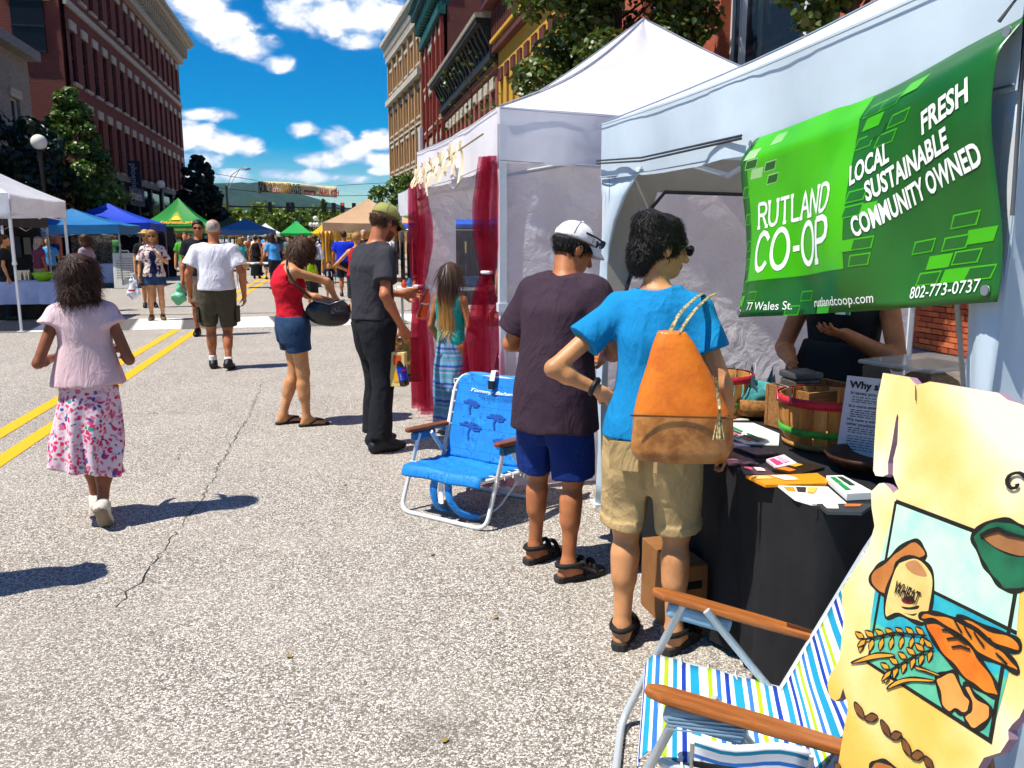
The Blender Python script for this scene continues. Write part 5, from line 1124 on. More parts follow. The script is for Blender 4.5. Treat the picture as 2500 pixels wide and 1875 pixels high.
def slab(s, u, v, hgt, wid, th):
    tot = sum(ADV.get(c, .95) for c in s) - .2; k = wid / tot; x = 0; b = MB()
    for c in s:
        segs = list(GLY[c]) + [[(sx - .13, sy), (sx + .13, sy)] for sx, sy in SER[c]]
        for pl in segs:
            Q = []
            for (p, q) in zip(pl, pl[1:]):
                for i in range(5): Q.append((x + (p[0] + (q[0] - p[0]) * i / 5) * k, (p[1] + (q[1] - p[1]) * i / 5) * hgt))
            Q.append((x + pl[-1][0] * k, pl[-1][1] * hgt)); P = []
            for i, p in enumerate(Q):
                d = Vector(Q[min(i + 1, len(Q) - 1)]) - Vector(Q[max(i - 1, 0)]); d.normalize()
                for sg in (-1, 1): P.append(bs(u + (p[0] - d.y * sg * th / 2) / BW, v - (p[1] + d.x * sg * th / 2) / BH, .0026))
            b.grid(P, len(Q), 2, False)
        x += ADV.get(c, .95) * k
    return b.obj('lettering', m_wl, BNV)
slab('RUTLAND', .088, .508, .082, .50, .0125); slab('CO-OP', .086, .745, .130, .515, .0185)
for (u, v) in ((.012, .03), (.985, .05), (.975, .955), (.02, .972)): p = bs(u, v, .006); MB().tube([p, (p[0] - .004, p[1], p[2])], .012, 14).obj('grommet', m_steel, BNV)
# ------------------------------------------------------------------ stall table and what lies on it
TZ = .75
tb = thing('stall_table', (1.40, 2.13, 0), 0, 'long table under a black cloth behind the couple', 'table')
m_bc = M('black_tablecloth', '#17171a', .85, var=.25, vs=6, bump=.3, bs=400)
MB().box((.38, .92, TZ - .02), (.74, 1.82, .03)).obj('table_top', m_bc, tb)
def drape(path, z0, z1, seed, name='cloth_skirt', tip=None):
    r = rnd(seed); n = 60; P = []; L = [0]
    for a, b2 in zip(path, path[1:]): L.append(L[-1] + math.dist(a, b2))
    for i in range(n):
        s_ = L[-1] * i / (n - 1); k = max(j for j in range(len(path) - 1) if L[j] <= s_ + 1e-6); f = (s_ - L[k]) / (L[k + 1] - L[k]); a, b2 = path[k], path[k + 1]; px, py = a[0] + (b2[0] - a[0]) * f, a[1] + (b2[1] - a[1]) * f; nx, ny = (b2[1] - a[1]) / (L[k + 1] - L[k]), -(b2[0] - a[0]) / (L[k + 1] - L[k])
        for j in range(10): v = j / 9; w = v * (.025 * math.sin(s_ * 17 + r.random() * .2) + .018 * math.sin(s_ * 41)) + .01 * v; P.append((px + nx * w, py + ny * w, z1 + (z0 - z1) * v))
    o = MB().grid(P, n, 10).obj(name, m_bc, tb); return o
drape([(.76, 0), (.0, .0), (.0, 1.84), (.76, 1.84)], .03, TZ - .003, 4)
for x in (.1, .66):
    for y in (.12, 1.7): MB().tube([(x, y, 0), (x, y, TZ - .04)], .016, 8).obj('leg', m_steel, tb)
m_stv = [M('basket_stave_%d' % i, c_, .75, var=.25, vs=25, stretch=(1, 1, .15)) for i, c_ in enumerate(('#b9813f', '#a86f33', '#c9924e'))]
def basket(loc, r0, r1, h, label, top='#b02030', mid='#3f9a34', n=22, name='basket'):
    T = thing(name, loc, 0, label, 'basket', 'slatted bushel baskets')
    pts = []
    for i in range(n):
        a = 2 * pi * i / n; w = 2 * pi * r1 / n * .96; rr = rnd(i + 3); b = MB(); P = []
        for j in range(5): t = j / 4; rad = r0 + (r1 - r0) * t + .012 * math.sin(pi * t) + (.004 if i % 2 else 0); ww = w * (r0 + (r1 - r0) * t) / r1 / 2; P += [(rad * math.cos(a) + ww * math.sin(a), rad * math.sin(a) - ww * math.cos(a), h * t), (rad * math.cos(a) - ww * math.sin(a), rad * math.sin(a) + ww * math.cos(a), h * t)]
        o = b.grid(P, 5, 2, False).obj('stave', m_stv[rr.randrange(3)], T); solid(o, .003)
    MB().lathe([(r0 * .98, 0.004), (r0 * .98, .014)], 22).obj('base', m_stv[1], T)
    for (t, hh, c_, ex) in ((.93, .034, top, .016), (.33, .026, mid, .018), (.04, .02, '#a8783c', .01)):
        rad = r0 + (r1 - r0) * t + ex; o = MB().lathe([(rad, h * t - hh / 2), (rad + .004, h * t - hh / 2), (rad + .006, h * t + hh / 2), (rad, h * t + hh / 2)], 32, cap=False).obj('hoop', M('hoop_' + c_.strip('#'), c_, .6, var=.2, vs=30), T)
    for sg in (-1, 1): MB().tube([(sg * (r1 + .012), -.05, h * .9), (sg * (r1 + .02), -.045, h * 1.22), (sg * (r1 + .02), .045, h * 1.22), (sg * (r1 + .012), .05, h * .9)], .0022, 5).obj('wire_handle', m_steel, T)
    return T
basket((1.90, 2.86, TZ + .002), .150, .178, .195, 'bushel basket with red rim and green hoop beside the upright sign'); basket((1.74, 3.46, TZ + .002), .10, .128, .19, 'smaller red rimmed basket at the far end of the stall table', mid='#4a7a2c', n=18)
bw = thing('wooden_bowl', (1.80, 2.47, TZ + .002), 0, 'shallow dark wooden bowl in front of the upright sign', 'bowl'); MB().lathe([(.045, 0), (.075, .01), (.125, .045), (.138, .062), (.130, .062), (.11, .04), (.05, .014), (.0, .012)], 28, cap=False).obj('bowl_body', M('dark_wood', '#3a2114', .4, var=.3, vs=20), bw)
sg = thing('info_sign', (1.80, 2.62, TZ + .002), 0, 'upright printed sheet asking why one should buy, behind the bowl', 'sign')
b = MB(); A, Bv = Vector((-.015, .0, 0)), Vector((.165, -.235, 0)); lean = Vector((.05, .035, 0))
def sgp(u, v, o=0.0): p = A + (Bv - A) * u + lean * v; n = Vector((-.235, -.18, .05)).normalized(); return tuple(p + Vector((0, 0, .305 * v)) + n * o)
o = MB().poly([sgp(0, 0), sgp(1, 0), sgp(1, 1), sgp(0, 1)]).obj('sheet', M('printed_paper', '#c2bfc8', .3, spec=.5), sg); solid(o, .003, -1)
def stext(s, u, v, hgt, wid, bold):
    V, F_ = text_mesh(s, 1, bold); x1 = V[:, 0].max(); me = bpy.data.meshes.new('lettering'); me.from_pydata([sgp(u + x / x1 * wid, v + y * hgt, .002) for x, y, z in V], [], F_); add('lettering', me, M('print_black', '#16161c', .6), o)
stext('Why should I buy', .05, .865, .115, .92, .035)
for (s_, v, hh, w) in (('It saves you money', .79, .055, .5), ('It is more environmentally friendly', .64, .05, .75), ('We have a wider variety of herbs and', .48, .05, .85), ('other products because', .43, .05, .55)): stext(s_, .07, v, hh, w, .012)
r = rnd(4); b = MB()                                     # small print too fine to read: rows of word-long dashes
for v in (.755, .725, .70, .605, .58, .555, .53, .395, .37, .345, .30, .27, .24, .21, .18, .15):
    u = .1
    while u < .86: w = r.uniform(.02, .08); b.poly([sgp(u, v, .002), sgp(u + w, v, .002), sgp(u + w, v + .010, .002), sgp(u, v + .010, .002)]); u += w + .015
b.obj('small_print', M('print_grey', '#4a4a52', .6), o, kind='stuff')
jr = thing('display_jar', (1.96, 3.16, TZ + .002), 0, 'square plastic jar with a paper label behind the red rimmed basket', 'jar'); bevel(MB().box((0, 0, .105), (.12, .12, .21), taper=1.06).obj('jar_body', M('grey_plastic', '#5a5650', .25, alpha=.75), jr), .012); bevel(MB().box((0, 0, .225), (.135, .135, .03)).obj('lid', M('smoke_lid', '#45484a', .3), jr), .008); MB().box((0, 0, .06), (.10, .10, .11)).obj('granola', M('granola', '#8a6a44', .9, var=.5, vs=90), jr)
p = MB().box((-.02, -.066, .15), (.085, .002, .075)).obj('paper_label', M('white_label', '#d8d8d4', .6), jr); MB().box((-.02, -.0685, .158), (.03, .002, .02)).obj('label_mark', M('label_orange', '#c05a20', .6), p)
tg = thing('tissue_basket', (1.90, 3.42, TZ + .002), .3, 'wicker tray with crumpled turquoise tissue paper beside the small basket', 'basket'); MB().lathe([(.10, 0), (.15, .02), (.165, .09), (.15, .09), (.14, .03), (0, .02)], 20, cap=False).obj('tray', M('wicker', '#8d5f2c', .8, var=.4, vs=60), tg)
f = Field((-.17, -.17, .03), (.17, .17, .24), .012); f.el((0, 0, .08), (.13, .12, .07), 0); f.disp(.03, 38, 5); V, Q = f.mesh(); add('tissue', npmesh('tissue', V, Q, False), M('turquoise_tissue', '#3f8f90', .8, var=.4, vs=30), tg)
for i in range(9): a = i * .7; MB().poly([(.10 * math.cos(a), .10 * math.sin(a), .10), (.13 * math.cos(a + .5), .13 * math.sin(a + .5), .10), (.14 * math.cos(a + .25), .14 * math.sin(a + .25), .21)]).obj('paper_point', M('slate_paper', '#3a5560', .8), tg)
BRO = {'sheet': [(1.573, 3.081), (1.677, 3.274), (1.794, 3.241), (1.798, 3.032), (1.697, 2.862), (1.575, 2.907)], 'pink': [(1.471, 2.875), (1.503, 2.941), (1.541, 2.939), (1.575, 2.858)], 'plum1': [(1.506, 2.838), (1.591, 2.825), (1.612, 2.729), (1.528, 2.726)], 'plum2': [(1.437, 2.813), (1.472, 2.799), (1.48, 2.704), (1.4, 2.721)], 'plum3': [(1.39, 2.713), (1.485, 2.703), (1.479, 2.615), (1.375, 2.643)], 'pinkcard': [(1.531, 2.661), (1.63, 2.709), (1.614, 2.591), (1.513, 2.553)], 'plumcard': [(1.4, 2.608), (1.483, 2.57), (1.467, 2.483), (1.37, 2.518)], 'dark': [(1.491, 2.548), (1.643, 2.615), (1.682, 2.526), (1.532, 2.464)], 'orange': [(1.357, 2.484), (1.514, 2.463), (1.611, 2.46), (1.6, 2.377), (1.57, 2.344), (1.367, 2.372)], 'leaf': [(1.409, 2.367), (1.561, 2.321), (1.518, 2.154), (1.41, 2.17), (1.387, 2.227)], 'green': [(1.597, 2.386), (1.653, 2.378), (1.637, 2.188), (1.544, 2.193)], 'last': [(1.421, 2.16), (1.593, 2.123), (1.502, 2.058), (1.408, 2.089)], 'white': [(1.688, 3.318), (1.727, 3.39), (1.794, 3.391), (1.808, 3.308)]}
bmeta = {'sheet': ('#e8e6e0', 'large white printed sheet with coloured bars', ['#2fa6a0', '#d05a3a', '#3a2a48', '#1f8a54']), 'pink': ('#e8c8cc', 'pale pink leaflet by the bag', ['#c84a70']), 'plum1': ('#6a4450', 'plum coloured card nearest the basket', ['#8a6068']), 'plum2': ('#5d3844', 'plum coloured card at the cloth edge under the arm', ['#7a505a']), 'plum3': ('#54323e', 'plum coloured card lying at the table corner', ['#7a5a60']), 'pinkcard': ('#f0d8e0', 'white and magenta card beside the basket', ['#c8386c', '#e8a0c0']), 'plumcard': ('#4a3038', 'dark card with a magenta strip', ['#c8506c', '#e8d8d8']), 'dark': ('#2c2018', 'dark brochure with an orange picture', ['#e07818', '#f0a030']), 'orange': ('#e09018', 'long orange leaflet', ['#f0c070', '#f4e8d0']), 'leaf': ('#f0eee8', 'white brochure with amber pictures', ['#e89018', '#3a3028', '#f0b850']), 'green': ('#eef0ea', 'stack of white booklets with a green corner', ['#1f8a4a', '#28402c']), 'last': ('#33383a', 'dark slate brochure at the table edge', ['#e8e0d0', '#c86a30']), 'white': ('#dedcd8', 'plain white page at the far end', ['#c8c6c4'])}
for i, (k, pts) in enumerate(BRO.items()):
    col, lb, acc = bmeta[k]; cx_ = sum(p[0] for p in pts) / len(pts); cy_ = sum(p[1] for p in pts) / len(pts); h = .0055 + .002 * (i % 3) if k != 'green' else .022; z0 = TZ - .002
    T = thing('brochure', (cx_, cy_, z0), 0, lb + ' on the black cloth', 'brochure', 'brochures on the stall table'); L_ = [(p[0] - cx_, p[1] - cy_) for p in pts]
    b = MB(); b.prism(L_, 0, h); b.obj('pages', M('paper_' + k, col, .35, spec=.5), T); r = rnd(i)
    for j, c_ in enumerate(acc):
        def bi(u, v): a, b2, c, d = [Vector(q) for q in (L_[0], L_[1], L_[-2] if len(L_) > 4 else L_[2], L_[-1])]; return tuple((a * (1 - u) + b2 * u) * (1 - v) + (d * (1 - u) + c * u) * v)
        for q in range(2 if len(acc) > 1 else 1):
            u0 = .08 + .8 * j / len(acc); u1 = u0 + .7 / len(acc) * r.uniform(.6, 1); v0 = .1 + .45 * q * r.random(); v1 = v0 + r.uniform(.25, .4); Z_ = h + .001 + .0012 * j + .0006 * q
            MB().poly([(*bi(u0, v0), Z_), (*bi(u0, v1), Z_), (*bi(u1, v1), Z_), (*bi(u1, v0), Z_)]).obj('print', M('ink_' + c_.strip('#'), c_, .4), T)
    cb = 0
bx = thing('cardboard_box', (1.33, 2.99, 0), .05, 'brown cardboard box with a hand hole at the table foot', 'box'); o = bevel(MB().box((.0, .0, .15), (.13, .34, .30)).obj('carton', M('cardboard', '#8a5c30', .8, var=.15, vs=6), bx), .004); MB().box((-.0, -.172, .22), (.075, .004, .03)).obj('hand_hole', M('hole_dark', '#0c0a08', .9), o)
bb = thing('bulk_bin', (2.52, 3.08, TZ + .002), .3, 'clear lidded bin of brown nuts at the near end of the stall', 'bin'); bevel(MB().box((0, 0, .13), (.42, .30, .25), taper=1.08).obj('bin_body', M('clear_bin', '#a08a70', .1, alpha=.35), bb), .01); bevel(MB().box((0, 0, .27), (.48, .35, .02)).obj('lid', M('clear_lid', '#c0c4c4', .1, alpha=.45), bb), .008)
f = Field((-.2, -.15, .0), (.2, .15, .26), .012); f.el((0, 0, .11), (.19, .13, .125), 0); f.disp(.012, 150, 3); V, Q = f.mesh(); add('nuts', npmesh('nuts', V, Q), M('brown_nuts', '#8a5226', .7, var=.5, vs=70), bb)
cr = thing('wooden_crate', (2.02, 3.12, TZ + .002), .2, 'small open wooden crate behind the upright sign', 'crate'); 
for p_, d_ in (((0, .12, .09), (.34, .016, .18)), ((0, -.12, .09), (.34, .016, .18)), ((-.16, 0, .09), (.016, .222, .18)), ((.16, 0, .09), (.016, .222, .18)), ((0, 0, .008), (.30, .22, .014))): MB().box(p_, d_).obj('board', M('crate_wood', '#8a5f34', .75, var=.3, vs=12, stretch=(1, 6, 6)), cr)
bg = thing('black_bag', (1.62, 4.12, 0), .4, 'black bags heaped behind the couple at the end of the table', 'bag'); f = Field((-.3, -.25, -.02), (.3, .25, .8), .015); f.el((0, 0, .22), (.20, .16, .24), 0); f.el((.07, .03, .5), (.15, .12, .16), .05); f.disp(.035, 26, 4); V, Q = f.mesh(); add('bag_body', npmesh('bag_body', V, Q), M('black_nylon', '#0f0f12', .5), bg)
st2 = thing('side_table', (2.52, 3.05, 0), 0, 'small black clothed table under the bin of nuts', 'table'); bevel(MB().box((0, 0, .365), (.58, .56, .73)).obj('cloth_cover', m_bc, st2), .02); MB().box((0, 0, .738), (.60, .58, .018)).obj('table_top', m_bc, st2)
# ------------------------------------------------------------------ painted bakery board
TOP = [(0.037, 1.292), (0.115, 1.296), (0.129, 1.289), (0.14, 1.285), (0.155, 1.29), (0.172, 1.297), (0.335, 1.305), (0.357, 1.297), (0.381, 1.296)]
LEFT = [(0.037, 1.292), (0.036, 1.237), (0.046, 1.187), (0.054, 1.149), (0.067, 1.095), (0.077, 1.087), (0.098, 1.091), (0.112, 1.1), (0.105, 1.121), (0.105, 1.162), (0.102, 1.209), (0.103, 1.221), (0.108, 1.215), (0.12, 1.165), (0.118, 1.134), (0.125, 1.104), (0.137, 1.091), (0.149, 1.081), (0.137, 1.069), (0.123, 1.076), (0.105, 1.08), (0.092, 1.075), (0.073, 1.052), (0.085, 1.021), (0.104, 0.99), (0.1, 0.948), (0.069, 0.88), (0.057, 0.854), (0.047, 0.832), (0.053, 0.808), (0.069, 0.776), (0.077, 0.727), (0.082, 0.692), (0.064, 0.651), (0.06, 0.624), (0.075, 0.603), (0.095, 0.605), (0.107, 0.619), (0.11, 0.643), (0.13, 0.624), (0.136, 0.612), (0.137, 0.565), (0.142, 0.485)]
RIGHT = [(0.513, 0.82), (0.504, 0.803), (0.499, 0.79), (0.504, 0.777), (0.495, 0.749), (0.48, 0.734), (0.468, 0.722), (0.462, 0.699)]
ART = [('mint', [(0.15, 1.056), (0.451, 1.072), (0.475, 0.942), (0.289, 0.931), (0.139, 0.923)]), ('turq', [(0.139, 0.923), (0.289, 0.931), (0.475, 0.942), (0.477, 0.867), (0.338, 0.835), (0.149, 0.808)]), ('teal', [(0.149, 0.808), (0.338, 0.835), (0.477, 0.867), (0.473, 0.755), (0.166, 0.729)]), ('bowl', [(0.348, 1.058), (0.363, 1.04), (0.383, 1.021), (0.402, 1.01), (0.421, 1.001), (0.437, 0.998), (0.461, 1.007), (0.479, 1.029), (0.482, 1.07), (0.467, 1.101), (0.433, 1.107), (0.407, 1.106), (0.372, 1.089)]), ('choc', [(0.367, 1.064), (0.383, 1.078), (0.4, 1.088), (0.42, 1.087), (0.438, 1.09), (0.462, 1.093), (0.471, 1.072), (0.443, 1.058), (0.402, 1.055)]), ('pie', [(0.219, 1.002), (0.243, 0.998), (0.253, 0.98), (0.194, 0.939), (0.181, 0.877), (0.136, 0.876), (0.123, 0.89), (0.135, 0.915), (0.161, 0.941), (0.184, 0.972)]), ('bag', [(0.191, 0.949), (0.226, 0.972), (0.265, 0.971), (0.285, 0.951), (0.293, 0.901), (0.286, 0.869), (0.259, 0.86), (0.22, 0.855), (0.188, 0.834), (0.176, 0.875), (0.183, 0.923)]), ('flour', [(0.209, 0.95), (0.232, 0.968), (0.258, 0.961), (0.267, 0.95), (0.234, 0.942)]), ('bean', [(0.219, 0.884), (0.228, 0.896), (0.245, 0.899), (0.253, 0.896), (0.244, 0.886), (0.227, 0.881)]), ('ink', [(0.222, 0.872), (0.243, 0.88), (0.264, 0.893), (0.262, 0.885), (0.235, 0.872)]), ('ink', [(0.232, 0.864), (0.249, 0.869), (0.264, 0.878), (0.256, 0.869)]), ('loaf', [(0.353, 0.911), (0.378, 0.921), (0.421, 0.924), (0.458, 0.932), (0.482, 0.932), (0.486, 0.916), (0.451, 0.906), (0.421, 0.908), (0.386, 0.912)]), ('loaf', [(0.272, 0.874), (0.278, 0.885), (0.3, 0.895), (0.335, 0.905), (0.373, 0.91), (0.405, 0.908), (0.439, 0.904), (0.467, 0.902), (0.49, 0.894), (0.491, 0.884), (0.458, 0.881), (0.417, 0.874), (0.394, 0.882), (0.352, 0.885), (0.312, 0.885), (0.285, 0.874)]), ('loaf2', [(0.289, 0.87), (0.312, 0.883), (0.353, 0.883), (0.395, 0.88), (0.419, 0.869), (0.451, 0.854), (0.466, 0.84), (0.468, 0.829), (0.45, 0.823), (0.425, 0.821), (0.398, 0.823), (0.368, 0.831), (0.337, 0.839), (0.306, 0.855)]), ('slice', [(0.401, 0.81), (0.41, 0.817), (0.428, 0.808), (0.454, 0.808), (0.463, 0.801), (0.461, 0.783), (0.447, 0.76), (0.431, 0.752), (0.419, 0.758), (0.414, 0.767), (0.423, 0.78), (0.419, 0.794)]), ('slice', [(0.339, 0.791), (0.357, 0.81), (0.376, 0.822), (0.391, 0.809), (0.407, 0.8), (0.42, 0.793), (0.422, 0.777), (0.409, 0.764), (0.393, 0.762), (0.383, 0.749), (0.365, 0.754), (0.352, 0.773)]), ('wheat', [(0.292, 0.848), (0.288, 0.854), (0.281, 0.856), (0.268, 0.853), (0.274, 0.846), (0.282, 0.845)]), ('wheat', [(0.29, 0.845), (0.285, 0.836), (0.285, 0.828), (0.29, 0.82), (0.296, 0.831), (0.295, 0.839)]), ('wheat', [(0.269, 0.837), (0.264, 0.843), (0.257, 0.845), (0.244, 0.841), (0.251, 0.834), (0.259, 0.834)]), ('wheat', [(0.267, 0.833), (0.262, 0.824), (0.261, 0.817), (0.266, 0.808), (0.272, 0.82), (0.272, 0.828)]), ('wheat', [(0.245, 0.826), (0.24, 0.831), (0.233, 0.833), (0.219, 0.828), (0.226, 0.822), (0.234, 0.821)]), ('wheat', [(0.243, 0.822), (0.237, 0.812), (0.237, 0.804), (0.242, 0.796), (0.248, 0.808), (0.248, 0.816)]), ('wheat', [(0.22, 0.813), (0.215, 0.818), (0.208, 0.82), (0.194, 0.815), (0.201, 0.808), (0.21, 0.808)]), ('wheat', [(0.218, 0.809), (0.213, 0.799), (0.212, 0.791), (0.218, 0.783), (0.224, 0.795), (0.223, 0.803)]), ('wheat', [(0.195, 0.799), (0.19, 0.805), (0.182, 0.805), (0.168, 0.8), (0.176, 0.794), (0.184, 0.794)]), ('wheat', [(0.193, 0.795), (0.187, 0.785), (0.186, 0.777), (0.192, 0.768), (0.199, 0.781), (0.198, 0.789)]), ('wheat', [(0.169, 0.784), (0.164, 0.79), (0.156, 0.79), (0.141, 0.784), (0.15, 0.778), (0.158, 0.779)]), ('wheat', [(0.167, 0.78), (0.161, 0.77), (0.16, 0.762), (0.166, 0.753), (0.173, 0.766), (0.173, 0.774)]), ('wheat', [(0.143, 0.769), (0.137, 0.774), (0.129, 0.774), (0.114, 0.768), (0.123, 0.762), (0.132, 0.763)]), ('wheat', [(0.14, 0.764), (0.134, 0.754), (0.133, 0.745), (0.139, 0.737), (0.146, 0.75), (0.146, 0.758)]), ('wheat', [(0.318, 0.837), (0.314, 0.843), (0.307, 0.845), (0.294, 0.842), (0.301, 0.835), (0.308, 0.834)]), ('wheat', [(0.316, 0.834), (0.311, 0.825), (0.311, 0.817), (0.316, 0.809), (0.321, 0.821), (0.321, 0.828)]), ('wheat', [(0.301, 0.822), (0.296, 0.828), (0.289, 0.829), (0.276, 0.825), (0.283, 0.818), (0.291, 0.818)]), ('wheat', [(0.299, 0.818), (0.294, 0.809), (0.293, 0.801), (0.298, 0.793), (0.304, 0.805), (0.304, 0.812)]), ('wheat', [(0.283, 0.805), (0.278, 0.811), (0.271, 0.812), (0.258, 0.807), (0.265, 0.801), (0.273, 0.801)]), ('wheat', [(0.281, 0.802), (0.276, 0.792), (0.275, 0.785), (0.28, 0.776), (0.286, 0.788), (0.286, 0.796)]), ('wheat', [(0.265, 0.788), (0.26, 0.793), (0.253, 0.794), (0.24, 0.789), (0.247, 0.783), (0.255, 0.783)]), ('wheat', [(0.263, 0.784), (0.257, 0.774), (0.257, 0.766), (0.262, 0.758), (0.268, 0.77), (0.268, 0.778)]), ('wheat', [(0.247, 0.768), (0.242, 0.774), (0.234, 0.774), (0.221, 0.768), (0.229, 0.763), (0.237, 0.763)]), ('wheat', [(0.245, 0.764), (0.239, 0.755), (0.238, 0.747), (0.244, 0.738), (0.25, 0.751), (0.25, 0.759)]), ('wheat', [(0.228, 0.748), (0.223, 0.753), (0.215, 0.753), (0.202, 0.747), (0.21, 0.742), (0.218, 0.743)]), ('wheat', [(0.226, 0.744), (0.22, 0.734), (0.22, 0.726), (0.225, 0.718), (0.232, 0.731), (0.231, 0.738)]), ('wheat', [(0.15, 0.77), (0.139, 0.763), (0.133, 0.755), (0.131, 0.744), (0.144, 0.753), (0.149, 0.761)]), ('wheat', [(0.234, 0.75), (0.224, 0.74), (0.218, 0.73), (0.215, 0.716), (0.228, 0.73), (0.233, 0.74)]), ('wheat', [(0.121, 0.704), (0.154, 0.734), (0.189, 0.761), (0.229, 0.779), (0.23, 0.774), (0.192, 0.751), (0.153, 0.723)]), ('wheat', [(0.232, 0.709), (0.249, 0.735), (0.286, 0.763), (0.335, 0.785), (0.336, 0.781), (0.288, 0.756), (0.257, 0.731)]), ('wheat', [(0.291, 0.788), (0.32, 0.796), (0.348, 0.802), (0.345, 0.798), (0.316, 0.79), (0.293, 0.783)]), ('bean2', [(0.155, 0.638), (0.16, 0.626), (0.17, 0.621), (0.19, 0.623), (0.183, 0.636), (0.172, 0.64)]), ('bean2', [(0.192, 0.624), (0.206, 0.626), (0.217, 0.633), (0.226, 0.649), (0.209, 0.646), (0.199, 0.637)]), ('bean2', [(0.235, 0.648), (0.238, 0.637), (0.247, 0.631), (0.266, 0.631), (0.26, 0.645), (0.25, 0.649)]), ('bean2', [(0.267, 0.632), (0.28, 0.634), (0.288, 0.641), (0.293, 0.655), (0.278, 0.651), (0.27, 0.643)]), ('bean2', [(0.296, 0.648), (0.299, 0.636), (0.307, 0.63), (0.325, 0.63), (0.319, 0.644), (0.31, 0.649)]), ('bean2', [(0.325, 0.63), (0.336, 0.631), (0.345, 0.637), (0.353, 0.652), (0.338, 0.651), (0.33, 0.643)]), ('bean2', [(0.354, 0.65), (0.357, 0.641), (0.364, 0.637), (0.379, 0.641), (0.374, 0.652), (0.366, 0.654)]), ('pie', [(0.234, 0.546), (0.24, 0.562), (0.262, 0.58), (0.287, 0.587), (0.302, 0.582), (0.271, 0.551), (0.244, 0.538)]), ('bean2', [(0.138, 0.495), (0.137, 0.486), (0.141, 0.482), (0.155, 0.485), (0.155, 0.496), (0.149, 0.498)])]
LINES = [(0.01, [(0.15, 1.056), (0.451, 1.072), (0.473, 0.755), (0.166, 0.729), (0.15, 1.056)]), (0.006, [(0.139, 0.923), (0.289, 0.931), (0.475, 0.942)]), (0.004, [(0.331, 0.878), (0.347, 0.884), (0.366, 0.885)]), (0.004, [(0.346, 0.868), (0.367, 0.881), (0.389, 0.881)]), (0.004, [(0.36, 0.86), (0.378, 0.871), (0.399, 0.875)]), (0.004, [(0.351, 0.908), (0.361, 0.902), (0.375, 0.893)]), (0.004, [(0.373, 0.91), (0.383, 0.902), (0.396, 0.895)]), (0.004, [(0.398, 0.907), (0.41, 0.9), (0.425, 0.893)]), (0.004, [(0.43, 0.912), (0.438, 0.908), (0.447, 0.904)]), (0.004, [(0.449, 0.895), (0.462, 0.892), (0.475, 0.888)]), (0.004, [(0.301, 0.852), (0.223, 0.82), (0.15, 0.77)]), (0.004, [(0.324, 0.839), (0.281, 0.801), (0.234, 0.75)]), (0.007, [(0.367, 1.064), (0.383, 1.078), (0.4, 1.088), (0.42, 1.087), (0.438, 1.09), (0.462, 1.093)]), (0.0025, [(0.142, 1.284), (0.151, 1.256)]), (0.0085, [(0.436, 1.164), (0.436, 1.173), (0.433, 1.181), (0.426, 1.186), (0.417, 1.188), (0.409, 1.186), (0.402, 1.182), (0.397, 1.176), (0.396, 1.17), (0.398, 1.165), (0.402, 1.162), (0.407, 1.16), (0.411, 1.161), (0.415, 1.163), (0.417, 1.166), (0.417, 1.168), (0.416, 1.17)])]

bd = thing('painted_board', (.922, 1.5, 0), 0, 'tall yellow painted cut-out board with bread, wheat and flour bag beside the striped chair', 'sign')
ba = math.atan(.14)
def bp(u, v, o=0.0): return (v * math.sin(ba) - o * math.cos(ba), -u, v * math.cos(ba) + o * math.sin(ba))
ring = LEFT + [(.150, .40), (.12, .30), (.14, .2), (.10, .1), (.12, .012), (.44, .012), (.47, .12), (.44, .25), (.48, .4), (.45, .55)] + RIGHT[::-1] + [(.53, .9), (.50, 1.0), (.53, 1.15), (.50, 1.27), (.43, 1.29)] + TOP[::-1][:-1]
def wood_yellow(t, tc):
    n = t.noise(tc, 2.6, 3, .5); n2 = t.noise(t.vm('MULTIPLY', tc, (1, 26, 20)), 1.6, 5, .7); c = t.ramp(n, [(.30, c4('#d8a840')), (.42, c4('#e0b958')), (.52, c4('#e8cd88')), (.64, c4('#eee2c4'))])
    return c, n2
m_bd = MN('yellow_painted_board', wood_yellow, .45, spec=.45, bump=.35, dist=.006); m_edge = M('mauve_board_edge', '#9a7a8c', .7)
b = MB(); n = len(ring); i0 = b.vs([bp(u, v, .009) for u, v in ring]); i1 = b.vs([bp(u, v, -.009) for u, v in ring]); b.face([i0 + k for k in range(n)]); b.cur = 1; b.face([i1 + k for k in range(n)][::-1])
for k in range(n): b.face((i0 + k, i1 + k, i1 + (k + 1) % n, i0 + (k + 1) % n))
bo = b.obj('board', [m_bd, m_edge], bd)
AC = {'mint': ('#9fd9c0', '#c2e6c4'), 'turq': ('#1592a6', '#2fb0b8'), 'teal': ('#3a9c84', '#5fb890'), 'bowl': ('#0f4a34', '#1a6a48'), 'choc': ('#8a5a34', '#a06c40'), 'pie': ('#a8622a', '#c07a3a'), 'bag': ('#d8b468', '#e6c880'), 'flour': ('#b07848', '#c08858'), 'bean': ('#6a1414', '#7a1c1c'), 'bean2': ('#5d3418', '#7a4a22'), 'ink': ('#1c1810', '#241f14'), 'loaf': ('#c46a14', '#d88424'), 'loaf2': ('#c85f0c', '#dc7a18'), 'slice': ('#d88a3c', '#e09a4c'), 'wheat': ('#c88a20', '#d89a2c')}
m_ink = M('brush_ink', '#1a1812', .5, var=.3, vs=40)
def amat(k): return MN('paint_' + k, lambda t, tc: t.mix(t.mr(t.noise(tc, 9, 5, .65), .35, .65), c4(AC[k][0]), c4(AC[k][1])), .4, spec=.45)
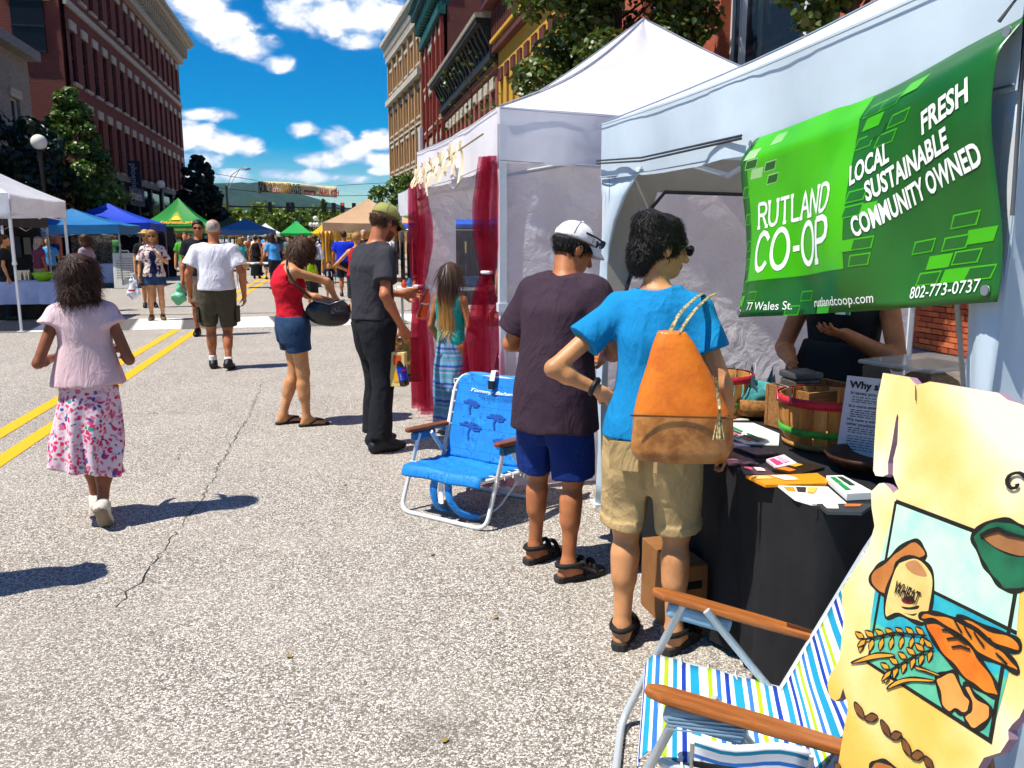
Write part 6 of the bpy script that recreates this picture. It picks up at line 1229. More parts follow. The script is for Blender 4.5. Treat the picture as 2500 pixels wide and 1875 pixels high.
def stroke(P, w, off, mat=m_ink, closed=False):
    pts = [Vector(p) for p in P]; Q = []; n = len(pts)
    for i, p in enumerate(pts):
        d = (pts[(i + 1) % n] - pts[i - 1]) if closed else (pts[min(i + 1, n - 1)] - pts[max(i - 1, 0)]); d = d.normalized() if d.length > 0 else Vector((1, 0)); ww = w * (.85 + .3 * math.sin(i * .9))
        for sg_ in (-1, 1): Q.append(bp(p.x - d.y * sg_ * ww / 2, p.y + d.x * sg_ * ww / 2, off))
    if closed: Q += Q[:2]
    return MB().grid(Q, len(Q) // 2, 2, False).obj('brush_line', mat, bo)
off = .0098
def smooth_ring(P, k=4):                               # rounded outline through the points
    n = len(P); out = []
    for i in range(n):
        a, b2, c, e = [np.array(P[(i + j) % n]) for j in (-1, 0, 1, 2)]
        for q in range(k): t = q / k; out.append(tuple(.5 * (2 * b2 + (c - a) * t + (2 * a - 5 * b2 + 4 * c - e) * t * t + (3 * b2 - a - 3 * c + e) * t ** 3)))
    return out
ART = [(k, P if k in ('mint', 'turq', 'teal') else smooth_ring(P)) for k, P in ART]
for i, (k, P) in enumerate(ART):
    if i == 3:
        for (w, Q_) in LINES[:2]: off += .00004; stroke(Q_, w, off)
    off += .000032; b = MB().poly([bp(u, v, off) for u, v in P]); b.obj('painted_shape', amat(k), bo)
    if k in ('mint', 'turq', 'teal', 'ink', 'bean', 'flour'): continue
    big = k in ('bowl', 'pie', 'bag', 'loaf', 'loaf2', 'slice'); off += .000032; stroke(P, .0085 if big else .0032, off, closed=True)
for (w, P) in LINES[2:]: off += .000032; stroke(P, w, off)
V, F_ = text_mesh('WHEAT', 1, .03); x1 = V[:, 0].max(); W0, W1 = Vector([(0.199, 0.902), (0.265, 0.906), (0.208, 0.892)][0]), Vector([(0.199, 0.902), (0.265, 0.906), (0.208, 0.892)][1]); dx = W1 - W0; me = bpy.data.meshes.new('lettering'); up = Vector((.006, .036))
me.from_pydata([bp(*(W0 + dx * (x / x1) + up * (y - .35)), off + .00006) for x, y, z in V], [], F_); add('lettering', me, m_ink, bo)
MB().tube([bp(.28, 1.0, -.02), (.42, -.30, .02)], .014, 8).obj('prop_leg', M('prop_wood', '#8a6a44', .8), bd); MB().tube([bp(.14, .5, -.02), bp(.42, .5, -.02)], .012, 6).obj('back_batten', M('prop_wood', '#8a6a44', .8), bd)
# ------------------------------------------------------------------ folding beach chairs
m_teak = M('teak', '#a5632e', .5, var=.3, vs=6, stretch=(12, 1, 12), bump=.15, bs=30, col2='#8a4d20'); m_teak_d = M('dark_teak', '#7a4022', .45, var=.25, vs=6, stretch=(12, 1, 12)); m_alu = M('pale_alloy_tube', '#c9cfd2', .32, metal=.35, spec=.6); m_wt = M('white_tube', '#d8dad8', .35, spec=.5); m_plg = M('grey_blue_plastic', '#7f9db0', .5); m_cord = M('white_cord', '#d4d2cc', .7)
def fil(pts, r=.07, n=5):                               # round the corners of a path
    P = [Vector(p) for p in pts]; out = [P[0]]
    for a, b2, c in zip(P, P[1:], P[2:]):
        d1 = (a - b2); d2 = (c - b2); q = min(r, d1.length * .45, d2.length * .45); s_ = b2 + d1.normalized() * q; e = b2 + d2.normalized() * q
        for i in range(n + 1): t = i / n; out.append((s_ * (1 - t) + b2 * t) * (1 - t) + (b2 * t * 0 + (b2 * (1 - t) + e * t)) * t)
    return out + [P[-1]]
def beach_chair(name, loc, face, label, tube, cloth, arm, brk, W=.58, row=.0155, pat=None, lace=True, T0=(-.52, .80), J=(-.18, .225), Fr=(.25, .285), at=(.462, -1.5)):
    T = thing(name, loc, -R(face), label, 'chair'); h = W / 2; tr = .0125
    Fy, Fz, Jy, Jz, Ty, Tz = *Fr, *J, *T0
    def U(path, nm, r=tr): return MB().tube(fil(path), r, 10).obj(nm, tube, T)
    U([(-h, .12, .43), (-h, .30, .012), (h, .30, .012), (h, .12, .43)], 'front_frame')
    U([(-h + .03, .05, .43), (-h + .03, -.30, .012), (h - .03, -.30, .012), (h - .03, .05, .43)], 'rear_frame')
    s_ = MB(); s_.tube(fil([(-h + .015, Jy - .02, Jz), (-h + .015, Fy, Fz), (h - .015, Fy, Fz), (h - .015, Jy - .02, Jz)], .05), tr, 10); s_.obj('seat_frame', tube, T)
    k = MB(); k.tube(fil([(-h + .01, Jy + .03, Jz - .03), (-h + .01, Ty, Tz), (h - .01, Ty, Tz), (h - .01, Jy + .03, Jz - .03)], .12), tr, 10); k.obj('back_frame', tube, T)
    def sling(nm, P0, P1, w, sag, roll=None, topround=0):
        pts = []; L = math.dist(P0, P1); n = max(8, int(L / row)); m = 12
        for i in range(n + 1):
            t = i / n; y = P0[0] + (P1[0] - P0[0]) * t; z = P0[1] + (P1[1] - P0[1]) * t
            ww = w * (1 - topround * max(0, (t - .86) / .14) ** 2)
            for j in range(m): u = j / (m - 1); pts.append(((u - .5) * ww, y, z - sag * math.sin(pi * u) * math.sin(pi * min(1, max(.0, t))) + .003 * math.sin(u * 9 + t * 20)))
        if roll:                                         # cloth wrapped over the front bar and hanging a little
            base = len(pts)
            for i in range(1, 8):
                a = i / 7; y = P1[0] + .022 * math.sin(a * pi * .6) + .012 * a; z = P1[1] - roll * a ** 1.4 + .006
                for j in range(m): u = j / (m - 1); pts.append(((u - .5) * w, y, z + .004 * math.sin(u * 12)))
            n += 7
        b = MB(); b.grid(pts, n + 1, m)
        if pat: 
            b.m = [pat[(q // (m - 1)) % len(pat)] for q in range(len(b.f))]
        o = b.obj(nm, cloth, T); solid(o, .004); return o
    ss = sling('seat_sling', (Jy - .02, Jz + .018), (Fy + .012, Fz + .016), W - .055, .015, roll=.06)
    bs_ = sling('back_sling', (Jy + .02, Jz + .02), (Ty + .005, Tz + .018), W - .075, .02, topround=.28)
    for sg in (-1, 1):
        a = MB(); pr = [(-.44, .012), (-.40, .017), (-.30, .024), (-.1, .031), (.1, .033), (.18, .030), (.215, .018), (.222, 0)]
        ringp = [(x, y) for y, x in pr] + [(-x, y) for y, x in pr[::-1][1:]]; a.prism(ringp, -.011, .011)
        o = a.obj('armrest', arm, T, loc=(sg * (h + .012), 0, at[0])); o.rotation_euler = (R(at[1]), 0, 0); bevel(o, .006)
        if sg > 0: MB().box((0, -.26, .0125), (.022, .13, .004)).obj('finger_slot', M('slot_dark', '#4a2814', .6), o)
        bz = at[0] + .07 * math.sin(R(at[1])) - .042; b = MB().box((sg * (h + .012), .07, bz), (.036, .20, .05), rx=R(at[1])); 
        o = b.obj('arm_bracket', brk, T); bevel(o, .012)
        for q in range(4): MB().box((sg * (h + .032), .07, bz - .015 + .010 * q), (.002, .18, .004)).obj('rib', brk, o)
        if lace:
            for (nm, A, B, c) in (('back_lace', (Jy - .0, Jz), (Ty, Tz), 7), ('seat_lace', (Jy, Jz), (Fy, Fz), 4)):
                for i in range(c):
                    t = (i + .8) / (c + .6); y = A[0] + (B[0] - A[0]) * t; z = A[1] + (B[1] - A[1]) * t
                    MB().tube([(sg * (h - .045), y, z + .014), (sg * (h - .02), y + .004, z + .020), (sg * (h + .004), y, z + .016), (sg * (h + .006), y, z - .012)], .0035, 5).obj(nm, m_cord, T)
    return T, bs_, ss
def stripes(): return [M('cloth_white', '#e6e8ec', .75, bump=.1, bs=600), M('cloth_cyan', '#1690b4', .75), M('cloth_navy', '#12389c', .75), M('cloth_lime', '#a8cc10', .75), M('cloth_blue', '#2f74c8', .75)]
PT = [0, 1, 1, 0, 2, 0, 1, 0, 3, 0, 4, 0, 1, 1, 0, 2, 0, 4, 0, 3, 0]
sc_, scb, scs = beach_chair('beach_chair', (1.034, 1.942, 0), -66.5, 'blue, white and lime striped beach chair with teak arms beside the painted board', m_alu, stripes(), m_teak, m_plg, pat=PT, row=.013, W=.56, T0=(-.45, .76), J=(-.20, .175), Fr=(.185, .25), at=(.415, 12))
P = []                                                   # zip pouch hanging on the near side
for i in range(22):
    for j in range(9): u = j / 8; v = i / 21; P.append((-.335 + .012 * math.sin(v * 5) , -.17 + .27 * u, .37 - .24 * v + .01 * math.sin(u * 7)))
PATP = [0, 1, 0, 0, 4, 0, 3, 0, 2, 0, 1, 0, 4, 0, 3, 0, 2, 0, 1, 0, 3, 0]
b = MB(); b.grid(P, 22, 9); b.m = [PATP[(q // 8) % 22] for q in range(len(b.f))]; 
for v in b.v[:]: pass
po = b.obj('side_pouch', stripes(), sc_); solid(po, .012); MB().tube([(-.358, -.16, .322), (-.360, .0, .315), (-.358, .095, .319)], .008, 6).obj('zip', m_black, po); MB().tube([(-.352, -.17, .37), (-.36, -.172, .13), (-.36, .10, .13), (-.352, .10, .37)], .006, 5).obj('piping', m_cord, po)
def mapcloth(t, tc):
    n = t.noise(tc, 7, 6, .7); n2 = t.noise(tc, 26, 4, .7); base = t.mix(t.mr(n, .35, .65), c4('#1272c0'), c4('#1c8ad8'))
    dd = t.math('MULTIPLY', t.mr(t.math('ABSOLUTE', t.math('SUBTRACT', n, .56)), .035, .0), t.mr(n2, .35, .6)); c = t.mix(t.math('MULTIPLY', dd, .8), base, c4('#0b3a86'))
    sp = t.n('ShaderNodeSeparateXYZ', {0: tc}); ln = None
    for o_, k in ((sp.outputs[0], 9.0), (sp.outputs[2], 8.0)):
        q = t.math('ABSOLUTE', t.math('SUBTRACT', t.math('FRACT', t.math('MULTIPLY', o_, k)), .5)); m = t.mr(q, .025, .012); ln = m if ln is None else t.math('MAXIMUM', ln, m)
    return t.mix(t.math('MULTIPLY', ln, .5), c, c4('#0b4a96'))
m_map = MN('blue_map_cloth', mapcloth, .6)
bc_, bcb, bcs = beach_chair('beach_chair', (.776, 4.59, 0), -134, 'bright blue map print beach chair standing behind the man in navy shorts', m_wt, [m_map], m_teak_d, M('blue_plastic', '#2c6f9a', .5), W=.60, T0=(-.24, .74), J=(-.10, .24), Fr=(.27, .27), at=(.45, 3))
def onback(x, t, o): y = -.08 + (-.235 + .08) * t; z = .26 + (.758 - .26) * t; return (x, y + o * .95, z - .02 * math.cos(x * 5.5) * math.sin(pi * t) + o * .3)
def backtext(s, x0, t0, hgt, wid, mat, shear=.0, bold=.0):
    V, F_ = text_mesh(s, 1, bold, 1, shear); x1 = V[:, 0].max(); me = bpy.data.meshes.new('lettering'); me.from_pydata([onback(x0 - x / x1 * wid, t0 + y * hgt / .73, .012) for x, y, z in V], [], F_); add('lettering', me, mat, bcb)
backtext('Tommy Bahama', .17, .79, .035, .36, M('white_thread', '#eef2f4', .6), .45, .01); backtext('OCEAN of MARTINI', .09, .735, .03, .3, M('navy_thread', '#0b2f70', .6), 0, .0)
for (x, t, s_) in ((.12, .35, .11), (-.05, .5, .09), (.14, .62, .08), (-.1, .25, .06)):      # palm tree print
    b = MB()
    def sw(P, w): 
        Q = []
        for i, p in enumerate(P): d = Vector(P[min(i + 1, len(P) - 1)]) - Vector(P[max(i - 1, 0)]); d.normalize(); Q += [onback(p[0] - d.y * w / 2, p[1] + d.x * w, .008), onback(p[0] + d.y * w / 2, p[1] - d.x * w, .008)]
        b.grid(Q, len(P), 2, False)
    sw([(x, t - s_), (x + .01, t - s_ * .3), (x, t + s_ * .4)], .012)
    for a in (.2, .9, 1.6, 2.3, 3.0, 3.7): sw([(x, t + s_ * .4), (x + s_ * .35 * math.cos(a), t + s_ * (.4 + .55 * math.sin(a))), (x + s_ * .75 * math.cos(a), t + s_ * (.4 + .35 * math.sin(a)))], .012)
    b.obj('palm_print', M('navy_print', '#0d4a9c', .65), bcb, kind='stuff')
b = MB().tube([(0, -.235, .775), (0, -.21, .78), (0, -.19, .72)], .018, 6, flat=.3); o = b.obj('hook_strap', M('white_webbing', '#dcdce0', .7), bc_); MB().box((0, -.185, .70), (.035, .02, .05)).obj('buckle', m_black, o)
for x0, P in ((.06, [(.06, .275, .25), (.07, .29, .15), (.06, .26, .06), (.05, .2, .03)]), (-.03, [(-.03, .275, .25), (-.04, .29, .14), (-.09, .26, .05), (-.18, .2, .03)])): MB().tube(fil(P, .05), .026, 8, flat=.35).obj('shoulder_strap', m_map, bc_)
MB().tube([(.015, .28, .25), (.015, .285, .10)], .018, 6, flat=.25).obj('webbing', M('white_webbing', '#dcdce0', .7), bc_)
MB().tube(fil([(-.18, .2, .03), (-.24, .1, .06), (-.29, -.02, .2)], .05), .010, 6, flat=.3).obj('webbing', M('white_webbing', '#dcdce0', .7), bc_)
# ------------------------------------------------------------------ people in front
SK1, SK2, SK3, SK4 = '#c08658', '#a9683f', '#8a5232', '#c9966c'
def cloth(n, c, var=.08, sc=7.0, k=.55, st=(1, 1, .6)):
    def f(t, tc):
        v = t.vm('MULTIPLY', tc, st); w = t.noise(v, sc, 4, .55, dist=1.4); r = t.math('ABSOLUTE', t.math('SUBTRACT', t.noise(v, sc * .8, 3, .5, dist=.8), .5))
        c2 = t.mix(t.mr(t.noise(tc, 4, 4), .35, .65), tuple(x * (1 - var) for x in lin(c)) + (1,), c4(c))
        return c2, t.math('ADD', t.math('ADD', w, t.math('MULTIPLY', r, -1.6)), t.math('MULTIPLY', t.noise(tc, 260, 2), .06))
    return MN('cloth_' + n, f, .85, bump=k, dist=.035, spec=.2)
def hairm(n, c, c2): return M('hair_' + n, c, .5, vs=55, col2=c2, spec=.28, bump=.5, bs=140, stretch=(1, 1, .25))
H_BLK = hairm('black', '#17110e', '#0a0706'); H_DBR = hairm('dark_brown', '#46291a', '#20120b'); H_BRN = hairm('brown', '#5a3a20', '#2e1b0e'); H_BLD = hairm('blonde', '#b8884a', '#7a5226'); H_GRY = hairm('grey', '#b8b0a4', '#8a8278'); H_OMB = MN('hair_ombre', lambda t, tc: t.mix(t.mr(t.n('ShaderNodeSeparateXYZ', {0: t.vm('ADD', tc, t.vm('SCALE', t.n('ShaderNodeTexNoise', {'Vector': t.vm('MULTIPLY', tc, (1, 1, .1)), 'Scale': 60.0}).outputs['Color'], .12))}).outputs[2], .95, 1.22), t.mix(t.noise(t.vm('MULTIPLY', tc, (1, 1, .08)), 90, 3), c4('#8a5a24'), c4('#d0a058')), c4('#3a2212')), .4, spec=.5)
m_shoe = M('black_shoe', '#121213', .5, spec=.4); m_sole = M('dark_sole', '#2a2724', .8); m_spec = M('black_frames', '#0b0b0d', .15, spec=.6); m_belt = M('black_belt', '#101012', .5)
# girl with the floral skirt
def floral(t, tc):
    v = t.n('ShaderNodeTexVoronoi', {'Vector': t.vm('ADD', tc, t.vm('SCALE', t.n('ShaderNodeTexNoise', {'Vector': tc, 'Scale': 22.0}).outputs['Color'], .05)), 'Scale': 42.0}); w = t.n('ShaderNodeSeparateColor', {0: v.outputs['Color']})
    col = t.ramp(w.outputs[0], [(0, c4('#d8326a')), (.3, c4('#e0708f')), (.5, c4('#dba8b8')), (.74, c4('#46509a')), (.84, c4('#4a9a8c')), (.9, c4('#d84a78'))], 'CONSTANT')
    return t.mix(t.mr(v.outputs['Distance'], .54, .46), c4('#e6d2da'), col)
p = Person(H=1.45, sex='c', w=1.0, loc=(-1.30, 4.83), face=-6, h=.0085, hs=1.08, skin=SK3, label='girl in pink sleeveless top and floral skirt walking away', arms={'L': {'e': (-.265, -.09, 1.09), 'w': (-.20, .16, 1.10), 'curl': 40}, 'R': {'e': (.265, -.09, 1.09), 'w': (.20, .16, 1.12), 'curl': 40}},
    legs={'L': {'k': (-.07, .19, .48), 'a': (-.05, .22, .085)}, 'R': {'k': (.06, .03, .47), 'a': (.05, -.20, .155), 'lift': 48, 't': 4}}, hpitch=8)
p.body().top(MN('pink_linen', lambda t, tc: (t.mix(t.mr(t.noise(tc, 5, 4), .35, .65), c4('#d9b7bd'), c4('#e4c6ca')), t.noise(t.vm('MULTIPLY', tc, (2, 2, .6)), 9, 4, .6, dist=.8)), .85, bump=.5, dist=.03, trans=.12), hem=.93, sleeve=.26, off=.022, hemw=(.205, .15), slw=.03, amp=.008, fr=20)
p.skirt(MN('floral_cloth', floral, .8, trans=.15), [(.30, -.075, -.05, .25, .20), (.42, -.06, -.04, .235, .19), (.65, -.025, -.02, .205, .17), (.86, 0, -.005, .185, .15), (1.0, 0, 0, .155, .125)], fold=(.022, 8, .95, .5, .7), hemtilt=((-.075, 0, .36), (.22, .1, 1)), amp=.006)
p.shoes(M('cream_woven_shoe', '#d9d2c0', .8, var=.15, vs=90, bump=.4, bs=200), M('tan_sole', '#8a7a66', .8)); p.hair('bob', H_DBR, len=.05, vol=.008, wd=.090, amp=.012, fr=55, locks=6000, ll=.075, lw=.0042, curl=.016, seed=4, yb=-.03)
# man in the white polo
p = Person(H=1.77, sex='m', w=1.1, belly=.03, loc=(-1.31, 10.4), face=2, h=.012, skin=SK2, label='man in white polo shirt and olive cargo shorts walking away', legs={'L': {'k': (-.10, .06, .49), 'a': (-.10, .06, .085)}, 'R': {'k': (.09, .05, .48), 'a': (.10, -.12, .10), 'lift': 12}}, arms={'L': {'e': (-.30, -.03, 1.13), 'w': (-.31, .06, .87)}, 'R': {'e': (.30, -.03, 1.13), 'w': (.30, .05, .87)}})
p.body().top(cloth('white_polo', '#dcdce4'), hem=.94, sleeve=.66, off=.022, hemw=(.19, .15), slw=.035, amp=.008, fr=20, neck=1.47).bottoms(cloth('olive_canvas', '#4a4636', .12), frac=.93, flare=.035, amp=.007)
p.top(m_belt, 'belt', hem=.955, sleeve=0, off=.027, neck=.985, amp=0, neckcut=(0, 0, -1)); p.shoes(m_shoe, m_sole); p.hair('short', H_GRY, bald=1, line=(.03, .02), nape=(-.05, -.08), vol=-.006)
for q in (-1, 1): p.skirt(cloth('white_sock', '#dcdcdc'), [(.09, q * .10, .06 if q < 0 else -.12, .047, .05), (.16, q * .10, .055 if q < 0 else -.09, .045, .048)], 'sock', None, 0)
for q in (-1, 1): MB().box((q * .225, .02, .66), (.03, .16, .19)).obj('cargo_pocket', cloth('olive_canvas', '#4a4636'), p.root)
# woman in the red tank top
p = Person(H=1.62, sex='f', w=1.06, bust=1, loc=(-.31, 7.06), face=72, h=.0095, skin=SK1, bare=1, label='woman in red tank top and denim shorts digging in her handbag', lean={'ch': -.05, 'n': .0, 'h': .085, 'hz': -.085}, hpitch=52, arms={'R': {'e': (.18, .27, 1.30), 'w': (.03, .40, 1.13), 'hd': (-.3, .4, -.8)}, 'L': {'e': (-.20, .20, 1.16), 'w': (-.06, .42, 1.10), 'hd': (.3, .4, -.8)}}, legs={'L': {'k': (-.09, .03, .49), 'a': (-.10, -.10, .085), 't': -6}, 'R': {'k': (.09, .05, .49), 'a': (.10, .06, .085), 't': 6}})
p.body().top(cloth('red_ribbed', '#c41428', .12), 'tank_top', hem=.84, sleeve=0, tank=1, off=.012, amp=.008, fr=36, st=(.5, .5, 1.6), nkr=.105, neck=1.43).bottoms(M('denim', '#1c3a5c', .85, var=.25, vs=30, bump=.3, bs=400), 'denim_shorts', frac=.52, flare=.015, cuff=1)
p.sandals(m_shoe, m_sole, .02, flip=True, name='flip_flop'); p.hair('bob', H_BRN, len=.05, vol=.006, wd=.078, ys=-.045, amp=.010, fr=60, locks=4000, ll=.075, lw=.0045, curl=.014, seed=8, yb=-.05, extra=[((0, -.05, .105), (.03, .03, .02))]); p.glasses(m_spec, 'eyeglasses')
# slim man in the green cap
p = Person(H=1.80, sex='m', w=.94, loc=(.31, 6.1), face=62, h=.0085, skin='#b06a44', beard=1, beardcol='#6a3c26', limb=.92, label='slim man in green cap and charcoal shirt holding a bottle of orange soda', lean={'ch': -.02, 'n': .035, 'h': .055, 'hz': -.015}, hpitch=26, arms={'R': {'e': (.26, -.07, 1.13), 'w': (.23, .08, .90), 'curl': 55, 'pn': (-1, .3, 0)}, 'L': {'e': (-.24, .08, 1.12), 'w': (-.16, .335, 1.10), 'hd': (.15, 1, .05), 'pn': (1, -.1, 0), 'curl': 42, 'ts': 1, 'tn': .5}}, legs={'L': {'k': (-.10, .05, .5), 'a': (-.11, .04, .085), 't': -10}, 'R': {'k': (.09, .0, .5), 'a': (.10, -.05, .085), 't': 10}})
p.body().top(cloth('charcoal', '#35343a', .1), hem=.95, sleeve=.68, off=.017, hemw=(.168, .125), slw=.022, amp=.007, fr=24).bottoms(cloth('black_denim', '#1d1f24', .15), 'trousers', frac=1.97, off=.020, calf=.03, amp=.008).shoes(m_shoe, m_sole)
p.top(m_belt, 'belt', hem=.955, sleeve=0, off=.026, neck=.985, amp=0, neckcut=(0, 0, -1)); p.hair('short', H_BRN, line=(.06, .03), vol=.004, top=.03, nape=(-.06, -.085), locks=500, ll=.03, lw=.006, curl=.004).cap(M('green_cap', '#95964f', .8, var=.1, bump=.2, bs=300), M('cap_visor_green', '#868a48', .8)).glasses(M('thin_frames', '#3a2a20', .3), 'eyeglasses')
# girl with long hair
def stripeskirt(t, tc):
    z = t.n('ShaderNodeSeparateXYZ', {0: tc}).outputs[2]; q = t.math('FRACT', t.math('MULTIPLY', z, 7.2)); n = t.noise(tc, 3, 2)
    return t.ramp(t.math('ADD', q, t.math('MULTIPLY', n, .03)), [(0, c4('#2f5aa8')), (.08, c4('#6fa8c8')), (.3, c4('#7a8cb8')), (.42, c4('#4aa0b8')), (.58, c4('#9aa0c0')), (.7, c4('#2a8ab0')), (.82, c4('#8a94b8')), (.95, c4('#2f5aa8'))], 'CONSTANT')
p = Person(H=1.35, sex='c', loc=(.93, 6.52), face=38, h=.0095, hs=1.1, skin=SK2, label='girl with long brown hair in teal top and striped long skirt', arms={'R': {'e': (.225, -.01, 1.12), 'w': (.20, .20, 1.02)}, 'L': {'e': (-.225, -.02, 1.12), 'w': (-.20, .1, .92)}})
p.body().top(cloth('teal_top', '#1f9a92'), 'tank_top', hem=.94, sleeve=0, tank=1, off=.012, amp=.004).skirt(MN('striped_skirt_cloth', stripeskirt, .8, trans=.1), [(.05, 0, 0, .20, .18), (.3, 0, 0, .195, .175), (.7, 0, 0, .185, .16), (.9, 0, 0, .165, .135), (1.04, 0, 0, .135, .11)], fold=(.018, 9, .9, .4, .2), amp=.004)
p.hair('long', H_OMB, len=.42, vol=.003, wd=.088, amp=.004, fr=90, st=(1, 1, .1), locks=3000, ll=.14, lw=.005, curl=.0025, rd=.07, seed=12, yb=-.05)
# woman in the dotted dress inside the curtained tent
def dots(t, tc):
    v = t.n('ShaderNodeTexVoronoi', {'Vector': tc, 'Scale': 16.0, 'Randomness': .5}); return t.mix(t.mr(v.outputs['Distance'], .28, .24), c4('#10163c'), c4('#d8d8e0'))
p = Person(H=1.60, sex='f', loc=(1.62, 7.05), face=235, h=.012, skin=SK1, bust=1, label='woman in navy dotted dress standing inside the curtained tent', arms={'R': {'e': (.2, .02, 1.12), 'w': (.12, .26, 1.0)}, 'L': {'e': (-.22, 0, 1.12), 'w': (-.14, .25, 1.0)}})
p.body().top(MN('dotted_navy', dots, .8), 'dress_top', hem=.86, sleeve=0, tank=1, off=.014).skirt(MN('dotted_navy', dots, .8), [(.45, 0, 0, .26, .22), (.9, 0, 0, .19, .14), (1.02, 0, 0, .15, .115)], 'dress_skirt').hair('bob', H_BRN, len=.12, vol=.006, amp=.008, locks=500).shoes(m_shoe)
# man in the white cap
p = Person(H=1.65, sex='m', w=.90, belly=.02, loc=(1.00, 3.60), face=46, h=.0075, skin='#a9683f', bare=1, label='man in white cap, plum shirt and navy shorts looking down at the stall', lean={'pel': -.03, 'ch': .0, 'n': .075, 'nz': -.01, 'h': .05, 'hz': -.03}, hpitch=26, hyaw=34, arms={'R': {'e': (.29, .05, 1.12), 'w': (.10, .30, 1.06)}, 'L': {'e': (-.30, .04, 1.12), 'w': (-.12, .30, 1.06)}}, legs={'L': {'k': (-.12, .03, .5), 'a': (-.14, .03, .085), 't': 12}, 'R': {'k': (.10, -.01, .5), 'a': (.12, -.08, .085), 't': 28}})
p.body().top(cloth('plum_tee', '#3a2a36', .1), hem=.74, sleeve=.75, off=.036, hemw=(.18, .15), slw=.022, amp=.010, fr=17, neck=1.455, st=(1, 1, .35)).bottoms(cloth('navy_cotton', '#0e2a6c', .15), frac=.99, flare=.034, off=.022, amp=.009)
p.sandals(M('black_strap', '#141414', .7), M('grey_sole', '#2e2c28', .8), .032); p.hair('short', H_BLK, line=(.07, .01), nape=(-.055, -.085), vol=.002, top=.035, locks=500, ll=.02, lw=.004, curl=.003).cap(M('white_cap', '#e2e0e4', .6, bump=.3, bs=40), M('white_visor', '#dcdce2', .5), peak=.08); p.glasses(m_spec, 'sunglasses', up=.075, fwd=.012)
# woman in the turquoise shirt
p = Person(H=1.63, sex='f', w=.92, bust=1, loc=(1.145, 2.80), face=30, h=.0065, skin=SK1, bare=1, limb=1.06, label='woman in turquoise shirt and khaki shorts with hand on hip at the stall', hyaw=58, hpitch=10, lean={'ch': .02, 'n': .035, 'h': .02}, twist=-4, arms={'L': {'e': (-.375, -.13, 1.165), 'w': (-.215, -.05, 1.075), 'hd': (.8, .35, -.5), 'pn': (.5, .9, 0), 'curl': 22, 'ts': -1}, 'R': {'e': (.265, -.04, 1.12), 'w': (.285, .06, .87), 'curl': 40}}, legs={'L': {'k': (-.10, .03, .5), 'a': (-.10, -.02, .085), 't': 2}, 'R': {'k': (.10, .04, .5), 'a': (.11, .0, .085), 't': 22}})
p.body().top(cloth('turquoise', '#0f7fb8', .1), hem=.90, sleeve=.56, off=.020, hemw=(.18, .14), slw=.016, amp=.008, fr=24, nkr=.10).bottoms(cloth('khaki', '#b89c6c', .12), 'bermuda_shorts', frac=.97, flare=.018, cuff=1, amp=.009, off=.022)
p.sandals(M('black_strap', '#141414', .7), M('grey_sole', '#2e2c28', .8), .034)
for q in (-1, 1): MB().box((q * .085 * p.s, -.150, .845 * p.s), (.105, .006, .105)).obj('back_pocket', cloth('khaki', '#b89c6c'), p.root)
p.hair('bun', H_BLK, vol=-.001, line=(.075, .045), nape=(-.03, -.10), amp=.008, fr=70, locks=5500, ll=.032, lw=.003, curl=.009, seed=21, bun=(0, -.07, .088), bs=(.058, .05, .045), extra=[((0, -.075, -.05), (.05, .04, .06))]); p.glasses(M('blue_black_lens', '#0c1426', .12, spec=.7), 'sunglasses', fwd=.006)
MB().tube([tuple(np.array(p.arm['L'][1]) * p.s + np.array((-.012 + .0 * a, 0, .012)) + .034 * np.array((.35 * math.sin(a), math.cos(a), .75 * math.sin(a)))) for a in np.linspace(0, 2 * pi, 14, endpoint=False)], .011, 6, closed=True).obj('wristwatch', m_shoe, p.root)
# stall keeper behind the table
p = Person(H=1.66, sex='f', w=1.28, bust=1, loc=(2.52, 3.70), face=-122, h=.008, skin=SK2, limb=1.2, label='stall keeper in black dress gesturing behind the table', arms={'L': {'e': (-.31, .05, 1.02), 'w': (-.14, .30, 1.17), 'hd': (.45, .8, .15), 'pn': (.3, -.3, 1), 'curl': 26, 'spread': .14}, 'R': {'e': (.31, .05, 1.04), 'w': (.13, .30, 1.0), 'hd': (-.3, 1, .0), 'pn': (-1, 0, -.4), 'curl': 40}})
m_bd2 = M('black_speckle_dress', '#14141a', .85, var=.5, vs=120)
p.body().top(m_bd2, 'dress_top', hem=.86, sleeve=0, tank=1, off=.014, amp=.006, nkr=.12, neck=1.42).skirt(m_bd2, [(.30, 0, 0, .33, .28), (.9, 0, .01, .27, .20), (1.0, 0, .01, .235, .17), (1.1, 0, .01, .20, .15)], 'dress_skirt', p=2.2).hair('bob', H_DBR, len=.15, locks=300).shoes(m_shoe)
q = MB().box((-.07, .185, 1.20), (.07, .006, .02)).obj('name_badge', M('badge_white', '#e6ece6', .4), p.root); MB().box((-.095, .189, 1.20), (.02, .003, .02)).obj('badge_green', M('badge_green', '#1f8a5a', .4), q); MB().tube([(-.09, .186, 1.245), (-.09, .192, 1.245)], .018, 14).obj('badge_round', M('badge_round', '#d8d4a0', .4), q)
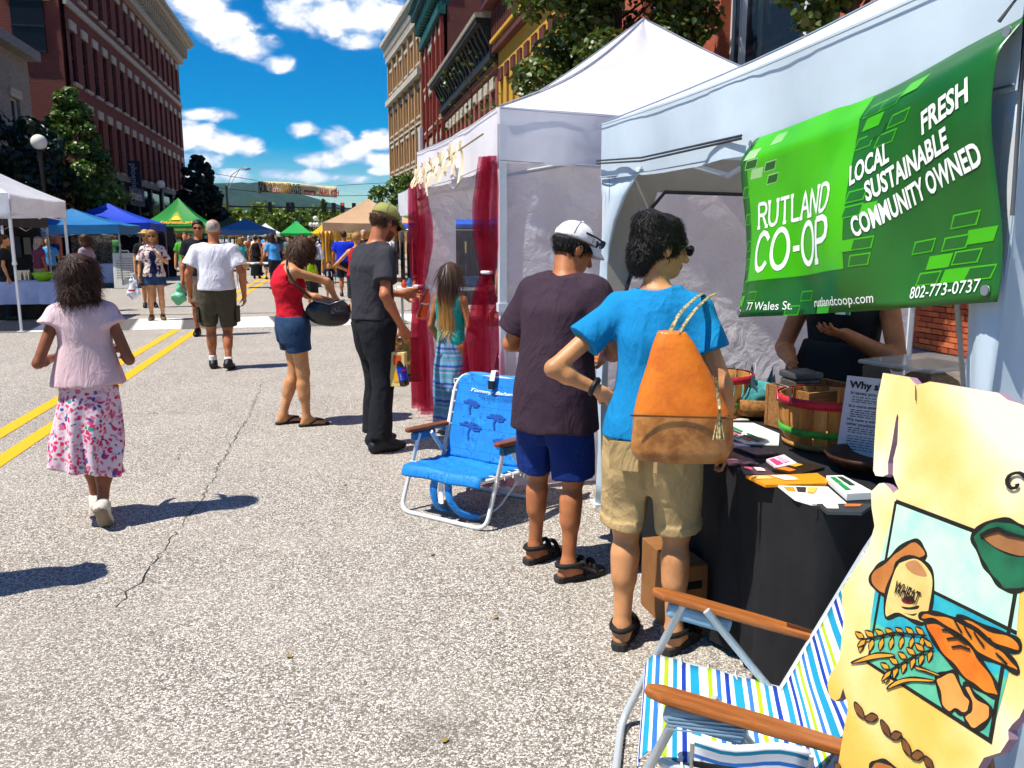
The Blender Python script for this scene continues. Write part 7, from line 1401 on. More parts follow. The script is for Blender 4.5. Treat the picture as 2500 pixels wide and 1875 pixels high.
# ------------------------------------------------------------------ what the people in front carry
def blob(name, root, els, mat, h=.01, amp=0, fr=30, seed=1, k=.03, cuts=(), st=(1, 1, 1), smooth=True):
    A = np.array([c for c, r in els]); Rr = np.array([r for c, r in els]); lo = (A - Rr).min(0) - .05; hi = (A + Rr).max(0) + .05; f = Field(lo, hi, h)
    for c, r in els: f.el(c, r, k)
    for c, r in cuts: f.el(c, r, .01, None, 'cut')
    if amp: f.disp(amp, fr, seed, st)
    V, Q = f.mesh(); V = relax(V, Q, 1, .4); return add(name, npmesh(name, V, Q, smooth), mat, root)
bk = thing('handbag', (-.02, 6.98, .86), R(10), 'black leather handbag hanging from the shoulder of the woman in red', 'handbag')
m_lea = M('black_leather', '#101012', .3, spec=.6, bump=.3, bs=90)
f = Field((-.28, -.14, -.06), (.28, .14, .36), .008); f.el((0, 0, .10), (.185, .075, .12), 0); f.el((.06, 0, .05), (.11, .07, .07), .05); f.el((0, 0, .27), (.135, .2, .085), .02, None, 'cut'); f.disp(.012, 24, 5, (1, 1, .6)); V, Q = f.mesh(); V = relax(V, Q, 1); bbd = add('bag_body', npmesh('bag_body', V, Q), m_lea, bk)
MB().tube([(-.13, -.04, .195), (0, -.066, .16), (.13, -.04, .195)], .005, 5).obj('zip', M('silver_zip', '#8a8c90', .3, metal=.8), bbd); MB().box((.05, -.080, .11), (.08, .006, .05)).obj('patch', M('zebra_patch', '#6a6a70', .4, vs=60, col2='#141418'), bbd)
MB().tube(fil([(-.14, -.02, .22), (-.26, -.13, .32), (-.33, -.16, .42), (-.32, -.08, .51)], .08), .015, 8, flat=.5).obj('strap', m_lea, bk); MB().tube([(.17, -.02, .15), (.20, -.03, .02)], .004, 5).obj('tag_cord', m_lea, bk); MB().box((.205, -.03, -.04), (.035, .012, .10), ry=-.3).obj('luggage_tag', m_lea, bk)
def bottle(name, loc, rot, label, liquid, capm, lab=None, h=.23, r=.034):
    T = thing(name, loc, 0, label, 'bottle'); T.rotation_euler = rot; k = r / .034
    MB().lathe([(.026 * k, 0), (.033 * k, .008), (.034 * k, .05), (.029 * k, .075), (.034 * k, .10), (.034 * k, .145), (.022 * k, .185), (.0125 * k, .205), (.0125 * k, h - .012)], 22).obj('bottle_body', liquid, T); MB().lathe([(.0145 * k, h - .014), (.0145 * k, h + .006)], 16).obj('bottle_cap', capm, T)
    if lab: 
        o = MB().lathe([(.0355 * k, .045), (.0325 * k, .075), (.0355 * k, .10), (.0355 * k, .14)], 22, cap=False).obj('label', lab, T); return T, o
    return T, None
def soda(n, c): return M(n, c, .12, spec=.6, coat=.4)
T, o = bottle('soda_bottle', (.665, 6.25, .955), (R(8), R(14), 0), 'orange soda bottle in the left hand of the man in the cap', soda('orange_soda', '#f04a06'), M('white_bottle_cap', '#d8e4dc', .4), None, .25, .040)
MB().tube([(-.03, -.030, .12), (0, -.042, .122), (.03, -.030, .13)], .006, 5).obj('label_mark', M('white_label_mark', '#f0e8e0', .5), T)
T, o = bottle('cola_bottle', (.505, 5.93, .50), (R(-6), R(-8), .3), 'cola bottle with blue label hanging from the right hand of the man in the cap', soda('cola', '#1c0e0a'), M('blue_bottle_cap', '#1030a0', .4), M('blue_label', '#0e34b4', .35), .25, .036)
b = MB()
for q, (a0, a1, c_) in enumerate(((.1, pi - .1, '#d02030'), (pi + .1, 2 * pi - .1, '#0a2a8a'))): MB().poly([(.018 * math.cos(a), -.0405, .108 + .018 * math.sin(a)) for a in np.linspace(a0, a1, 8)]).obj('label_emblem', M('emblem_' + c_.strip('#'), c_, .4), o)
V, F_ = text_mesh('pepsi', .026, .0005); me = bpy.data.meshes.new('lettering'); me.from_pydata([(-.028 - y * .6, -.0385, .055 + x * .8) for x, y, z in V], [], F_); add('lettering', me, M('white_label_mark', '#f0e8e0'), o)
T = thing('snack_box', (.44, 5.97, .50), R(-25), 'yellow printed snack box held with the cola bottle', 'box'); bevel(MB().box((0, 0, .12), (.17, .06, .25)).obj('carton', M('yellow_carton', '#d9c27a', .6, var=.1), T), .003)
for (x, z, w, h, c_) in ((-.05, .20, .05, .05, '#e0901c'), (.03, .19, .06, .07, '#c84a1c'), (-.055, .09, .03, .09, '#1f8a6a'), (.02, .07, .04, .08, '#e8a818')): MB().box((x, -.0315, z), (w, .002, h)).obj('print', M('ink_' + c_.strip('#'), c_, .5), T)
T = thing('picture_stand', (.78, 9.05, 0), R(8), 'framed picture in a low black stand on the road behind the man in the cap', 'picture'); MB().box((0, 0, .03), (.34, .16, .06)).obj('base', m_black, T); MB().box((0, .0, .27), (.32, .025, .42)).obj('frame', M('frame_black', '#181410', .4), T)
MB().box((0, -.015, .27), (.28, .006, .38)).obj('picture', MN('busy_picture', lambda t, tc: t.ramp(t.noise(tc, 28, 5, .7), [(.3, c4('#1c2a14')), (.45, c4('#4a5a24')), (.55, c4('#a85a24')), (.65, c4('#d8b878'))]), .5), T)
# orange shoulder bag
def baglea(t, tc):
    z = t.n('ShaderNodeSeparateXYZ', {0: tc}).outputs[2]; n = t.noise(tc, 14, 5, .6)
    up = t.mix(t.mr(n, .35, .65), c4('#c4620c'), c4('#d87414')); dn = t.mix(t.mr(n, .35, .65), c4('#8a5220'), c4('#b4793c')); return t.mix(t.mr(z, .168, .170), dn, up), t.noise(tc, 60, 4, .6)
sb = thing('shoulder_bag', (1.135, 2.535, .81), R(-20), 'orange and bronze leather shoulder bag on the woman in turquoise', 'bag')
f = Field((-.26, -.12, -.02), (.26, .12, .50), .008); f.loft([(.0, 0, 0, .15, .05), (.03, 0, 0, .168, .07), (.16, 0, 0, .16, .075), (.30, -.015, 0, .11, .055), (.40, -.03, 0, .07, .035), (.44, -.04, 0, .045, .02)], 0, p=2.8); f.disp(.003, 18, 3); V, Q = f.mesh(); V = relax(V, Q, 1); o = add('bag_body', npmesh('bag_body', V, Q), MN('bag_leather', baglea, .38, bump=.3, dist=.008, spec=.5), sb)
MB().box((.0, -.083, .168), (.34, .004, .006)).obj('seam', M('seam_thread', '#6a3c14', .6), o)
m_snake = M('snakeskin', '#b8a878', .45, vs=90, col2='#5a4c34'); MB().tube(fil([(-.05, -.01, .43), (-.01, .05, .50), (.05, .13, .545), (.08, .22, .55), (.09, .32, .50)], .06), .0085, 8, flat=.35).obj('strap', m_snake, sb); MB().tube(fil([(-.02, -.02, .43), (.03, .04, .50), (.09, .13, .545), (.12, .22, .55)], .06), .008, 8, flat=.35).obj('strap', m_snake, sb)
t_ = MB(); t_.tube([(.10, -.09, .30), (.115, -.095, .20)], .006, 5); r = rnd(2)
for i in range(14): t_.tube([(.115, -.095, .20), (.115 + r.uniform(-.02, .02), -.095 + r.uniform(-.012, .012), .10)], .002, 4)
t_.obj('tassel', m_snake, o, kind='stuff')
# ------------------------------------------------------------------ people further back
def quick(label, loc, face, H=1.7, sex='m', top=None, bot=None, hair=None, skin=SK2, h=.02, sleeve=.62, kind='shorts', style='short', skirt=None, shoe=m_shoe, tank=0, hem=.92, hp=None, group=None, frac=.95, **k):
    p = Person(H=H, sex=sex, loc=loc, face=face, h=h, skin=skin, label=label, group=group, **k); p.body()
    if top: p.top(top, hem=hem, sleeve=0 if tank else sleeve, tank=tank, off=.02, amp=.006, hemw=(.19, .14))
    if bot: p.bottoms(bot, kind, frac=frac, flare=.03)
    if skirt: p.skirt(*skirt)
    p.hair(style, hair or H_DBR, **(hp or {})); p.shoes(shoe); return p
C_ = cloth
p = quick('blonde woman in printed kimono and denim shorts carrying a white plastic bag', (-3.25, 16.98), 172, 1.70, 'f', C_('navy_tank', '#10173c'), M('denim', '#1c3a5c'), H_BLD, SK1, h=.014, style='bob', tank=1, frac=.5, hp=dict(len=.12, vol=.010, amp=.012, locks=900, ll=.07, lw=.008, curl=.018, line=(.07, .065)), shoe=M('tan_sandal', '#6a4a30'), bust=1, arms={'L': {'e': (-.24, .02, 1.13), 'w': (-.08, .24, 1.28), 'hd': (.3, .2, 1)}, 'R': {'e': (.25, -.02, 1.12), 'w': (.27, .08, .88)}})
p.top(MN('kimono_print', lambda t, tc: t.ramp(t.noise(tc, 16, 4, .6), [(.36, c4('#6a2a48')), (.46, c4('#d8cfc4')), (.56, c4('#c8bcb0')), (.64, c4('#a87868'))], 'CONSTANT'), .8), 'kimono', hem=.86, sleeve=.85, off=.024, slw=.035, hemw=(.19, .14), opn=1); p.glasses(m_spec)
# open the kimono in front with the darker tank panel
T = thing('plastic_bag', (-3.62, 16.85, .42), 0, 'white plastic shopping bag with red print held by the blonde woman', 'plastic bag'); blob('bag_body', T, [((0, 0, .13), (.12, .07, .14)), ((0, 0, .27), (.07, .035, .13))], M('white_plastic', '#d6dade', .3, alpha=.9), .012, .03, 34, 3, smooth=False); MB().tube([(-.03, 0, .36), (-.01, .03, .48), (.03, 0, .36)], .008, 5).obj('handle', M('white_plastic', '#d6dade'), T); MB().box((0, -.108, .17), (.12, .004, .035)).obj('red_print', M('red_print', '#c03040', .5), T)
p = quick('tall dark haired man in black shirt and sunglasses facing the camera', (-2.0, 14.1), 176, 1.83, 'm', C_('black_tee', '#16181c'), C_('pale_khaki', '#8a7d68'), H_BLK, SK2, h=.014, hp=dict(line=(.07, .06), vol=.004)); p.glasses(m_spec)
T = thing('plastic_bag', (-2.33, 13.95, .50), 0, 'pale green plastic bag held by the tall man in black', 'plastic bag'); blob('bag_body', T, [((0, 0, .12), (.11, .07, .12)), ((.02, 0, .24), (.06, .035, .12))], M('green_plastic', '#5fb88a', .3), .012, .032, 36, 5, smooth=False)
p = quick('man in wide straw hat and black shirt behind the blonde woman', (-4.0, 20.2), 165, 1.72, 'm', C_('black_tee', '#16181c'), C_('dark_shorts', '#2a2c30'), H_GRY, SK1); o = p.headfield(.26, .1); o.el(p.hp((0, 0, .075)), (.088, .10, .075), 0); 
o.rc(p.hp((0, 0, .055)), p.hp((0, 0, .063)), .175, .175, .0, flat=((0, 0, 1), .07)); V, Q = o.mesh(); add('straw_hat', npmesh('straw_hat', V, Q), M('straw', '#b89a5c', .8, var=.2, vs=60), p.root); p.glasses(m_spec)
quick('stout man in green t-shirt walking towards the camera', (-3.75, 24), 178, 1.72, 'm', C_('green_tee', '#4a9a2a'), C_('pale_trousers', '#9a978c'), H_BRN, SK1, kind='trousers', frac=1.9, w=1.1)
quick('person in dark jacket and jeans beyond the green shirted man', (-4.7, 31), 180, 1.7, 'm', C_('dark_jacket', '#22242a'), M('denim', '#1c3a5c'), H_BRN, SK1, h=.026, kind='trousers', frac=1.9, sleeve=1.8)
quick('blonde woman in teal shirt and khaki shorts with her back turned', (-2.96, 30.5), 8, 1.58, 'f', C_('teal_tee', '#4a9a98'), C_('khaki', '#b89c6c'), H_BLD, SK1, style='bob', hp=dict(len=.02, vol=.016, locks=250, lw=.014, ll=.06, curl=.01), frac=.75, w=1.05)
quick('woman in long black sundress seen from behind', (-2.75, 34), 5, 1.64, 'f', C_('black_tee', '#16181c'), None, H_BLK, SK1, tank=1, skirt=(C_('black_tee', '#16181c'), [(.12, 0, 0, .25, .2), (.8, 0, 0, .19, .15), (1.0, 0, 0, .155, .12)], 'dress_skirt'), hem=.9)
quick('bare shouldered woman beside the black sundress', (-2.25, 33.2), 20, 1.66, 'f', C_('peach_top', '#b88a78'), C_('dark_shorts', '#2a2c30'), H_BRN, SK1, tank=1)
p = quick('woman in beige sun hat and black top in the crowd', (-2.2, 36.5), 60, 1.62, 'f', C_('black_tee', '#16181c'), C_('dark_shorts', '#2a2c30'), H_BRN, SK1, tank=1); o = p.headfield(.26, .1); o.el(p.hp((0, 0, .07)), (.09, .10, .075), 0); o.rc(p.hp((0, 0, .05)), p.hp((0, 0, .058)), .15, .15, .0, flat=((0, 0, 1), .1)); V, Q = o.mesh(); add('sun_hat', npmesh('sun_hat', V, Q), M('beige_felt', '#a08a64', .9), p.root)
quick('woman in sky blue blouse bending over a white table', (-1.62, 26.8), -40, 1.68, 'f', C_('sky_blouse', '#4a9ad8'), C_('dark_trousers', '#22262e'), H_DBR, SK2, style='bob', hp=dict(len=.05, vol=.02, amp=.012, locks=300, lw=.014), kind='trousers', frac=1.9, w=1.15, lean={'ch': .06, 'n': .12, 'h': .03}, arms={'L': {'e': (-.26, .16, 1.1), 'w': (-.30, .30, .9)}, 'R': {'e': (.26, .16, 1.1), 'w': (.2, .34, .92)}})
p = quick('dark haired woman with sunglasses facing the camera in the crowd', (-.95, 33), 180, 1.7, 'f', C_('rust_top', '#7a3a2c'), C_('dark_shorts', '#2a2c30'), H_DBR, SK2, style='bob', hp=dict(len=.1), tank=1); p.glasses(m_spec)
quick('woman in white long sleeved shirt and navy trousers from behind', (-.42, 27.6), 12, 1.66, 'f', C_('white_shirt', '#dcdce4'), C_('navy_trousers', '#141c34'), H_BRN, SK2, style='bob', hp=dict(len=.04, vol=.01), kind='trousers', frac=1.9, sleeve=1.7)
p = quick('child in lime yellow vest and sunglasses', (-.38, 18.9), 150, 1.2, 'c', C_('lime_vest', '#a8d816'), C_('dark_shorts', '#2a2c30'), H_BRN, SK1, tank=1, hs=1.2, h=.016, hp=dict(vol=-.006)); p.glasses(m_spec)
p = quick('toddler in navy shirt walking towards the camera', (.0, 21.4), 178, .96, 'c', C_('navy_tee', '#141a30'), C_('khaki', '#b89c6c'), H_DBR, SK1, hs=1.42, h=.016, w=1.1); MB().box((0, .105 * p.s, 1.22 * p.s), (.13, .02, .13)).obj('shirt_print', M('white_print_patch', '#d0d4d8', .7), p.root)
quick('broad man in royal blue polo and black shorts from behind', (.42, 23.0), 10, 1.74, 'm', C_('royal_polo', '#0c2cc0'), C_('black_shorts', '#14151a'), H_DBR, SK2, h=.016, w=1.2, belly=.03)
quick('grey haired man in black shirt beside the blue polo', (1.05, 25.6), 190, 1.8, 'm', C_('black_tee', '#16181c'), C_('dark_shorts', '#2a2c30'), H_GRY, SK1)
quick('woman with bent elbow pushing a stroller behind the man in the cap', (.50, 15.2), 15, 1.66, 'f', C_('red_tee', '#a82020'), C_('dark_shorts', '#2a2c30'), H_BLD, SK1, tank=1, arms={'L': {'e': (-.40, -.06, 1.14), 'w': (-.2, .1, 1.02)}})
quick('woman in black at the left edge under the white tent', (-6.0, 17.6), 75, 1.62, 'f', C_('black_tee', '#16181c'), C_('dark_trousers', '#22262e'), H_DBR, SK1, h=.016, style='bun', kind='trousers', frac=1.9, hp=dict(bun=(0, -.08, .09)))
quick('curly haired woman with lavender scarf beyond the pink topped girl', (-5.05, 19.4), -70, 1.62, 'f', C_('lavender_scarf', '#9a8a98'), C_('dark_trousers', '#22262e'), H_BRN, SK1, h=.016, style='bob', kind='trousers', frac=1.9, hp=dict(len=.02, vol=.022, amp=.016, fr=60, locks=700, ll=.05, lw=.012, curl=.02))
quick('woman in white top at the stall behind the grey tent legs', (2.0, 16.2), 60, 1.65, 'f', C_('white_shirt', '#dcdce4'), C_('dark_trousers', '#22262e'), H_BRN, SK2, kind='trousers', frac=1.9, style='bob', hp=dict(len=.1))
quick('woman in white sundress seen through the tent window', (2.7, 12.3), 200, 1.62, 'f', C_('white_shirt', '#dcdce4'), None, H_DBR, SK2, tank=1, skirt=(C_('white_shirt', '#dcdce4'), [(.4, 0, 0, .24, .2), (.8, 0, 0, .19, .15), (1.0, 0, 0, .155, .12)], 'dress_skirt'), style='bob', hp=dict(len=.12))
# the far crowd: six models, copied with other clothes and heights
CROWD = []
mods = [('m', 'short', 0), ('f', 'bob', 0), ('m', 'short', 1), ('f', 'bob', 1), ('f', 'long', 0), ('m', 'short', 0)]
cc = ['#16181c', '#a82020', '#dcdce4', '#1c3a8a', '#3a7a4a', '#c8a030', '#7a3a5a', '#4a9ad8', '#2a2c30', '#b85a2a', '#6a7078', '#d89aa8', '#1f6a6a', '#e0dcc8']
cm = [C_('crowd_%d' % i, c) for i, c in enumerate(cc)]; bm2 = [C_('dark_shorts', '#2a2c30'), C_('khaki', '#b89c6c'), M('denim', '#1c3a5c'), C_('navy_trousers', '#141c34')]; hm = [H_BLK, H_DBR, H_BRN, H_BLD, H_GRY]; sm = [skinmat(x) for x in (SK1, SK2, SK3, SK4)]
CN = {'#16181c': 'black', '#a82020': 'red', '#dcdce4': 'white', '#1c3a8a': 'blue', '#3a7a4a': 'green', '#c8a030': 'mustard', '#7a3a5a': 'plum', '#4a9ad8': 'sky blue', '#2a2c30': 'charcoal', '#b85a2a': 'rust', '#6a7078': 'grey', '#d89aa8': 'pink', '#1f6a6a': 'teal', '#e0dcc8': 'cream'}
spots = []
r = rnd(77)
for i in range(135):
    for _ in range(60):
        y = r.choice([r.uniform(37, 58), r.uniform(42, 70), r.uniform(55, 90)]); x = r.uniform(-4.4, 3.6) * (1 if y > 45 else .8) - .4
        if y < 60 and -.9 < x < 0 : continue
        if all((x - a) ** 2 + ((y - b2) * .5) ** 2 > .42 for a, b2 in spots): spots.append((x, y)); break
for (x, y) in ((-9.2, 31.6), (-7.4, 32.2), (-8.7, 24.5), (-7.2, 24.2), (-8.8, 38.8), (-7.1, 39.2), (-5.8, 47), (-4.9, 48.5), (-6.6, 21.5), (5.2, 19.5), (5.0, 28.8), (3.4, 29.3), (4.9, 33.4), (3.0, 39.8)): spots.append((x, y))
for i, (x, y) in enumerate(spots):
    k = r.randrange(6); ci = r.randrange(14); fc = r.choice([0, 180]) + r.uniform(-50, 50); Hs = r.uniform(.93, 1.06); sw = {'body': r.choice(sm), 'shirt': cm[ci], 'shorts': r.choice(bm2), 'trousers': r.choice(bm2), 'hair': r.choice(hm)}
    side = ['left', 'middle', 'right'][0 if x < -1.8 else 1 if x < .8 else 2]; dist = 'near' if y < 50 else 'far' if y > 70 else 'half-way'
    ty = ['bare-legged man', 'bobbed woman', 'long-trousered man', 'trousered woman with bob', 'long-haired woman', 'man in shorts'][k if i >= 6 else i]; lb = '%s in %s, %s, %s %s of the far crowd' % (ty, CN[cc[ci]], 'back turned' if abs(fc) < 90 else 'facing us', dist, side); grp = 'distant market crowd: ' + lb
    if k >= len(CROWD) or True:
        if len(CROWD) < 6:
            sx, st_, tr = mods[len(CROWD)]; p = quick(lb, (x, y), fc, 1.70 if sx == 'm' else 1.6, sx, sw['shirt'], sw['shorts'], sw['hair'], SK1, h=.034, style=st_, kind='trousers' if tr else 'shorts', frac=1.9 if tr else .9, hp=dict(len=.12) if st_ != 'short' else None, group=grp)
            CROWD.append((p.root, children(p.root))); KIDS[p.root.name] = CROWD[-1][1]
            for ch in CROWD[-1][1]: KIDS[ch.name] = []
        else: copy_tree(CROWD[k][0], (x, y, 0), -R(fc), swap=sw, scale=(Hs, Hs, Hs), label=lb, group=grp)
# ------------------------------------------------------------------ stall furniture left
m_lav = MN('lavender_cloth', lambda t, tc: (t.mix(t.mr(t.noise(tc, 2, 4), .35, .65), c4('#9aa6cc'), c4('#b4bcdc')), t.noise(tc, 6, 4, .6, dist=1.0)), .8, bump=.5, dist=.04)
def clothed_table(name, loc, rz, w, d, h, mat, label, drop=.45, seed=1, legm=None):
    T = thing(name, loc, rz, label, 'table'); n = 0; r = rnd(seed); MB().box((0, 0, h - .012), (w, d, .024)).obj('table_top', mat, T)
    path = [(-w / 2, -d / 2), (w / 2, -d / 2), (w / 2, d / 2), (-w / 2, d / 2), (-w / 2, -d / 2)]; P = []; N = 81; L = [0]
    for a, b2 in zip(path, path[1:]): L.append(L[-1] + math.dist(a, b2))
    for i in range(N):
        s_ = L[-1] * i / (N - 1); k = max(j for j in range(4) if L[j] <= s_ + 1e-6); f = (s_ - L[k]) / (L[k + 1] - L[k]); a, b2 = path[k], path[k + 1]; px, py = a[0] + (b2[0] - a[0]) * f, a[1] + (b2[1] - a[1]) * f; nx, ny = (b2[1] - a[1]) / (L[k + 1] - L[k]), -(b2[0] - a[0]) / (L[k + 1] - L[k]); cnr = min(f, 1 - f)
        for j in range(7): v = j / 6; q = v * (.03 * math.sin(s_ * 14) + .02 * math.sin(s_ * 33 + 1)) + .012; P.append((px + nx * q, py + ny * q, h - .002 - drop * v * (1 + .35 * max(0, 1 - cnr * 9))))
    MB().grid(P, N, 7).obj('cloth_skirt', mat, T)
    for x in (-w / 2 + .08, w / 2 - .08):
        for y in (-d / 2 + .08, d / 2 - .08): MB().tube([(x, y, 0), (x, y, h - .03)], .018, 6).obj('leg', legm or m_steel, T)
    return T
clothed_table('market_table', (-5.75, 17.75, 0), R(-6), 1.75, .75, .74, m_lav, 'table with lavender cloth under the white tent at the left edge', .42, 3)
T = thing('salad_bowl', (-5.35, 17.55, .742), 0, 'lime green plastic bowl on the lavender table', 'bowl'); MB().lathe([(.08, 0), (.12, .02), (.17, .09), (.20, .16), (.19, .16), (.16, .09), (.0, .02)], 26, cap=False).obj('bowl_body', M('lime_plastic', '#7ab80c', .3), T)
T = thing('paper_stack', (-6.2, 17.6, .742), .3, 'folded mauve papers on the lavender table', 'papers'); MB().box((0, 0, .012), (.34, .24, .022)).obj('sheets', M('mauve_paper', '#8a6a74', .7), T); MB().box((.06, .02, .045), (.3, .2, .03), ry=.12).obj('folded_sheet', M('mauve_paper', '#8a6a74', .7), T)
T = thing('bottle_rack', (-5.6, 18.05, .742), 0, 'row of small dressing bottles on the lavender table', 'bottles')
for i in range(9): MB().lathe([(.022, 0), (.024, .09), (.01, .13), (.01, .16)], 10, c=(-.28 + i * .07, .02 * (i % 2), 0)).obj('bottle', M('dressing_%d' % (i % 3), ['#8a7a50', '#c8c0a0', '#5a6a3a'][i % 3], .3), T)
T = thing('green_tub', (-5.0, 18.1, .742), 0, 'dark green tub behind the lime bowl', 'tub'); MB().lathe([(.16, 0), (.19, .14), (.18, .14), (.15, .02), (0, .02)], 20, cap=False).obj('tub_body', M('dark_green_plastic', '#0e5a34', .4), T)
m_cream = M('cream_plastic', '#d6cfb4', .45)
def fold_chair(loc, rz, label):
    T = thing('folding_chair', loc, rz, label, 'chair', 'cream folding chairs'); bevel(MB().box((0, 0, .44), (.42, .40, .025)).obj('seat', m_cream, T), .01); bevel(MB().box((0, .21, .74), (.42, .03, .22), rx=-.12).obj('backrest', m_cream, T), .012)
    for x in (-.22, .22): MB().tube([(x, -.22, 0), (x, .24, .86)], .013, 6).obj('leg', m_cream, T); MB().tube([(x * .93, .24, 0), (x * .93, -.12, .44)], .012, 6).obj('leg', m_cream, T)
fold_chair((-5.55, 20.3, 0), R(170), 'cream folding chair nearest the girl behind the lavender table'); fold_chair((-6.8, 20.8, 0), R(185), 'cream folding chair further left behind the lavender table')
T = thing('storage_crate', (-5.9, 17.9, 0), .1, 'dark brown crates stored under the lavender table', 'crate'); bevel(MB().box((0, 0, .16), (1.2, .5, .32)).obj('crate_body', M('dark_crate', '#3a261c', .8, var=.3, vs=5), T), .01)
clothed_table('market_table', (-7.6, 29.2, 0), 0, 2.6, .8, .75, m_lav, 'blue-lavender clothed table under the teal tent beside the sandwich board', .6, 5)
T = thing('sandwich_board', (-6.28, 28.4, 0), R(8), 'white plastic sandwich board with handwritten menu', 'sign')
for sg in (-1, 1):
    o = bevel(MB().box((0, sg * .17, .55), (.66, .03, 1.12), rx=sg * .22).obj('panel', M('white_board_plastic', '#d4d4c8', .5), T), .01)
b = MB().tube(fil([(-.13, 0, 1.08), (-.13, 0, 1.17), (.13, 0, 1.17), (.13, 0, 1.08)], .04), .022, 6); b.obj('handle', M('white_board_plastic', '#d4d4c8'), T)
r = rnd(3); b = MB()
for i in range(9):
    x = -.24 + (.1 if i in (0,) else 0)
    while x < .22: w = r.uniform(.03, .09); z = .92 - i * .075; b.poly([(x, -.315 + (z - .55) * .224 + .115, z), (x + w, -.315 + (z - .55) * .224 + .115, z), (x + w, -.315 + (z + .018 - .55) * .224 + .115, z + .018), (x, -.315 + (z + .018 - .55) * .224 + .115, z + .018)]); x += w + .02
b.obj('handwriting', M('marker_ink', '#4a5a50', .6), T, kind='stuff')
T = thing('display_rack', (-8.2, 22.4, 0), 0, 'dark display rack of hanging goods under the black tent', 'rack'); MB().box((0, 0, 1.0), (2.8, .1, 1.9)).obj('back_panel', M('dark_cloth_panel', '#1a1a20', .9, var=.3, vs=3), T)  # dark back panel added for the darkness under the tent
r = rnd(6)
for i in range(12): c_ = ['#4a4a50', '#5a5246', '#2c3a4a', '#6a6a66'][i % 4]; bevel(MB().box((-1.2 + i * .21, -.09, 1.15 + r.uniform(-.2, .3)), (.15, .05, r.uniform(.3, .6))).obj('hanging_item', M('rack_' + c_.strip('#'), c_, .8), T), .01)
T = thing('art_panel', (-7.9, 31.2, 0), 0, 'pale speckled art panel hanging in the teal tent', 'panel'); MB().box((0, 0, 1.05), (1.3, .05, 1.3)).obj('panel_cloth', M('speckled_art', '#8a8478', .8, vs=14, col2='#3a342c'), T)
T = thing('wall_sign', (-7.0, 36.4, 0), 0, 'dark backdrop cloth at the back of the blue tents', 'backdrop'); MB().box((-1.2, 0, 1.0), (4.2, .04, 2.0)).obj('backdrop_cloth', M('dark_cloth_panel', '#1a1a20', .9), T)  # dark sheet added to stand in for the darkness under the tents
# ------------------------------------------------------------------ stall furniture right
T = clothed_table('market_table', (2.05, 14.0, 0), R(-4), 1.9, .7, .75, M('white_table', '#d0cfc8', .5), 'white goods table under the white tent beyond the curtained tent', .05, 8)
r = rnd(14)
for i in range(16):
    c_ = ['#b84a28', '#2a5a8a', '#d8b050', '#4a2a1c', '#7a9a4a', '#c8c4b8'][i % 6]; x = 1.2 + i * .11; y = 13.8 + .22 * (i % 3); z = .752
    t_ = thing('trinket', (x, y, z), r.uniform(0, 3), '%s trinket, number %s along the white goods table' % ({'#b84a28': 'rust red', '#2a5a8a': 'blue', '#d8b050': 'yellow', '#4a2a1c': 'dark brown', '#7a9a4a': 'green', '#c8c4b8': 'cream'}[c_], ['one', 'two', 'three', 'four', 'five', 'six', 'seven', 'eight', 'nine', 'ten', 'eleven', 'twelve', 'thirteen', 'fourteen', 'fifteen', 'sixteen'][i]), 'trinket', 'trinkets on the white goods table')
    s_ = r.uniform(.035, .06); MB().lathe([(s_ * .7, 0), (s_, s_ * .6), (s_ * .8, s_ * 1.6), (s_ * .35, s_ * 2.1), (s_ * .4, s_ * 2.4)], 12).obj('pot', M('trinket_' + c_.strip('#'), c_, .35), t_)
T = thing('blue_basin', (2.35, 13.75, .752), 0, 'blue patterned basin at the right of the white goods table', 'basin'); MB().lathe([(.12, 0), (.2, .1), (.21, .17), (.19, .17), (.17, .1), (0, .02)], 22, cap=False).obj('basin_body', M('blue_glaze', '#1c4a7a', .3, var=.3, vs=20), T)
T = thing('clothes_rack', (2.4, 15.2, 0), 0, 'rack of dark hanging clothes behind the white goods table', 'rack'); MB().tube([(-1.3, 0, 0), (-1.3, 0, 1.7), (1.3, 0, 1.7), (1.3, 0, 0)], .02, 6).obj('rail', m_steel, T)
for i in range(22):
    c_ = ['#14141a', '#2a1c1c', '#1c2a3a', '#3a3a40', '#4a1c24', '#20281c'][i % 6]; P = []
    for u in range(6):
        for v in range(6): P.append((-1.2 + i * .11 + .012 * math.sin(u * 2 + i), -.22 + .44 * u / 5 * (1 - .4 * (v == 0)), 1.66 - (.75 + .2 * (i % 3)) * v / 5))
    o = MB().grid(P, 6, 6).obj('garment', M('garment_' + c_.strip('#'), c_, .9), T); solid(o, .02)
T = thing('goods_shelf', (3.9, 19.5, 0), 0, 'dark shelves of mixed goods behind the stalls on the right', 'shelf'); MB().box((0, .2, .9), (3.0, .06, 1.8)).obj('back_panel', M('dark_cloth_panel', '#1a1a20', .9), T)
for z in (.4, .8, 1.2): 
    MB().box((0, 0, z), (3.0, .4, .03)).obj('shelf_board', M('shelf_brown', '#4a3424', .7), T)
    for i in range(10): c_ = ['#b84a28', '#2a5a8a', '#d8b050', '#8a3a4a', '#7a9a4a', '#c8c4b8'][r.randrange(6)]; hh = r.uniform(.1, .26); bevel(MB().box((-1.35 + i * .3, -.02, z + .016 + hh / 2), (r.uniform(.1, .24), .2, hh)).obj('goods_box', M('trinket_' + c_.strip('#'), c_, .5), T), .01)
T = clothed_table('market_table', (.7, 30.6, 0), 0, 1.6, .7, .7, M('aqua_cloth', '#1c86b8', .8), 'aqua clothed table under the tan tent', .5, 9)
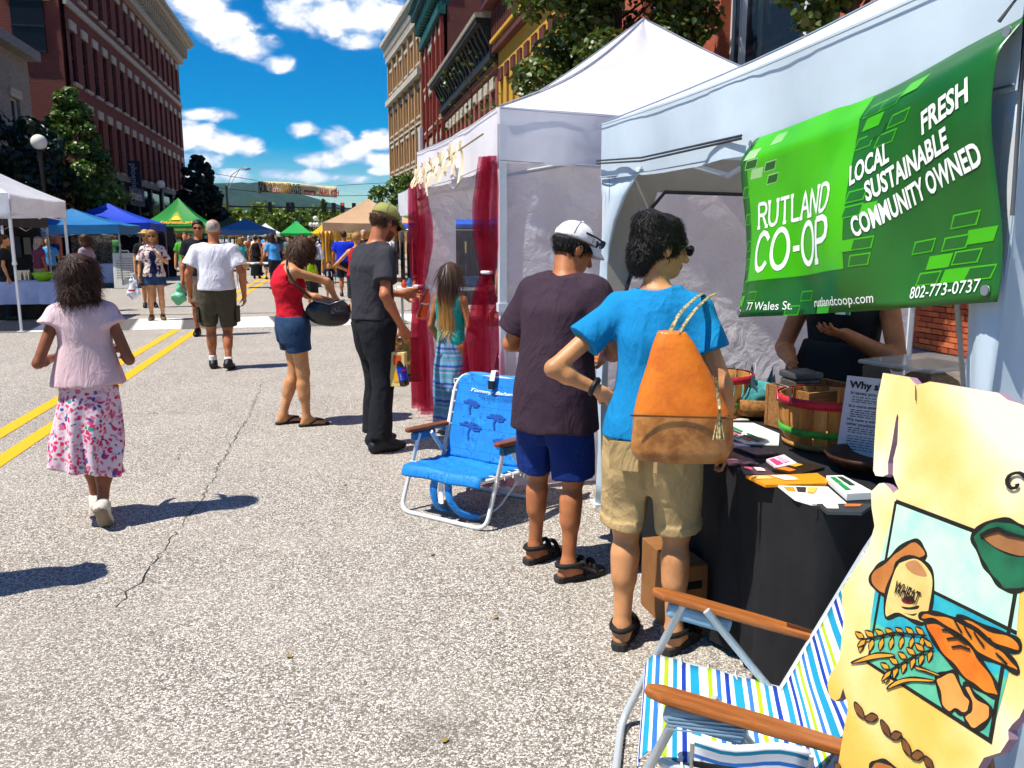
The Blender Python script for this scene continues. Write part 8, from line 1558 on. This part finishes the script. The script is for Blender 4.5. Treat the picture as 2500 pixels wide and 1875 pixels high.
clothed_table('market_table', (-2.15, 27.7, 0), 0, 1.5, .7, .8, M('white_table', '#d0cfc8', .5), 'white table in front of the woman in sky blue', .04, 10)
T = thing('orange_tray', (1.1, 29.6, 0), 0, 'orange crate on the road beside the tan tent', 'crate'); bevel(MB().box((0, 0, .1), (.6, .35, .2)).obj('crate_body', M('orange_plastic', '#d86a28', .6), T), .01)
T = thing('stroller', (.62, 16.4, 0), R(20), 'black stroller with spoked wheels behind the man in the cap', 'stroller')
for (x, y, rr) in ((-.27, -.1, .15), (.27, -.1, .15), (0, .55, .13)):
    w = MB().tube([(x, y + rr * math.cos(a), rr + .012 + rr * math.sin(a) * .98) for a in np.linspace(0, 2 * pi, 20, endpoint=False)], .018, 6, closed=True).obj('wheel', m_black, T); b = MB()
    for i in range(5): a = i * 2 * pi / 5; b.tube([(x, y, rr + .012), (x, y + rr * .92 * math.cos(a), rr + .012 + rr * .92 * math.sin(a))], .012, 5)
    b.obj('spokes', m_steel, w)
b = MB()
for x in (-.24, .24): b.tube([(x, -.1, .16), (x * .9, -.28, .75), (x * .85, -.5, 1.05)], .016, 6); b.tube([(x, -.1, .17), (x * .2, .5, .2)], .014, 6)
b.tube([(-.204, -.5, 1.05), (.204, -.5, 1.05)], .018, 6); b.obj('frame', m_black, T); blob('seat_shell', T, [((0, .05, .5), (.2, .22, .16)), ((0, -.15, .75), (.19, .08, .22))], M('stroller_cloth', '#1c1c22', .8), .02, 0); blob('hood', T, [((0, -.1, .95), (.22, .2, .12))], M('red_hood', '#8a1420', .8), .02, 0, cuts=[((0, .0, .86), (.2, .2, .1))])
# passer-by just outside the picture whose shadow falls into it
quick('passer-by just left of the picture whose shadow falls on the road', (-2.02, 3.86), 5, 1.7, 'm', C_('black_tee', '#16181c'), C_('dark_shorts', '#2a2c30'), H_BRN, SK2, h=.022)
# a few fallen leaves on the road
lf = MB().poly([(-.016, 0, .004), (-.004, .011, .007), (.008, .008, .005), (.018, 0, .007), (.007, -.009, .005), (-.006, -.011, .008)]).me('leaf_blade'); lf.materials.append(M('dry_leaf', '#8f7844', .85)); r = rnd(31)
for i, (x, y, w_) in enumerate(((.05, 5.2, 'between the red woman and the blue chair'), (.62, 3.15, 'near the sandals of the man in the cap'), (-.2, 3.0, 'in the empty middle of the road'), (.3, 2.35, 'left of the striped chair'), (-1.1, 6.1, 'behind the walking girl'), (.45, 3.9, 'just below the blue chair'))):
    o = add('fallen_leaf', lf, None, loc=(x, y, .001), rz=r.uniform(0, 6), label='small dry leaf on the road ' + w_, cat='leaf', group='fallen leaves on the road')
# ------------------------------------------------------------------ the air between here and the hills
hb = MB().box((0, 1560, 79.5), (3300, 3300, 161)); hz = hb.obj('haze', None, kind='stuff')
m = bpy.data.materials.new('haze_air'); m.use_nodes = True; t = NT(m.node_tree); v = t.n('ShaderNodeVolumePrincipled', {'Color': (.42, .68, 1.0, 1), 'Density': .00006, 'Anisotropy': .0}); o_ = t.n('ShaderNodeOutputMaterial'); t.t.links.new(v.outputs[0], o_.inputs['Volume']); hz.data.materials.append(m)
SC.cycles.volume_bounces = 0
